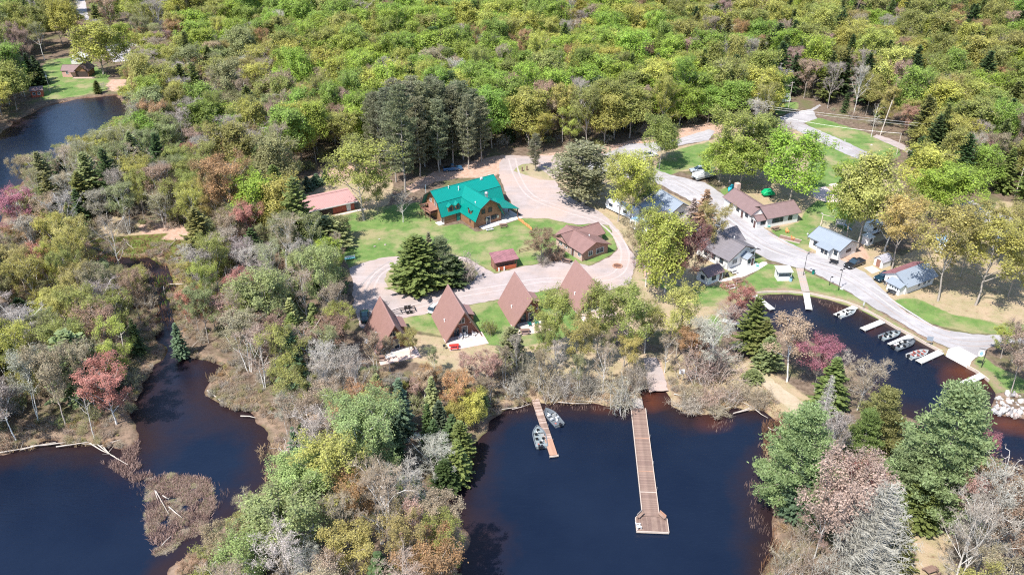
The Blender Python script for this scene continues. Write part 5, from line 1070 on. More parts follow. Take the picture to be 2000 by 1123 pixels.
def vehicle(xy, ang, kind, paint, label, L_=5.6):
    o = empty('pickup_truck' if kind == 'pickup' else 'parked_car', xy, ang, label, 'pickup' if kind == 'pickup' else 'car'); h = L_ / 2; w = 0.97 if kind == 'pickup' else 0.9
    hood = 1.12 if kind == 'pickup' else 1.0
    S = [ring(-h, w*.9, .45, .95 if kind == 'pickup' else .9), ring(-h+.15, w, .35, 1.1 if kind == 'pickup' else 1.0), ring(h*.15, w, .35, hood), ring(h*.42, w, .35, hood), ring(h-.35, w*.97, .35, hood-.06), ring(h-.06, w*.92, .4, hood-.16), ring(h, w*.85, .45, hood-.35)]
    loft(S).build('body', M[paint], o, smooth=False)
    if kind == 'pickup':
        c0, c1 = -0.55, h*.42; loft([ring(c0-.1, w*.92, 1.08, 1.12), ring(c0+.12, w*.82, 1.08, 1.8, .15), ring(c1-.85, w*.82, 1.08, 1.82, .15), ring(c1, w*.9, 1.08, 1.13)]).build('cab', M['glass'], o)
        MB().slab([(c0+.18, -w*.7, 1.86), (c1-.9, -w*.7, 1.88), (c1-.9, w*.7, 1.88), (c0+.18, w*.7, 1.86)], 0.06).build('roof', M[paint], o)
        MB().box(-h+.2, c0-.15, -w*.8, w*.8, 1.09, 1.14).build('bed_cover', M['black_plastic'], o)
    else:
        c0, c1 = -h+.12, h*.4; loft([ring(c0, w*.88, .98, 1.03), ring(c0+.35, w*.8, .98, 1.62, .15), ring(c1-1.0, w*.8, .98, 1.66, .15), ring(c1, w*.86, .98, 1.02)]).build('cabin', M['glass'], o)
        MB().slab([(c0+.4, -w*.7, 1.70), (c1-1.05, -w*.7, 1.72), (c1-1.05, w*.7, 1.72), (c0+.4, w*.7, 1.70)], 0.07).build('roof', M[paint], o)
        for s in (-1, 1): MB().beam((c0+.4, s*w*.66, 1.76), (c1-1.05, s*w*.66, 1.78), 0.05).build('roof_rail', M['black_plastic'], o)
    for sx in (-h*.62, h*.62):
        for s in (-1, 1):
            wh_ = MB().tube((sx, s*w - (0.22 if s > 0 else -0.22) , .36), (sx, s*w + s*.02, .36), .36, .36, 14).build('wheel', M['rubber'], o); MB().tube((sx, s*w + s*.02, .36), (sx, s*w + s*.03, .36), .2, .2, 10).build('rim', M['metal_grey'], wh_)
    for s in (-1, 1):
        MB().box(h-.1, h-.0, s*w*.66-.17, s*w*.66+.17, hood-.42, hood-.25).build('headlight', M['headlight'], o); MB().box(-h-.01, -h+.1, s*w*.8-.08, s*w*.8+.08, .7, .95).build('tail_light', M['cushion_red'], o)
        MB().box(c1-.55, c1-.4, s*(w+.1)-.09, s*(w+.1)+.09, 1.1, 1.25).build('wing_mirror', M[paint], o)
    MB().box(h-.06, h+.02, -.45, .45, .55, .8).build('grille', M['black_plastic'], o)
    return o
vehicle(W(1668, 519), R(213), 'pickup', 'paint_black', 'matte black pickup truck beside the blue-roofed cottage', 5.7)
vehicle(W(1728, 545), R(208), 'pickup', 'paint_navy', 'dark blue pickup truck between the arched shed and the maroon-roofed cottage', 5.7)
vehicle(W(1362, 336), R(190), 'car', 'paint_silver', 'silver estate car partly hidden behind the pontoon boat', 4.6)
vehicle(W(713, 622), R(100), 'car', 'paint_green', 'dark green car in tree shade behind the leftmost A-frame', 4.7)
vehicle(W(852, 606), R(60), 'car', 'paint_white', 'light car almost hidden behind the second A-frame', 4.4)
vehicle(W(884, 333), R(12), 'pickup', 'paint_blue', 'blue pickup in deep shade under the tall pines', 5.6)
vehicle(W(1270, 306), R(20), 'car', 'paint_white', 'light car glimpsed behind the yellow-green tree by the bend', 4.5)
vehicle(W(1236, 437), R(-50), 'car', 'paint_blue', 'blue car parked by the trunk below the camper', 4.6) if False else None

# boat trailer
bt = empty('boat_trailer', W(790, 609), R(17), 'empty black boat trailer on the gravel between two A-frames', 'trailer')
for s in (-1, 1):
    MB().beam((-3.6, 0, 0.5), (-1.0, s * 0.85, 0.5), 0.1).build('tongue_rail', M['metal_dark'], bt); MB().beam((-1.0, s * 0.85, 0.5), (2.4, s * 0.85, 0.5), 0.1).build('side_rail', M['metal_dark'], bt)
    MB().beam((-0.8, s * 0.45, 0.75), (2.2, s * 0.45, 0.78), 0.16, 0.06).build('bunk', M['trim_dark'], bt)
    for xx in (0.5, 1.25): MB().tube((xx, s * 1.0, 0.32), (xx, s * 1.2, 0.32), 0.32, 0.32, 12).build('wheel', M['rubber'], bt)
    MB().box(0.15, 1.6, s * 1.1 - 0.14, s * 1.1 + 0.14, 0.66, 0.72).build('mudguard', M['metal_dark'], bt)
for xx in (-0.8, 0.1, 1.0, 2.2): MB().beam((xx, -0.95, 0.52), (xx, 0.95, 0.52), 0.1).build('cross_bar', M['metal_dark'], bt)
MB().tube((-3.0, 0, 0), (-3.0, 0, 1.0), 0.05, 0.05, 6).box(-3.15, -2.85, -0.1, 0.1, 0.9, 1.2).build('winch_stand', M['metal_dark'], bt)

# ------------------------------------------------------------------ picnic tables and garden things
def picnic(xy, ang, label, m='wood_table', z=0.0, L_=1.9):
    o = empty('picnic_table', (xy[0], xy[1], z), ang, label, 'picnic table', 'picnic tables')
    MB().box(-L_/2, L_/2, -0.38, 0.38, 0.70, 0.75).build('tabletop', M[m], o)
    for s in (-1, 1): MB().box(-L_/2, L_/2, s*0.72 - 0.14, s*0.72 + 0.14, 0.41, 0.46).build('bench', M[m], o)
    for xx in (-L_/2 + 0.3, L_/2 - 0.3):
        for s in (-1, 1): MB().beam((xx, s*0.2, 0.70), (xx, s*0.62, 0.0), 0.09).build('leg', M[m], o)
        MB().beam((xx, -0.82, 0.39), (xx, 0.82, 0.39), 0.09).build('crossbeam', M[m], o)
    return o
mat('red_paint', (0.62, 0.04, 0.03), 0.5, 0.08); mat('teal_paint', (0.15, 0.55, 0.50), 0.5, 0.08); mat('table_pale', (0.50, 0.48, 0.45), 0.8, 0.15, 3)
picnic(W(887, 681), R(8), 'bright red picnic table on the second A-frame patio', 'red_paint', 0.13); picnic(W(1025, 651), R(6), 'brown picnic table on the third A-frame patio', 'wood_table', 0.13)
picnic(W(1108, 512), R(-25), 'dark picnic table at the drive edge by the brick house corner'); picnic(W(1427, 563), R(22), 'pale picnic table nearest the red budding shrub', 'table_pale')
picnic(W(1440, 550), R(25), 'brown picnic table beside the concrete path'); picnic(W(1432, 533), R(30), 'grey picnic table on the patio of the grey-roofed house', 'table_pale', 0.08)
picnic(W(1440, 541), R(50), 'dark picnic table at the patio edge of the grey-roofed house', 'wood_table', 0.05) if False else None
picnic(W(1741, 573), R(-38), 'dark picnic table in front of the maroon-roofed cottage', 'black_plastic'); picnic(W(1628, 514), R(-32), 'black picnic table in front of the blue-roofed cottage', 'black_plastic')
picnic(W(1515, 449), R(24), 'reddish picnic table beside the turquoise chair', 'wood_table'); picnic(W(983, 443), R(10), 'brown picnic table on the lodge lawn under the patio edge'); picnic(W(955, 449), R(20), 'white bench table against the lodge wing gable', 'metal_white')
picnic(W(1818, 1119), R(20), 'brown picnic table on the grassy track at the bottom edge'); picnic(W(744, 703), R(12), 'dark picnic table on the leftmost A-frame patio', 'wood_table', 0.13)
for k, (px, py, m_, lb) in enumerate(((900, 663, 'metal_white', 'white chair nearest the post of the second A-frame'), (910, 661, 'metal_white', 'white chair outside the glass door of the second A-frame'), (927, 657, 'metal_white', 'white chair at the right end of the second A-frame porch'),
    (1035, 637, 'paint_teal', 'green chair left on the third A-frame porch'), (1048, 635, 'paint_teal', 'green chair by the third A-frame glass door'), (1012, 644, 'black_plastic', 'dark chair at left of the third A-frame porch'),
    (1501, 444, 'teal_paint', 'turquoise garden chair by the brown-roofed house'), (1537, 455, 'cushion_orange', 'orange chair on the far end of the sitting platform'), (1548, 469, 'cushion_orange', 'orange chair on the near end of the sitting platform'), (1479, 521, 'teal_paint', 'green bench chair by the grey-roofed house porch'),
    (716, 672, 'metal_white', 'white chair left of the leftmost A-frame'), (768, 700, 'metal_white', 'white chair on the leftmost A-frame patio'), (758, 703, 'metal_white', 'white chair facing the water at the leftmost A-frame'), (1420, 541, 'black_plastic', 'black chair on grass between the annexe and path'))):
    adirondack(W(px, py), 0.2 if 'A-frame' in lb and 'left of' not in lb else 0.1 if 'platform' in lb else 0.0, R(20 + 37 * k % 120 - 30), lb, m_)
st = empty('sitting_platform', W(1522, 463), R(-32), 'weathered wooden sitting platform on the lawn with two orange chairs', 'platform')
for i in range(22): link('board', MB().box(0, 0.22, -0.9, 0.9, 0.02, 0.1).mesh('board', M['wood_table']), st, (i * 0.235, 0, 0))
for s in (-1, 1): MB().box(0, 5.2, s*0.97 - 0.06, s*0.97 + 0.06, 0, 0.2).build('edge_board', M['dock_edge'], st)
# patio planters / grills
def grill(xy, label):
    o = empty('grill', xy, rnd.uniform(0, 3), label, 'grill'); MB().sphere((0, 0, 0.85), 0.3, 10, 6).build('bowl', M['black_plastic'], o)
    for k in range(3): t = k * 2.09; MB().beam((0.12*math.cos(t), 0.12*math.sin(t), 0.75), (0.35*math.cos(t), 0.35*math.sin(t), 0), 0.05).build('leg', M['metal_grey'], o)
    return o
grill(W(944, 543), 'round black kettle grill standing alone on the gravel'); grill(W(1726, 557), 'black kettle grill beside the maroon-roofed cottage'); grill(W(868, 682), 'black kettle grill at the corner of the second A-frame patio'); grill(W(1639, 505), 'black kettle grill at the corner of the blue-roofed cottage')
# swing set with a play tower
sw = empty('swing_set', W(1604, 438), R(-28), 'wooden swing set with a pale play tower on the lawn', 'playset')
for xx in (0.0, 3.4):
    for s in (-1, 1): MB().beam((xx, s * 1.1, 0), (xx, 0, 2.6), 0.12).build('leg', M['wood_grey' if xx else 'dock_edge'], sw)
MB().beam((0, 0, 2.6), (3.6, 0, 2.6), 0.12).build('top_beam', M['dock_edge'], sw)
for xx in (1.0, 2.2):
    s_ = MB().box(xx - 0.25, xx + 0.25, -0.1, 0.1, 0.5, 0.54).build('swing_seat', M['black_plastic'], sw)
    for q in (-0.2, 0.2): MB().beam((xx + q, 0, 0.54), (xx + q, 0, 2.55), 0.025).build('chain', M['metal_grey'], s_)
for xx in (3.6, 5.4):
    for s in (-0.8, 0.8): MB().beam((xx, s, 0), (xx, s, 2.4), 0.12).build('tower_post', M['table_pale'], sw)
MB().box(3.6, 5.4, -0.8, 0.8, 1.2, 1.3).build('tower_floor', M['table_pale'], sw)
for zz in (1.55, 1.9, 2.2):
    for s in (-0.8, 0.8): MB().beam((3.6, s, zz), (5.4, s, zz), 0.06, 0.12).build('tower_rail', M['table_pale'], sw)
    MB().beam((5.4, -0.8, zz), (5.4, 0.8, zz), 0.06, 0.12).build('tower_rail', M['table_pale'], sw)
MB().slab([(5.4, -0.3, 1.3), (5.4, 0.3, 1.3), (7.4, 0.3, 0.1), (7.4, -0.3, 0.1)], 0.06).build('slide', M['camper_blue'], sw)
sheet('play_pit', [(1601,437),(1610,430),(1650,450),(1665,466),(1640,468),(1610,448)], 'path_dirt', 0.032)
# tall frame swing
fs = empty('goal_frame', W(1577, 468), R(35), 'tall thin metal swing frame with a hanging ball on the lawn', 'frame')
for xx in (0.0, 3.7): MB().tube((xx, 0, 0), (xx, 0, 2.4), 0.06, 0.06, 6).build('post', M['metal_grey'], fs)
MB().tube((0, 0, 2.4), (3.7, 0, 2.4), 0.05, 0.05, 6).build('crossbar', M['metal_grey'], fs); MB().sphere((-0.35, 0, 1.6), 0.2, 8, 6).build('ball', M['camper_white'], fs)
vp = empty('volleyball_pole', W(1618, 391), 0, 'slim dark pole at the near edge of the sand court', 'pole'); MB().tube((0, 0, 0), (0, 0, 2.6), 0.06, 0.06, 6).build('pole', M['metal_dark'], vp)
# tents, tarps, bins
mat('tarp_blue', (0.02, 0.35, 0.48), 0.6, 0.1); mat('tarp_green', (0.0, 0.33, 0.12), 0.6, 0.1)
tn = empty('covered_canoe', W(1427, 371), R(60), 'turquoise tarp-covered canoe leaning under the lime-green tree', 'canoe'); loft([ring(-1.9, .05, .2, .5, .02), ring(-1, .5, .1, 1.2, .3), ring(1, .5, .1, 1.3, .3), ring(1.9, .05, .2, .6, .02)]).build('tarp', M['tarp_blue'], tn); MB().box(-1.2, 1.2, -0.3, 0.3, 0, 0.12).build('rack', M['wood_grey'], tn)
tg = empty('covered_trailer', W(1499, 383), R(10), 'green tarpaulin over a small trailer behind the brown-roofed house', 'trailer'); loft([ring(-1.6, .9, .6, 1.2, .2), ring(-.8, 1.0, .6, 1.9, .3), ring(.8, 1.0, .6, 1.9, .3), ring(1.6, .9, .6, 1.2, .2)]).build('tarp', M['tarp_green'], tg)
for s in (-1, 1): MB().tube((0.2, s*1.0, 0.3), (0.2, s*1.15, 0.3), 0.3, 0.3, 10).build('wheel', M['rubber'], tg)
db = empty('dumpster', W(1936, 410), R(30), 'dark green dumpster with a black lid on the upper camp clearing', 'dumpster'); MB().prism([(0, 0.1), (2.0, 0.1), (2.2, 1.3), (-0.1, 1.5)], 'x', -1.3, 1.3).build('bin', M['paint_teal'], db); MB().slab([(-1.35, -0.1, 1.56), (1.35, -0.1, 1.56), (1.35, 2.25, 1.36), (-1.35, 2.25, 1.36)], 0.05).build('lid', M['black_plastic'], db)
for nm, px, lb in (('litter_barrel', (1588, 535), 'green barrel planter on the lawn by the lamp post'), ('blue_barrel', (1544, 549), 'blue barrel beside the fish-cleaning hut')):
    o = empty(nm, W(*px), 0, lb, 'barrel'); MB().tube((0, 0, 0), (0, 0, 0.9), 0.32, 0.32, 12).build('barrel', M['paint_teal' if 'green' in lb else 'camper_blue'], o); MB().tube((0, 0, 0.9), (0, 0, 0.96), 0.34, 0.34, 12).build('lid', M['paint_green'], o)
fr_ = empty('fire_ring', W(1206, 520), 0, 'shallow rusty fire pit ring in the middle of the circular drive', 'fire pit')
for k in range(12): t = k * math.pi / 6; MB().box(-0.22, 0.22, -0.15, 0.15, 0, 0.2).build('stone', M['deck_orange'], fr_, loc=(1.0 * math.cos(t), 1.0 * math.sin(t), 0.02), rz=t + 1.57)
MB().tube((0, 0, 0.02), (0, 0, 0.08), 0.9, 0.9, 14).build('ash', M['trim_brown'], fr_)
# ------------------------------------------------------------------ lamp posts, poles, signs
def lamp(px, py, yt, label, double=False):
    x, y = W(px, py); h_ = HT(px, py, yt); o = empty('lamp_post', (x, y, 0), R(30), label, 'lamp post', 'lamp posts along the harbour lawn')
    MB().tube((0, 0, 0), (0, 0, h_), 0.07, 0.05, 8).build('pole', M['metal_dark'], o)
    for s in ((-1, 1) if double else (1,)): a = MB().beam((0, 0, h_), (s * 0.45, 0, h_ + 0.1), 0.06).build('arm', M['metal_dark'], o); MB().box(s * 0.45 - 0.2, s * 0.45 + 0.2, -0.14, 0.14, h_ + 0.05, h_ + 0.2).build('lamp_head', M['metal_dark'], a)
    return o
lamp(1568.7, 538, 497, 'thin lamp post where the boardwalk meets the road'); lamp(1637, 567, 527, 'double-headed lamp post in the middle of the harbour lawn', True); lamp(1619.5, 557, 543, 'short lamp post between the two taller ones')
def upole(px, py, yt, label, arms=1, r=0.14, lean=(0, 0), name='utility_pole', cat='pole', m='pole_wood'):
    x, y = W(px, py); h_ = HT(px, py, yt); o = empty(name, (x, y, 0), R(28), label, cat); MB().tube((0, 0, -0.3), (lean[0], lean[1], h_), r, r * 0.7, 8).build('post', M[m], o)
    for k in range(arms):
        a = MB().beam((lean[0] - 1.0, lean[1], h_ - 0.4 - k * 0.9), (lean[0] + 1.0, lean[1], h_ - 0.4 - k * 0.9), 0.1).build('crossarm', M[m], o)
        for q in (-0.9, 0.9): MB().tube((lean[0] + q, lean[1], h_ - 0.35 - k * 0.9), (lean[0] + q, lean[1], h_ - 0.15 - k * 0.9), 0.05, 0.04, 6).build('insulator', M['metal_grey'], a)
    return o, Vector((x + lean[0], y + lean[1], h_))
u1, t1 = upole(1718.7, 265, 197, 'tall pale leaning utility pole at the back of the upper lawn', 0, 0.16, (1.6, -0.4)); u2, t2 = upole(1751, 302, 262, 'shorter pale pole at the corner of the upper lawn', 0, 0.12)
u3, t3 = upole(1982, 385, 290, 'utility pole at the right edge before the dark conifers', 1, 0.14); u4, t4 = upole(1540, 210, 160, 'utility pole at the far left end of the power line', 1, 0.12); u5, t5 = upole(98, 180, 140, 'grey pole with a white birdhouse by the far pond', 0, 0.1); u6, t6 = upole(1078, 345, 305, 'pale pole on the grassy verge above the gravel lot', 0, 0.16)
MB().box(-0.25, 0.25, -0.2, 0.2, 5.4, 6.0).build('birdhouse', M['trim_white'], u5)
u7, t7 = upole(1404, 480, 403, 'thin white flagpole between the grey house and the road', 0, 0.06, name='flagpole', m='metal_white'); u8, t8 = upole(888, 375 + 7, 352, 'thin mast rising behind the lodge roof', 0, 0.05, name='mast', m='metal_grey') if False else (None, None)
hf = empty('pylon', W(1175, 62), R(5), 'pale two-legged power pylon standing out of the forest top', 'pylon'); hh = HT(1175, 62, 4)
for s in (-0.8, 0.8): MB().tube((s, 0, 0), (s, 0, hh), 0.22, 0.16, 8).build('post', M['log_pale'], hf)
MB().beam((-2.8, 0, hh - 1.2), (2.8, 0, hh - 1.2), 0.25).build('crossarm', M['log_pale'], hf); MB().beam((-2.2, 0, hh - 3.6), (2.2, 0, hh - 3.6), 0.22).build('crossarm', M['log_pale'], hf)
def wire(a, b_, sag, label, r=0.022):
    a, b_ = Vector(a), Vector(b_); mb = MB(); prev = a
    for i in range(1, 13): f = i / 12; p = a.lerp(b_, f) - Vector((0, 0, sag * 4 * f * (1 - f))); mb.tube(prev, p, r, r, 4, cap=False); prev = p
    o = mb.build('power_line', M['metal_grey']); return tag(o, label, 'cable', 'power lines over the upper lawn')
wire((64 + 16, 262, 8.6), (178, 226, 10.3), 1.0, 'upper power line crossing in front of the dark conifers'); wire((81, 262, 7.8), (178.5, 226, 9.3), 1.0, 'middle power line crossing in front of the dark conifers')
wire((84, 259, 6.2), (116.0, 243.4, 6.3), 0.7, 'lowest cable running to the short pale pole'); wire((178, 226, 10.3), (230, 205, 10.0), 1.0, 'power line leaving the picture on the right')
wire((-38 + 80, 262 + 30, 9), (80, 262, 8.6), 0.8, 'power line going into the trees left of the upper lawn')
# hanging oval sign
sx, sy = W(1916.7, 717); hs = HT(1916.7, 717, 682); sg = empty('hanging_sign', (sx, sy, 0), R(-20), 'white oval sign hanging from a tall black post by the boat ramp', 'sign')
MB().tube((0, 0, 0), (0, 0, hs), 0.07, 0.07, 8).build('post', M['metal_dark'], sg); MB().beam((0, 0, hs - 0.1), (-1.3, 0, hs - 0.1), 0.07).build('arm', M['metal_dark'], sg)
ov = [(-0.7 + 0.55 * math.cos(t * math.pi / 8), hs - 1.1 + 0.75 * math.sin(t * math.pi / 8)) for t in range(16)]; MB().prism(ov, 'y', -0.04, 0.04).build('board', M['metal_white'], sg)
ov2 = [(-0.7 + 0.3 * math.cos(t * math.pi / 8), hs - 1.1 + 0.42 * math.sin(t * math.pi / 8)) for t in range(16)]; MB().prism(ov2, 'y', -0.05, 0.05).build('emblem', M['camper_blue'], sg)
def board_sign(px, py, yt, w, h_, label, m='metal_white', rz=0, emblem=True):
    x, y = W(px, py); H_ = HT(px, py, yt); o = empty('sign', (x, y, 0), rz, label, 'sign'); MB().tube((w * 0.4, 0.05, 0), (w * 0.4, 0.05, H_), 0.05, 0.05, 6).build('post', M['metal_grey'], o)
    b_ = MB().box(-w/2, w/2, -0.04, 0.0, H_ - h_, H_).build('board', M[m], o)
    if emblem:
        q = [(-0.28, H_ - h_ * 0.55), (-0.16, H_ - h_ * 0.30), (0.16, H_ - h_ * 0.30), (0.28, H_ - h_ * 0.55)]
        MB().prism(q, 'y', -0.05, -0.041).build('emblem', M['black_plastic'], b_); MB().box(-0.22, 0.22, -0.05, -0.041, H_ - h_ * 0.82, H_ - h_ * 0.66).build('emblem', M['black_plastic'], b_)
        MB().box(-0.10, 0.10, -0.056, -0.051, H_ - h_ * 0.50, H_ - h_ * 0.38).build('emblem', M['metal_white'], b_)
    return o
board_sign(1329, 750, 721, 1.0, 1.0, 'white square sign with a dark emblem on the shore facing the lake'); board_sign(1813, 674, 657, 1.1, 1.0, 'pale sign board on the grass strip by the last docks', 'blue_roof', R(-20), False); board_sign(1470, 418, 398, 1.0, 1.6, 'white upright sign in front of the brown-roofed house', 'metal_white', R(-20), False); board_sign(1685, 603, 590, 0.35, 0.8, 'small white marker sign on the harbour grass', 'metal_white', 0.3, False)
board_sign(957, 352, 341, 1.0, 0.9, 'white notice board behind the lodge at the lot entrance', 'metal_white', 0, False)
# orange snow fence and rail fence
sf = empty('orange_fence', (*W(1012, 430), 0), 0, 'low orange snow fence trailing from the lodge patio', 'fence'); a = np.array(W(1012, 430)); b_ = np.array(W(1039, 451)); d = b_ - a; sf.rotation_euler.z = math.atan2(d[1], d[0]); Lf = float(np.hypot(*d))
for i in range(7): MB().box(i * Lf / 7, (i + 0.85) * Lf / 7, -0.03, 0.03, 0.1 + 0.05 * (i % 2), 0.8 + 0.1 * (i % 3)).build('mesh_panel', M['cushion_orange'], sf)
for i in range(4): MB().beam((i * Lf / 3, 0.06, 0), (i * Lf / 3, 0.06, 1.0), 0.06).build('stake', M['metal_dark'], sf)
rf = empty('rail_fence', (*W(1014, 494), 0), 0, 'low rustic pole fence between the shed and the crabapple', 'fence'); a = np.array(W(1014, 494)); b_ = np.array(W(1048, 486)); d = b_ - a; rf.rotation_euler.z = math.atan2(d[1], d[0]); Lf = float(np.hypot(*d))
for i in range(3): MB().beam((i * Lf / 2, 0, 0), (i * Lf / 2, 0, 1.0), 0.12).build('post', M['trim_brown'], rf)
for zz in (0.5, 0.85): MB().beam((0, 0, zz), (Lf, 0, zz), 0.09).build('rail', M['trim_brown'], rf)
# statues / stumps on the verge, log rounds
for k, (px, py, lb) in enumerate(((1020, 335, 'left carved wooden figure on the grassy verge'), (1029, 333, 'right carved wooden figure on the grassy verge'))):
    o = empty('carved_figure', W(px, py), 0, lb, 'sculpture'); MB().tube((0, 0, 0), (0, 0, 1.0), 0.25, 0.2, 8).sphere((0, 0, 1.2), 0.24, 8, 6).build('body', M['wood_table'], o)
bs = empty('garden_bench', W(684, 508), R(20), 'white and green garden bench frame at the left edge of the lawn', 'bench'); MB().box(-1.2, 1.2, -0.25, 0.25, 0.42, 0.48).build('seat', M['teal_paint'], bs); MB().box(-1.2, 1.2, 0.22, 0.28, 0.5, 1.0).build('backrest', M['metal_white'], bs)
for s in (-1, 1): MB().box(s*1.1-.05, s*1.1+.05, -0.25, 0.25, 0, 0.42).build('leg', M['metal_white'], bs)
# boat ramp and harbour wall, path slabs
rampc = [W(1852, 682), W(1872, 677), W(1908, 696), W(1897, 706)]
rm = MB(); a_, b_2, c_2, d_2 = rampc; rm.slab([(a_[0], a_[1], 0.05), (b_2[0], b_2[1], 0.07), (c_2[0], c_2[1], 0.07), (d_2[0], d_2[1], 0.05)], 0.12)
dd = np.array([W(1846, 689)[0] - a_[0], W(1846, 689)[1] - a_[1]]); rm.slab([(a_[0], a_[1], 0.05), (d_2[0], d_2[1], 0.05), (d_2[0] - 1.6, d_2[1] - 2.4, -0.75), (a_[0] - 1.6, a_[1] - 2.4, -0.75)], 0.12)
mat('ramp_concrete', (0.55, 0.50, 0.46), 0.85, 0.06, 2); tag(rm.build('boat_ramp', M['ramp_concrete']), kind='structure')
def edging(px, name='harbour_edging', w=0.18, z0=-0.8, z1=0.12, m='dock_edge'):
    p = [W(a, b) for a, b in px]; o = empty(name, (*p[0], 0), 0, 'low pale timber edging along the harbour bank' if name == 'harbour_edging' else 'timber kerb along the ' + px_label[name], 'edging')
    for i in range(len(p) - 1): MB().beam((p[i][0] - p[0][0], p[i][1] - p[0][1], (z0 + z1) / 2), (p[i+1][0] - p[0][0], p[i+1][1] - p[0][1], (z0 + z1) / 2), w, z1 - z0).build('timber', M[m], o)
    return o
edging([(1478,571),(1500,569),(1540,568.5),(1585,573),(1620,580.5),(1650,588),(1676,597.5),(1700,609),(1723,622),(1750,638),(1780,653),(1810,670),(1841,686)])
px_label = {'lawn_kerb': 'lawn beside the blue-roofed cottage', 'verge_kerb': 'dry lawn right of the road', 'right_bank_edging': 'bank right of the boat ramp'}
edging([(1500,456),(1530,474),(1560,488),(1581,496),(1590,492)], 'lawn_kerb', 0.15, -0.1, 0.12, 'wood_weathered'); edging([(1742,587),(1771,612),(1800,628),(1820,637),(1856,648)], 'verge_kerb', 0.12, -0.1, 0.1, 'wood_weathered'); edging([(1889,714),(1905,722),(1925,736),(1932,742)], 'right_bank_edging')
for i, poly in enumerate(([(1456,539),(1462,536),(1480,528),(1499,516),(1497,512),(1488,512),(1473,521),(1452,533)], [(1406,552),(1430,547),(1456,539),(1452,534),(1425,542),(1402,548)])): sheet('concrete_path', poly, 'concrete', 0.035 + i * 0.004, rag=0.0)
# white stones, boulder
mat('stone_pale', (0.42, 0.40, 0.385), 0.85, 0.15, 1.5, bump=0.5); mat('stone_pink', (0.38, 0.31, 0.28), 0.85, 0.2, 1.5, bump=0.5); mat('stone_grey', (0.26, 0.25, 0.25), 0.85, 0.2, 1.5, bump=0.5)
def rockmesh(seed):
    rg = random.Random(seed); bm = bmesh.new(); bmesh.ops.create_icosphere(bm, subdivisions=1, radius=1.0)
    for v in bm.verts: v.co *= rg.uniform(0.72, 1.15); v.co.z *= 0.75
    me = bpy.data.meshes.new('rock'); bm.to_mesh(me); bm.free(); return me
ROCKS = []
for i in range(6): me = rockmesh(i); me.materials.append(M[('stone_pale', 'stone_pink', 'stone_pale', 'stone_grey', 'stone_pale', 'stone_pale')[i]]); ROCKS.append(me)
def rock(x, y, s, label, group=None, z=0.0):
    o = link('boulder', ROCKS[rnd.randrange(6)], None, (x, y, z)); o.rotation_euler = (rnd.uniform(0, 6), rnd.uniform(0, 6), rnd.uniform(0, 6)); o.scale = (s, s * rnd.uniform(0.7, 1), s * rnd.uniform(0.6, 0.9)); return tag(o, label, 'rock', group)
rp_ = G([(1938,800),(1950,775),(1972,768),(2000,762),(2060,775),(2070,800),(2000,812),(1955,812)])
k = 0; lo, hi = rp_.min(0), rp_.max(0); placed = []
while k < 170:
    x = rnd.uniform(lo[0], hi[0]); y = rnd.uniform(lo[1], hi[1])
    if not pip(np.array([[x, y]]), rp_)[0]: continue
    s = rnd.choice([0.3, 0.4, 0.5, 0.65, 0.8]); 
    o = rock(x, y, s, '-', 'boulders of the harbour rock pile', rnd.uniform(-0.35, 0.25)); k += 1; fx = (x - lo[0]) / (hi[0] - lo[0]); fy = (y - lo[1]) / (hi[1] - lo[1])
    cl_ = {'stone_pale': 'pale', 'stone_pink': 'pinkish', 'stone_grey': 'grey'}[o.data.materials[0].name]; zn = ('far left', 'left', 'middle', 'right', 'far right')[min(4, int(fx * 5))]; ln = ('waterside', 'central', 'grass-side')[min(2, int(fy * 3))]
    o['label'] = f"{'small' if s < .35 else 'smallish' if s < .45 else 'middling' if s < .6 else 'big' if s < .7 else 'biggest'} {cl_} boulder in the {ln} {zn} part of the rock pile"
x, y = W(1644, 565); rock(x, y, 0.55, 'single large pale boulder beside the double lamp post')
for k, (px, py) in enumerate(((741,468),(732,482),(752,479),(1630,412),(1606,418))): x, y = W(px, py); rock(x, y, 0.45, 'flat white stone lying on the lawn', 'white stones on the lawns')
for k, (px, py) in enumerate(((1598,266),(1605,262),(1662,287),(1668,290),(1650,275),(1702,284),(1752,298),(1735,280))): x, y = W(px, py); rock(x, y, 0.4, 'small white stone on the upper lawn', 'white stones on the upper lawn')
# ------------------------------------------------------------------ driftwood and fallen logs
def log(pa, pb, r, label, group='driftwood logs along the shores', z=0.1, branches=0, m='log_pale'):
    a = W(*pa); b_ = W(*pb); o = empty('fallen_log', (a[0], a[1], 0), 0, label, 'log', group); d = Vector((b_[0] - a[0], b_[1] - a[1], rnd.uniform(-0.1, 0.3))); mid = d * 0.5 + Vector((rnd.uniform(-.2, .2), rnd.uniform(-.2, .2), 0))
    MB().tube((0, 0, z), mid + Vector((0, 0, z)), r, r * 0.8, 6, cap=False).tube(mid + Vector((0, 0, z)), d + Vector((0, 0, z)), r * 0.8, r * 0.35, 6).build('trunk', M[m], o)
    for k in range(branches):
        f = rnd.uniform(0.4, 0.95); p = d * f + Vector((0, 0, z)); q = p + Vector((rnd.uniform(-1, 1), rnd.uniform(-1, 1), rnd.uniform(0.2, 0.8))) * 1.2; MB().tube(p, q, r * 0.4, r * 0.15, 4).build('branch', M[m], o)
    return o
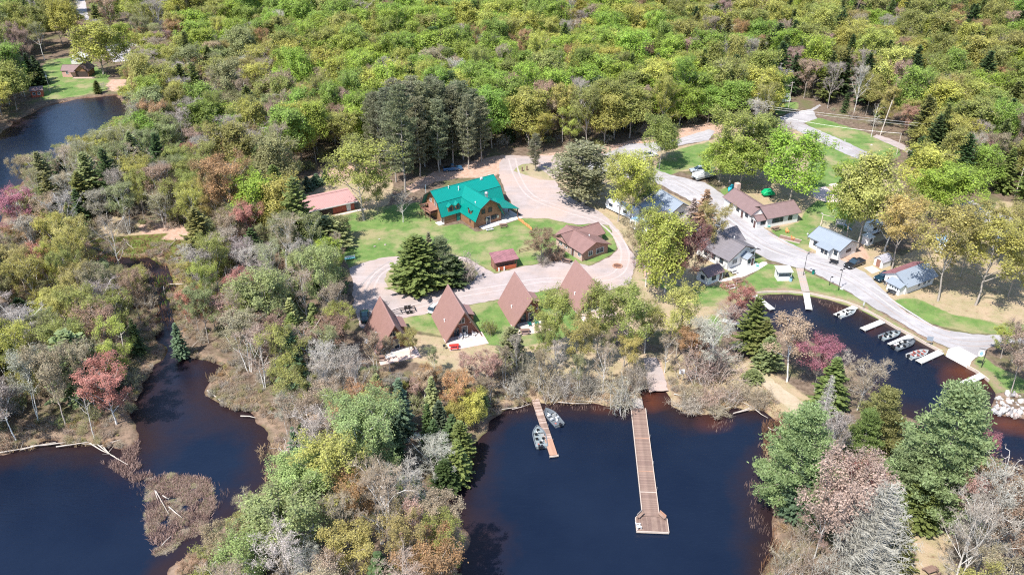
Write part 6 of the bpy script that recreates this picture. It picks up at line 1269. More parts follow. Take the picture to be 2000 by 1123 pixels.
LG = [((0,884),(60,873)),((40,879),(110,866)),((60,872),(130,865)),((90,868),(160,861)),((110,873),(175,866)),((140,864),(190,869)),((176,866),(225,893)),((190,868),(250,908)),((196,872),(236,860)),((200,870),(215,888)),
  ((405,763),(436,787)),((470,813),(500,817)),((305,960),(330,1005)),((330,990),(355,1010)),((303,958),(308,975)),((318,968),(331,976)),((316,1066),(335,1046)),((1090,786),(1150,790)),((1000,800),(1035,792)),((960,806),(1010,797)),((1120,783),(1165,786)),
  ((1316,770),(1345,781)),((1350,797),(1372,808)),((1445,783),(1468,795)),((1440,806),(1480,796)),((1432,808),(1475,795)),((1475,800),(1500,816)),((1500,835),(1515,842)),((1400,795),(1420,808)),((1405,800),(1428,797)),
  ((155,400),(198,406)),((188,436),(225,415)),((160,482),(222,455)),((242,468),(262,490)),((315,495),(345,470)),((332,557),(393,555)),((320,560),(322,577)),((405,572),(425,583)),((360,690),(390,665)),((445,625),(492,690)),((196,500),(206,487))]
LW = [(60, 880, 'at the left edge of the left lake'), (130, 866, 'on the left lake shore beside the snag'), (220, 880, 'at the tip of the left point'), (420, 775, 'on the sandy bank right of the left lake'), (490, 815, 'by the lower sandy bank'), (320, 975, 'on the marsh islet'), (325, 1060, 'at the foot of the marsh islet'),
  (980, 800, 'left of the wooden dock'), (1120, 786, 'between the two docks'), (1330, 775, 'below the white sign'), (1410, 803, 'on the brushy point right of the pier'), (1460, 795, 'beside the footpath bank'), (1505, 838, 'in the reeds below the footpath'),
  (180, 420, 'above the marsh'), (200, 475, 'across the left marsh'), (250, 475, 'upright in the marsh pool'), (330, 480, 'on the right of the marsh'), (350, 560, 'across the channel'), (410, 580, 'beside the channel'), (380, 680, 'beside the small blue-green spruce'), (465, 650, 'on the slope of the left woods')]
seen_l = {}
for k, (a, b_) in enumerate(LG):
    mx_, my_ = (a[0] + b_[0]) / 2, (a[1] + b_[1]) / 2; sp__ = min(LW, key=lambda q: (q[0] - mx_) ** 2 + (q[1] - my_) ** 2)[2]; o = log(a, b_, rnd.uniform(0.07, 0.12), '-', 'driftwood logs along the shores' if k < 30 else 'fallen trunks in the marsh', branches=(k % 3 == 0) * 2, z=0.1 if k < 30 else 0.25)
    sl = abs(b_[1] - a[1]) / (abs(b_[0] - a[0]) + 1); ln = math.hypot(b_[0] - a[0], b_[1] - a[1]); o['label'] = f"{'long' if ln > 45 else 'short' if ln < 28 else 'medium'} bleached {'log, branched and' if k % 3 == 0 else 'log'} {'lying sideways' if sl < .35 else 'slanting to the water' if sl < 1.2 else 'pointing down the picture'} {sp__}"
log((2010, 1050), (1957, 1128), 0.28, 'thick silver dead trunk leaning across the bottom right corner', None, 1.5, 5)
# ------------------------------------------------------------------ reeds and dead grass (uncountable)
def grass_patch(name, polys, n, hgt, cols, z0, seed, spread=0.25, keep=None, wdt=0.05):
    rg = np.random.default_rng(seed); P_ = []
    for poly in polys:
        g = G(poly, z0); lo, hi = g.min(0), g.max(0); area = 0.5 * abs(sum(g[i][0] * g[(i+1) % len(g)][1] - g[(i+1) % len(g)][0] * g[i][1] for i in range(len(g))))
        m_ = int(n * area * 3); q = rg.uniform(lo, hi, (int(m_ * ((hi - lo).prod() / area)) // 3 + 10, 2)); q = q[pip(q, g)]; P_.append(q)
    q = np.concatenate(P_); cl = vnoise(q[:, 0], q[:, 1], 1.6, seed + 1); q = q[cl > 0.42] if keep is None else q[cl > keep]
    if name.startswith('reed'): w_ = water_sd(q); q = q[w_ > -1.0]
    N = len(q); nb = NB(); h_ = rg.uniform(0.5, 1.1, N) * hgt; base = np.c_[q, np.full(N, z0 - 0.05)]; t_ = rg.normal(size=(N, 2)) * spread * hgt; top = np.c_[q + t_, z0 + h_]
    a = (top - base) / 2; s = rndunit(rg, N); s[:, 2] = 0; s *= wdt; nb.quads(base + a, a, s, rg.uniform(0.6, 1.3, N), 0)
    return tag(link(name, nb.mesh(name, [M[cols]])), kind='stuff')
foliage('straw', (0.44, 0.32, 0.19), 0.3, False); foliage('straw_brown', (0.27, 0.15, 0.09), 0.3, False); foliage('straw_pink', (0.33, 0.225, 0.19), 0.25, False); foliage('grass_blade', (0.14, 0.22, 0.04), 0.3, False)
grass_patch('marsh_grass', [[(285,940),(330,925),(410,935),(420,985),(400,1040),(350,1060),(300,1085),(285,1040)],[(240,880),(275,850),(270,890),(235,905)],[(200,905),(260,895),(300,930),(260,945)]], 70, 0.6, 'straw_pink', WZ, 1, 0.45, 0.25, wdt=0.03)
grass_patch('reed_bed', [[(1488,830),(1530,815),(1570,860),(1600,960),(1620,1123),(1480,1123),(1508,1060),(1512,1000),(1490,930)]], 26, 1.1, 'straw_brown', -0.3, 2, 0.18, 0.3, wdt=0.03)
grass_patch('straw_grass', [[(1488,870),(1530,835),(1560,880),(1590,980),(1600,1123),(1500,1123),(1520,1000)],[(400,735),(440,720),(530,780),(545,840),(500,812),(440,798)],[(1440,760),(1500,760),(1530,820),(1480,800)],[(500,880),(545,850),(560,900),(530,990),(480,1050),(430,1080),(470,1010),(520,950)]], 16, 0.6, 'straw', -0.1, 3, 0.5, 0.4, wdt=0.035)
grass_patch('reeds', [[(1375,825),(1450,822),(1450,842),(1380,845)],[(1480,870),(1500,860),(1505,1000),(1480,960)],[(1450,930),(1500,930),(1505,1100),(1470,1080)],[(1310,760),(1440,790),(1440,815),(1320,800)],[(960,790),(1240,780),(1240,800),(965,810)],[(1590,590),(1680,605),(1690,620),(1640,612)],[(235,900),(285,920),(280,1010),(240,960)],[(420,940),(450,960),(420,1010),(405,1000)],[(1480,577),(1640,590),(1640,596),(1480,583)]], 12, 0.7, 'straw_pink', WZ, 4, 0.12, 0.5, wdt=0.022)
grass_patch('marsh_greens', [[(120,480),(230,462),(380,470),(400,500),(340,520),(170,500)],[(300,540),(345,540),(350,600),(310,600)]], 8, 0.6, 'grass_blade', -0.05, 5, 0.4, 0.5)
grass_patch('marsh_stems', [[(110,490),(230,470),(380,470),(400,520),(350,560),(340,640),(300,640),(300,560),(170,520)]], 7, 0.7, 'straw_brown', -0.1, 6, 0.4, 0.5)
grass_patch('bank_grass', [[(960,770),(1240,765),(1240,785),(960,800)],[(1310,740),(1430,735),(1500,790),(1440,800),(1320,790)],[(0,870),(190,862),(190,870),(0,885)],[(0,440),(100,420),(140,440),(60,480)]], 14, 0.5, 'straw', -0.05, 7, 0.6, 0.4, wdt=0.03)
COLN = {'maroon': 'maroon', 'lime': 'lime-green', 'green': 'fresh green', 'yellow': 'yellow-green', 'olive': 'olive-green', 'gold': 'golden', 'orange': 'orange', 'tan': 'tan', 'red': 'red', 'magenta': 'magenta', 'pink': 'pinkish', 'rust': 'rust-brown', 'grey': 'grey',
  'lilac': 'purplish grey', 'silver': 'silvery', 'pale': 'pale green', 'sage': 'sage-green', 'spruce': 'dark green', 'blue': 'blue-green', 'pine': 'green', 'darkpine': 'dark', 'cedar': 'olive', 'hemlock': 'brownish-olive', 'mustard': 'mustard-yellow'}
# ------------------------------------------------------------------ surveyed trees (foot, top and crown width read off the photo)
T = ptree
T('oak',706,431,275,122,'olive','big round olive-green tree on the lawn left of the lodge',var=2); T('oak',735,418,330,60,'olive','smaller olive tree just behind the big round tree left of the lodge',var=1)
T('bare',786,434,372,44,'lilac','small bare purple-grey tree standing alone left of the lodge',var=0)
T('cedar',818,566,462,92,'cedar','broad dark cedar in front on the driveway island',var=0); T('spruce',842,560,455,34,'darkpine','slim spruce spire rising behind the island cedar',var=0); T('white_pine',862,556,462,62,'pine','sparse pine right of the cedar on the driveway island',var=1)
T('cedar',885,556,500,56,'spruce','dark low cedar at the centre of the driveway island',var=1); T('bare_shrub',906,548,497,64,'grey','big bare grey bush at right end of the driveway island',var=0); T('shrub',918,545,525,30,'cedar','small green bush at the right tip of the island')
T('budding',1057,512,447,62,'rust','bare reddish crabapple between shed and brick house',var=0); T('shrub',1082,508,478,46,'rust','low brown bush beside the brick house wall'); T('bare_shrub',1062,516,492,36,'grey','low grey bush at the foot of the crabapple')
T('red_pine',1139,398,283,108,'darkpine','dark rounded pine between the gravel lot and the campers',var=0)
T('oak',1210,433,300,84,'mustard','large yellow-green tree whose thick trunk stands by the long camper',var=0); T('oak',1234,441,296,88,'yellow','large yellow-green tree right of the one by the long camper',var=3); T('leafy',1255,400,330,60,'olive','olive tree behind the two large yellow-green ones',var=1)
T('leafy',1290,331,224,66,'olive','olive tree alone at the bend of the road',var=4); T('leafy',1303,312,245,40,'green','slim green tree behind the tree at the bend',var=1); T('spruce',1375,458,372,50,'rust','brown half-bare spruce beside the road',var=1); T('spruce',1352,450,388,34,'grey','grey thin spruce left of the brown one',var=2)
T('leafy',1290,588,414,92,'yellow','bright yellow-green tree in the middle, left of the purple-budded ones',var=2); T('budding',1265,560,403,66,'olive','olive budding tree leaning over the circular drive',var=1); T('budding',1240,520,425,55,'tan','pale tan budding tree at the edge of the circular drive',var=0)
T('budding',1303,572,420,76,'maroon','tall purple-brown budded tree left of the annexe',var=1); T('budding',1332,577,440,84,'maroon','purple-brown budded tree right behind the annexe',var=2); T('budding',1356,562,435,60,'maroon','bare purple tree leaning over the annexe roof',var=0); T('budding',1388,500,395,62,'gold','golden budding tree between the two white houses',var=1); T('bare_shrub',1258,522,492,44,'magenta','small dark purple shrub at the drive edge')
T('oak',1085,702,567,80,'olive','olive tree in front of the rightmost A-frame, on its left',var=0); T('oak',1165,708,560,92,'olive','olive tree right of the rightmost A-frame',var=1); T('oak',1222,716,560,90,'olive','wide olive tree, second right of the rightmost A-frame',var=2); T('oak',1325,700,563,84,'mustard','yellow-olive tree above the shore sign',var=3); T('budding',1262,690,590,70,'olive','thin olive tree between the wide olive tree and the shore track',var=1); T('budding',1130,735,620,70,'gold','low golden budding tree below the rightmost A-frame',var=2); T('budding',1345,720,640,60,'orange','orange-olive budding tree next to the green barrel',var=0)
for k,(a,b,c,w,t_) in enumerate(((1020,745,690,70,'grey'),(1060,760,700,80,'tan'),(1100,772,730,60,'grey'),(1150,770,715,80,'grey'),(1215,795,740,80,'grey'),(1245,760,700,60,'grey'),(1345,780,748,50,'tan'),(1385,790,755,60,'pink'),(1425,785,755,50,'pink'),(1450,775,740,60,'tan'),(1395,735,655,110,'pink'),(1360,745,690,80,'pink'),(970,735,690,60,'tan'),(1005,770,735,60,'grey'),(1480,790,755,60,'tan'),(1345,798,775,70,'grey'),(1400,803,788,60,'tan'),(1075,778,748,50,'tan'))):
    wl = 'left of the wooden dock' if a < 1012 else 'behind the wooden dock' if a < 1090 else 'between the two docks' if a < 1190 else 'at the pier ramp' if a < 1290 else 'below the white sign' if a < 1352 else 'below the broad silver-grey tree' if a < 1410 else 'at the footpath end'
    T('bare_shrub',a,b,c,w,t_,f"{'wide' if w > 75 else 'mid-sized' if w > 55 else 'small'} {COLN[t_]} willow bush {'near the waterline' if b > 780 else 'half-way up the bank' if b > 755 else 'high on the bank'}, {wl}",'willow bushes on the bank above the docks')
T('bare',1400,728,625,118,'silver','broad silver-grey bare tree left of the harbour',var=3); T('budding',1445,640,553,66,'red','reddish budding tree beside the picnic tables at the harbour corner',var=1); T('bare',1425,650,590,60,'pink','pink bare tree half covering the hidden white dock',var=3)
T('hemlock',1470,690,582,62,'cedar','olive cedar standing in front of the white docks on the left',var=0); T('hemlock',1490,705,625,52,'hemlock','second olive cedar, nearer the water',var=1); T('cedar',1500,720,660,50,'pine','bushy green cedar at the end of the footpath',var=0); T('cedar',1471,745,722,36,'pine','small round green conifer standing alone by the footpath',var=1)
T('birch',1545,745,622,96,'tan','white-stemmed birch with tan buds beside the harbour',var=2); T('budding',1598,765,660,88,'magenta','magenta-red budding tree beside the harbour birch',var=0); T('bare',1625,770,680,60,'silver','pale bare tree between the magenta tree and the spruce',var=1)
T('spruce',1622,800,700,64,'cedar','yellow-green spruce below the magenta tree',var=0); T('bare',1680,800,700,84,'tan','tan bare tree overhanging the harbour water',var=3); T('bare',1650,790,715,60,'tan','second tan bare tree over the harbour water',var=1)
T('dead_spruce',1605,870,735,50,'silver','silver dead spruce with drooping twigs left of the big pines',var=1); T('birch',1635,940,810,60,'grey','leaning bare birch between the big pines',var=0); T('snag',1615,950,800,40,'silver','white dead snag behind the left big pine')
T('white_pine',1555,990,795,130,'pine','big blue-green pine at left end of the right bank',var=1); T('white_pine',1712,905,760,100,'hemlock','yellow-olive pine behind the two big pines',var=1); T('white_pine',1680,930,800,70,'cedar','olive pine between the left and right big pines',var=0); T('white_pine',1838,1005,755,158,'pine','largest blue-green pine overlooking the harbour',var=0); T('white_pine',1770,1000,855,90,'pine','pine leaning left of the largest pine',var=1); T('cedar',1795,1030,940,70,'cedar','low yellow-green pine boughs at the foot of the largest pine',var=1)
T('cedar',1560,1015,920,60,'blue','dark blue-green conifer in the shade of the left big pine',var=0); T('spruce',1590,1035,900,50,'spruce','small spruce beside the left big pine',var=1)
T('budding',1640,1110,893,150,'pink','wide pink-red budding tree in the bottom right',var=0); T('budding',1665,1060,900,90,'red','red budding tree behind the wide pink one',var=2); T('bare',1600,1090,930,90,'pink','pink-grey bare tree at left of the wide pink one',var=3)
T('dead_spruce',1695,1185,950,150,'silver','large silver dead conifer at the bottom edge',var=0); T('hemlock',1745,1160,1020,70,'hemlock','olive conifer behind the large silver dead one',var=0)
T('bare',1885,1150,965,110,'silver','silver-grey bare tree right of the grassy track',var=3); T('bare',1925,1130,930,130,'silver','tall silver-grey bare tree near the right edge',var=1); T('budding',1960,1090,925,110,'rust','rusty budding tree at the right edge',var=1); T('snag',1925,1080,880,70,'silver','white dead snag sticking up at the right edge'); T('budding',1900,1050,920,80,'pink','pinkish budding tree below the largest pine',var=2); T('budding',1905,980,840,50,'magenta','purple-red budding tree right of the largest pine',var=0); T('budding',1990,1150,980,110,'rust','rusty tree in the bottom right corner',var=0)
for k,(a,b,c,w,t_) in enumerate(((1540,1115,1060,70,'tan'),(1590,1140,1075,80,'tan'),(1640,1150,1090,70,'tan'),(1530,1160,1100,70,'rust'),(1570,1060,1020,50,'tan'),(1940,1170,1110,80,'tan'))): T('bare_shrub',a,b,c,w,t_,f"{COLN[t_]} brush bush {'left of' if a < 1600 else 'below' if a < 1700 else 'far right of'} the silver dead conifer, {'highest up' if b < 1100 else 'upper' if b < 1142 else 'at the bottom edge' if b < 1165 else 'cut by the bottom edge'}",'brush around the silver dead conifer')
# village trees
T('oak',1432,360,214,100,'olive','tall olive tree behind the two lime trees of the village',var=1); T('leafy',1480,350,222,90,'olive','second tall olive tree behind the lime trees',var=0); T('leafy',1408,356,268,80,'lime','lime-green tree above the turquoise canoe',var=2); T('leafy',1448,372,266,92,'lime','lime-green tree beside the stone chimney',var=0); T('leafy',1549,398,258,116,'lime','large bright lime-green tree behind the brown-roofed house',var=3)
T('leafy',1428,245,152,76,'green','round bright green tree above the village road',var=4); T('leafy',1385,240,165,54,'green','green tree left of the round bright one',var=2); T('bare_shrub',1530,262,235,40,'grey','grey bare brush at the road fork'); T('bare',1475,262,190,60,'silver','pale bare tree left of the upper road',var=0)
T('leafy',1664,467,318,96,'lime','lime tree at the left of the village grove',var=1); T('leafy',1689,486,300,110,'mustard','yellow tree with a leaning trunk in the village grove',var=0); T('budding',1737,492,372,92,'gold','golden budding oak left of the arched shed trees',var=1); T('oak',1753,526,385,88,'gold','golden oak with a pale trunk behind the arched shed',var=2)
T('leafy',1800,400,281,88,'yellow','yellow-green oak at the back of the grove',var=3); T('leafy',1865,425,318,108,'lime','wide lime oak left of the dumpster',var=4); T('leafy',1815,430,330,80,'lime','lime oak between the yellow oak and the wide lime oak',var=1)
T('oak',1850,588,398,118,'gold','golden-brown oak right of the maroon-roofed cottage',var=0); T('oak',1922,596,432,126,'mustard','wide yellow-olive oak with a white trunk near the right edge',var=2); T('oak',1985,580,430,90,'mustard','yellow-olive oak cut by the right edge',var=1); T('budding',1945,520,400,80,'gold','golden oak behind the campers',var=2); T('budding',1990,500,395,70,'gold','thin golden tree at the right edge above the campers',var=0); T('budding',1885,540,440,70,'gold','golden oak between the two oaks at right',var=0)
T('budding',1962,700,635,54,'yellow','sparse yellow sapling beside the road at the right edge',var=2); T('bare_shrub',1998,715,665,40,'grey','grey bush at the right edge by the road')
T('snag',1706,268,203,26,'silver','dead trunk stub with broken crown beside the leaning pole'); T('spruce',1795,322,268,40,'spruce','dark spruce behind the yellow-green oak')
# under the lodge pines
for k,(a,b,c,w) in enumerate(((740,332,180,44),(760,342,172,46),(787,376,166,54),(800,332,158,50),(830,326,160,50),(860,322,160,50),(885,320,168,46),(915,331,185,40),(940,316,190,44),(772,312,155,48),(812,306,150,50),(850,300,150,50),(895,296,160,46),(730,318,185,44),(925,300,175,44),(1045,335,262,28),(820,345,190,50),(858,336,195,46),(770,356,200,46),(905,312,160,44))):
    T('red_pine',a,b,c,w*0.86,'darkpine',f"{'front-row' if b > 335 else 'middle-row' if b > 318 else 'back-row'} dark pine {'at the left end' if a < 765 else 'left of centre' if a < 815 else 'at the centre' if a < 865 else 'right of centre' if a < 910 else 'at the right end'} of the grove behind the lodge" if k not in (2,7,15) else ('thick-trunked dark pine nearest the lodge lawn','pale-trunked pine at right end of the grove, nearest the lodge','','thin ragged spruce-like pine on the grassy verge')[(2,7,15).index(k) + (0 if k != 15 else 1)],'pines behind the lodge')
for k,(a,b,c,w,t_) in enumerate(((600,372,345,26,'blue'),(618,362,340,26,'blue'),(636,352,333,18,'spruce'))): T('spruce',a,b,c,w,t_,('left young spruce on the dry clearing','middle young spruce on the dry clearing','right smallest young spruce on the dry clearing')[k])
T('cedar',640,480,425,80,'sage','silvery-green bushy conifer at the left edge of the lawn',var=0); T('leafy',660,470,420,54,'sage','pale sage tree beside the silvery conifer',var=2)
# left woods
T('leafy',510,470,338,100,'lime','lime-green tree left of the long outbuilding',var=3); T('leafy',550,480,345,90,'yellow','yellow-green tree next to the long outbuilding',var=1); T('hemlock',585,500,350,70,'cedar','dark olive conifer at the end of the long outbuilding',var=0)
T('budding',450,460,305,96,'orange','orange budding tree in the left woods',var=0); T('budding',420,450,310,60,'orange','smaller orange tree beside the orange one',var=2); T('leafy',370,370,298,50,'green','small bright green tree left of the orange tree',var=0); T('leafy',455,300,225,70,'green','tall bright green tree above the orange tree',var=2); T('leafy',230,320,252,110,'yellow','wide yellow tree below the far pond',var=4)
T('leafy',640,540,465,60,'lime','small yellow-green tree left of the driveway',var=2)
T('budding',40,480,370,76,'magenta','magenta-red budding tree near the left edge',var=1); T('spruce',65,490,420,40,'spruce','dark spruce below the magenta tree'); T('hemlock',150,775,648,100,'pine','large yellow-green conifer in the left woods',var=1); T('budding',215,828,700,100,'red','red budding tree on the point beside the left lake',var=1); T('snag',175,858,765,40,'silver','dead forked snag on the point beside the left lake')
T('spruce',350,698,632,30,'blue','small blue-green spruce at the head of the left lake',var=0); T('budding',480,640,530,60,'red','red budding tree right of the channel',var=0); T('leafy',100,640,565,60,'yellow','rounded yellow tree in the left woods',var=0)
T('budding',385,660,560,50,'red','red tree at the bank of the channel',var=2); T('bare_shrub',1,1,1,1,'grey','') if False else None
# far pond
T('leafy',193,146,40,84,'yellow','big round yellow-green tree over the far pond cabin',var=2)
for k,(a,b,c,w) in enumerate(((60,168,105,30),(72,160,110,28),(45,172,100,34),(80,165,120,26),(30,150,85,34))): T('spruce',a,b,c,w,'spruce',('nearest','second','third','rearmost','leftmost')[k] + ' dark spruce in the row left of the far cabin lawn','spruces left of the far cabin lawn')
for k,(a,b,c,w) in enumerate(((41,190,112,22),(36,188,110,20),(14,182,105,22),(22,184,100,22),(6,180,108,22),(28,178,98,20),(10,205,120,22))): T('birch',a,b,c,w,'tan',f"thin white birch, {('closest to','just left of','at the far left of','third left of','left of the group beside','behind the others beside','lower down beside')[k]} the red hut",'white birches beside the red hut',var=k%3)
T('cedar',190,183,158,16,'cedar','small dark conifer on the far pond bank'); T('bare',200,176,160,16,'lilac','small purple bush tree on the far pond bank')
# peninsula
T('aspen',600,1035,888,112,'pale','wide pale green aspen in the bottom centre-left',var=0); T('aspen',720,955,780,116,'pale','tall pale green aspen in the peninsula centre',var=0); T('aspen',680,960,850,84,'sage','smaller pale aspen left of the tall one',var=0); T('leafy',925,838,765,58,'yellow','bright yellow tree on the right tip of the peninsula shore',var=1); T('leafy',890,840,780,50,'mustard','yellow-olive tree beside the bright yellow one',var=0)
for k,(a,b,c,w,t_) in enumerate(((860,862,785,36,'blue'),(838,868,790,34,'spruce'),(885,880,810,44,'spruce'),(900,900,825,50,'cedar'),(872,905,840,44,'spruce'),(895,940,860,54,'cedar'),(870,960,900,50,'spruce'),(775,900,830,34,'spruce'),(580,930,835,34,'blue'),(595,915,830,30,'spruce'),(850,890,820,40,'spruce'),(815,1000,930,46,'sage'),(790,985,930,40,'sage'))): T('spruce' if k%3 else 'cedar',a,b,c,w,t_,f"{('left-hand','slender','middle','bushy','waterside','inner','rear','low','front')[k % 9]} {COLN[t_]} conifer {'above the silver bare tree' if b < 900 else 'level with the silver bare tree' if b < 945 else 'below the silver bare tree'}, peninsula {'right shore' if a > 840 else 'centre' if a > 700 else 'left shore'}",'conifers on the right side of the peninsula')
T('bare',850,945,862,90,'silver','silver bare tree hanging over the water from the peninsula',var=3); T('snag',555,905,868,50,'silver','white dead branches reaching over the left lake'); 0
for k,(a,b,c,w,t_) in enumerate(((540,1070,960,34,'spruce'),(560,1085,985,34,'spruce'),(520,1100,1015,30,'cedar'),(575,1100,1000,34,'sage'),(500,1123,1050,30,'spruce'))): T('spruce',a,b,c,w,t_,('second slim spruce from the right below the wide aspen','slim spruce directly below the wide pale aspen','slim olive spruce below and left of the wide aspen','rightmost sage spruce below the wide aspen','lowest slim spruce at the bottom edge')[k],'slim spruces at the bottom left of the peninsula')
T('budding',470,1070,1010,60,'gold','golden bush tree at the islet end of the peninsula',var=0); T('budding',700,1070,930,80,'orange','orange budding tree in the lower peninsula',var=1); T('bare',740,1060,890,90,'tan','tan bare tree below the tall pale aspen',var=3); T('budding',865,1110,965,80,'tan','tan-pink tree at the lower right shore of the peninsula',var=0); T('birch',820,1110,980,60,'pink','pinkish birch at the lower right shore of the peninsula',var=2); T('birch',430,760,670,0.1,'tan','') if False else None
T('cedar',1000,720,640,56,'sage','sage-green pine below the third A-frame',var=1); T('budding',955,768,690,64,'pink','pink budding tree below the second A-frame',var=1); T('birch',905,752,690,34,'pink','slender pink birch below the second A-frame patio',var=2); T('birch',735,745,655,50,'tan','thin tan birch in front of the leftmost A-frame',var=0); T('birch',760,725,660,36,'tan','second thin birch in front of the leftmost A-frame',var=2)
T('budding',803,700,640,44,'gold','golden bush right of the leftmost A-frame',var=0); T('birch',850,735,680,30,'sage','thin sage birch between the first two A-frames',var=0); T('budding',838,775,715,52,'orange','orange-yellow budding tree below the first two A-frames',var=2); T('shrub',957,652,618,30,'olive','small olive shrub in the garden bed between A-frames')
for k,(kd,a,b,c,w,t_,lb) in enumerate((('birch',1052,768,682,34,'tan','thin tan birch just above the short wooden dock'),('bare',1085,755,668,46,'grey','bare grey tree above the bank between the docks'),('budding',1062,730,628,52,'olive','slim olive budding tree below the third A-frame patio'),('birch',1130,772,690,36,'sage','thin sage birch on the bank left of the pier'),('bare',1178,768,672,50,'tan','bare tan tree leaning over the bank left of the pier'),
 ('budding',1232,745,655,48,'gold','slim golden budding tree left of the launch track'),('birch',985,765,680,36,'tan','thin tan birch left of the wooden dock'),('bare',1300,728,655,42,'tan','bare tan tree between the launch track and the white sign'),('birch',1012,742,655,30,'grey','slim grey birch beside the sage-green pine'),('budding',1368,715,640,56,'rust','rusty budding tree above the white sign'))): T(kd,a,b,c,w,t_,lb)
NPL = len(TREES)
# ------------------------------------------------------------------ the woods: spaced planting over the surveyed woodland
CLEAR = [G(p) for p in (
 [(560,352),(600,335),(660,318),(745,330),(800,345),(850,330),(940,308),(985,298),(1185,290),(1262,268),(1385,240),(1450,250),(1500,255),(1505,232),(1530,205),(1600,196),(1625,225),(1690,250),(1770,275),(1800,300),(1800,340),(1860,395),(1930,380),(2150,430),(2150,760),(2000,770),(1960,770),(1940,820),(2300,900),(2300,1123),(1950,1123),(1960,1060),(1900,1040),(1860,1123),(1860,1500),(1480,1500),(1490,1000),(1480,830),(1240,800),(1000,800),(965,800),(900,800),(800,800),(720,795),(680,765),(668,700),(676,620),(672,540),(665,500),(650,480),(640,440),(600,430),(560,400)],
 [(58,185),(62,150),(90,115),(130,102),(160,104),(200,150),(240,150),(250,185),(190,190),(120,200),(62,205)],
 [(140,60),(150,-60),(172,-60),(180,45),(170,60)],[(205,90),(250,80),(290,95),(270,122),(222,124)],
 [(150,500),(170,470),(330,465),(400,475),(390,530),(350,560),(345,690),(400,690),(400,730),(300,700),(300,560),(250,525)],
 [(225,830),(285,830),(285,905),(225,905)],[(395,725),(450,705),(520,770),(545,850),(500,830),(400,790)],
)]
def zone(px, py, x, y):
    r = rnd.random()
    if px > 1340 and py < 420:
        if r < .34: return 'leafy', rnd.choice(['green', 'olive', 'olive', 'yellow', 'mustard', 'lime'])
        if r < .66: return 'hemlock', rnd.choice(['hemlock', 'cedar', 'spruce', 'spruce', 'cedar'])
        if r < .84: return 'budding', rnd.choice(['orange', 'gold', 'tan', 'rust', 'pink', 'olive'])
        if r < .93: return 'bare', rnd.choice(['grey', 'silver', 'tan', 'lilac'])
        return 'spruce', rnd.choice(['spruce', 'cedar'])
    if px > 560 or (px > 430 and py < 130):
        if py < 420 and y > 200:
            if r < .12: return 'oak', rnd.choice(['olive', 'yellow', 'green', 'mustard', 'tan'])
            if r < .70: return 'leafy', rnd.choice(['lime', 'green', 'lime', 'yellow', 'lime', 'green', 'yellow', 'lime', 'green', 'lime', 'olive'])
            if r < .84: return 'budding', rnd.choice(['olive', 'orange', 'tan', 'rust', 'gold', 'pink', 'yellow'])
            if r < .93: return 'bare', rnd.choice(['grey', 'lilac', 'tan', 'silver'])
            return rnd.choice(['hemlock', 'hemlock', 'spruce', 'red_pine']), rnd.choice(['cedar', 'spruce'])
    if px < 640 and py < 400 and not (px < 430 and py > 330):
        if r < .16: return 'oak', rnd.choice(['olive', 'mustard', 'sage', 'yellow', 'tan'])
        if r < .36: return 'leafy', rnd.choice(['yellow', 'olive', 'mustard', 'lime', 'green', 'sage'])
        if r < .66: return 'budding', rnd.choice(['olive', 'tan', 'gold', 'orange', 'pink', 'sage'])
        if r < .88: return 'bare', rnd.choice(['grey', 'lilac', 'tan', 'silver'])
        if r < .95: return 'birch', rnd.choice(['sage', 'tan'])
        return 'hemlock', 'cedar'
    if px > 450 and py > 620:
        if r < .24: return 'birch', rnd.choice(['tan', 'pale', 'sage', 'tan', 'grey'])
        if r < .52: return 'budding', rnd.choice(['tan', 'orange', 'gold', 'pink', 'olive', 'rust'])
        if r < .74: return 'bare', rnd.choice(['grey', 'tan', 'silver', 'pink'])
        if r < .92: return 'spruce', rnd.choice(['spruce', 'cedar', 'sage', 'blue'])
        return 'oak', rnd.choice(['mustard', 'olive', 'sage'])
    if r < .23: return 'bare', rnd.choice(['grey', 'tan', 'tan', 'lilac', 'silver', 'tan', 'tan', 'sage', 'olive'])
    if r < .64: return 'budding', rnd.choice(['tan', 'rust', 'red', 'orange', 'olive', 'olive', 'tan', 'mustard', 'sage', 'sage', 'olive', 'yellow', 'gold', 'olive', 'sage', 'yellow'])
    if r < .76: return 'budding', rnd.choice(['yellow', 'mustard', 'olive', 'sage'])
    if r < .89: return rnd.choice(['spruce', 'hemlock', 'cedar']), rnd.choice(['cedar', 'hemlock', 'spruce', 'sage'])
    return 'birch', rnd.choice(['tan', 'sage', 'grey'])
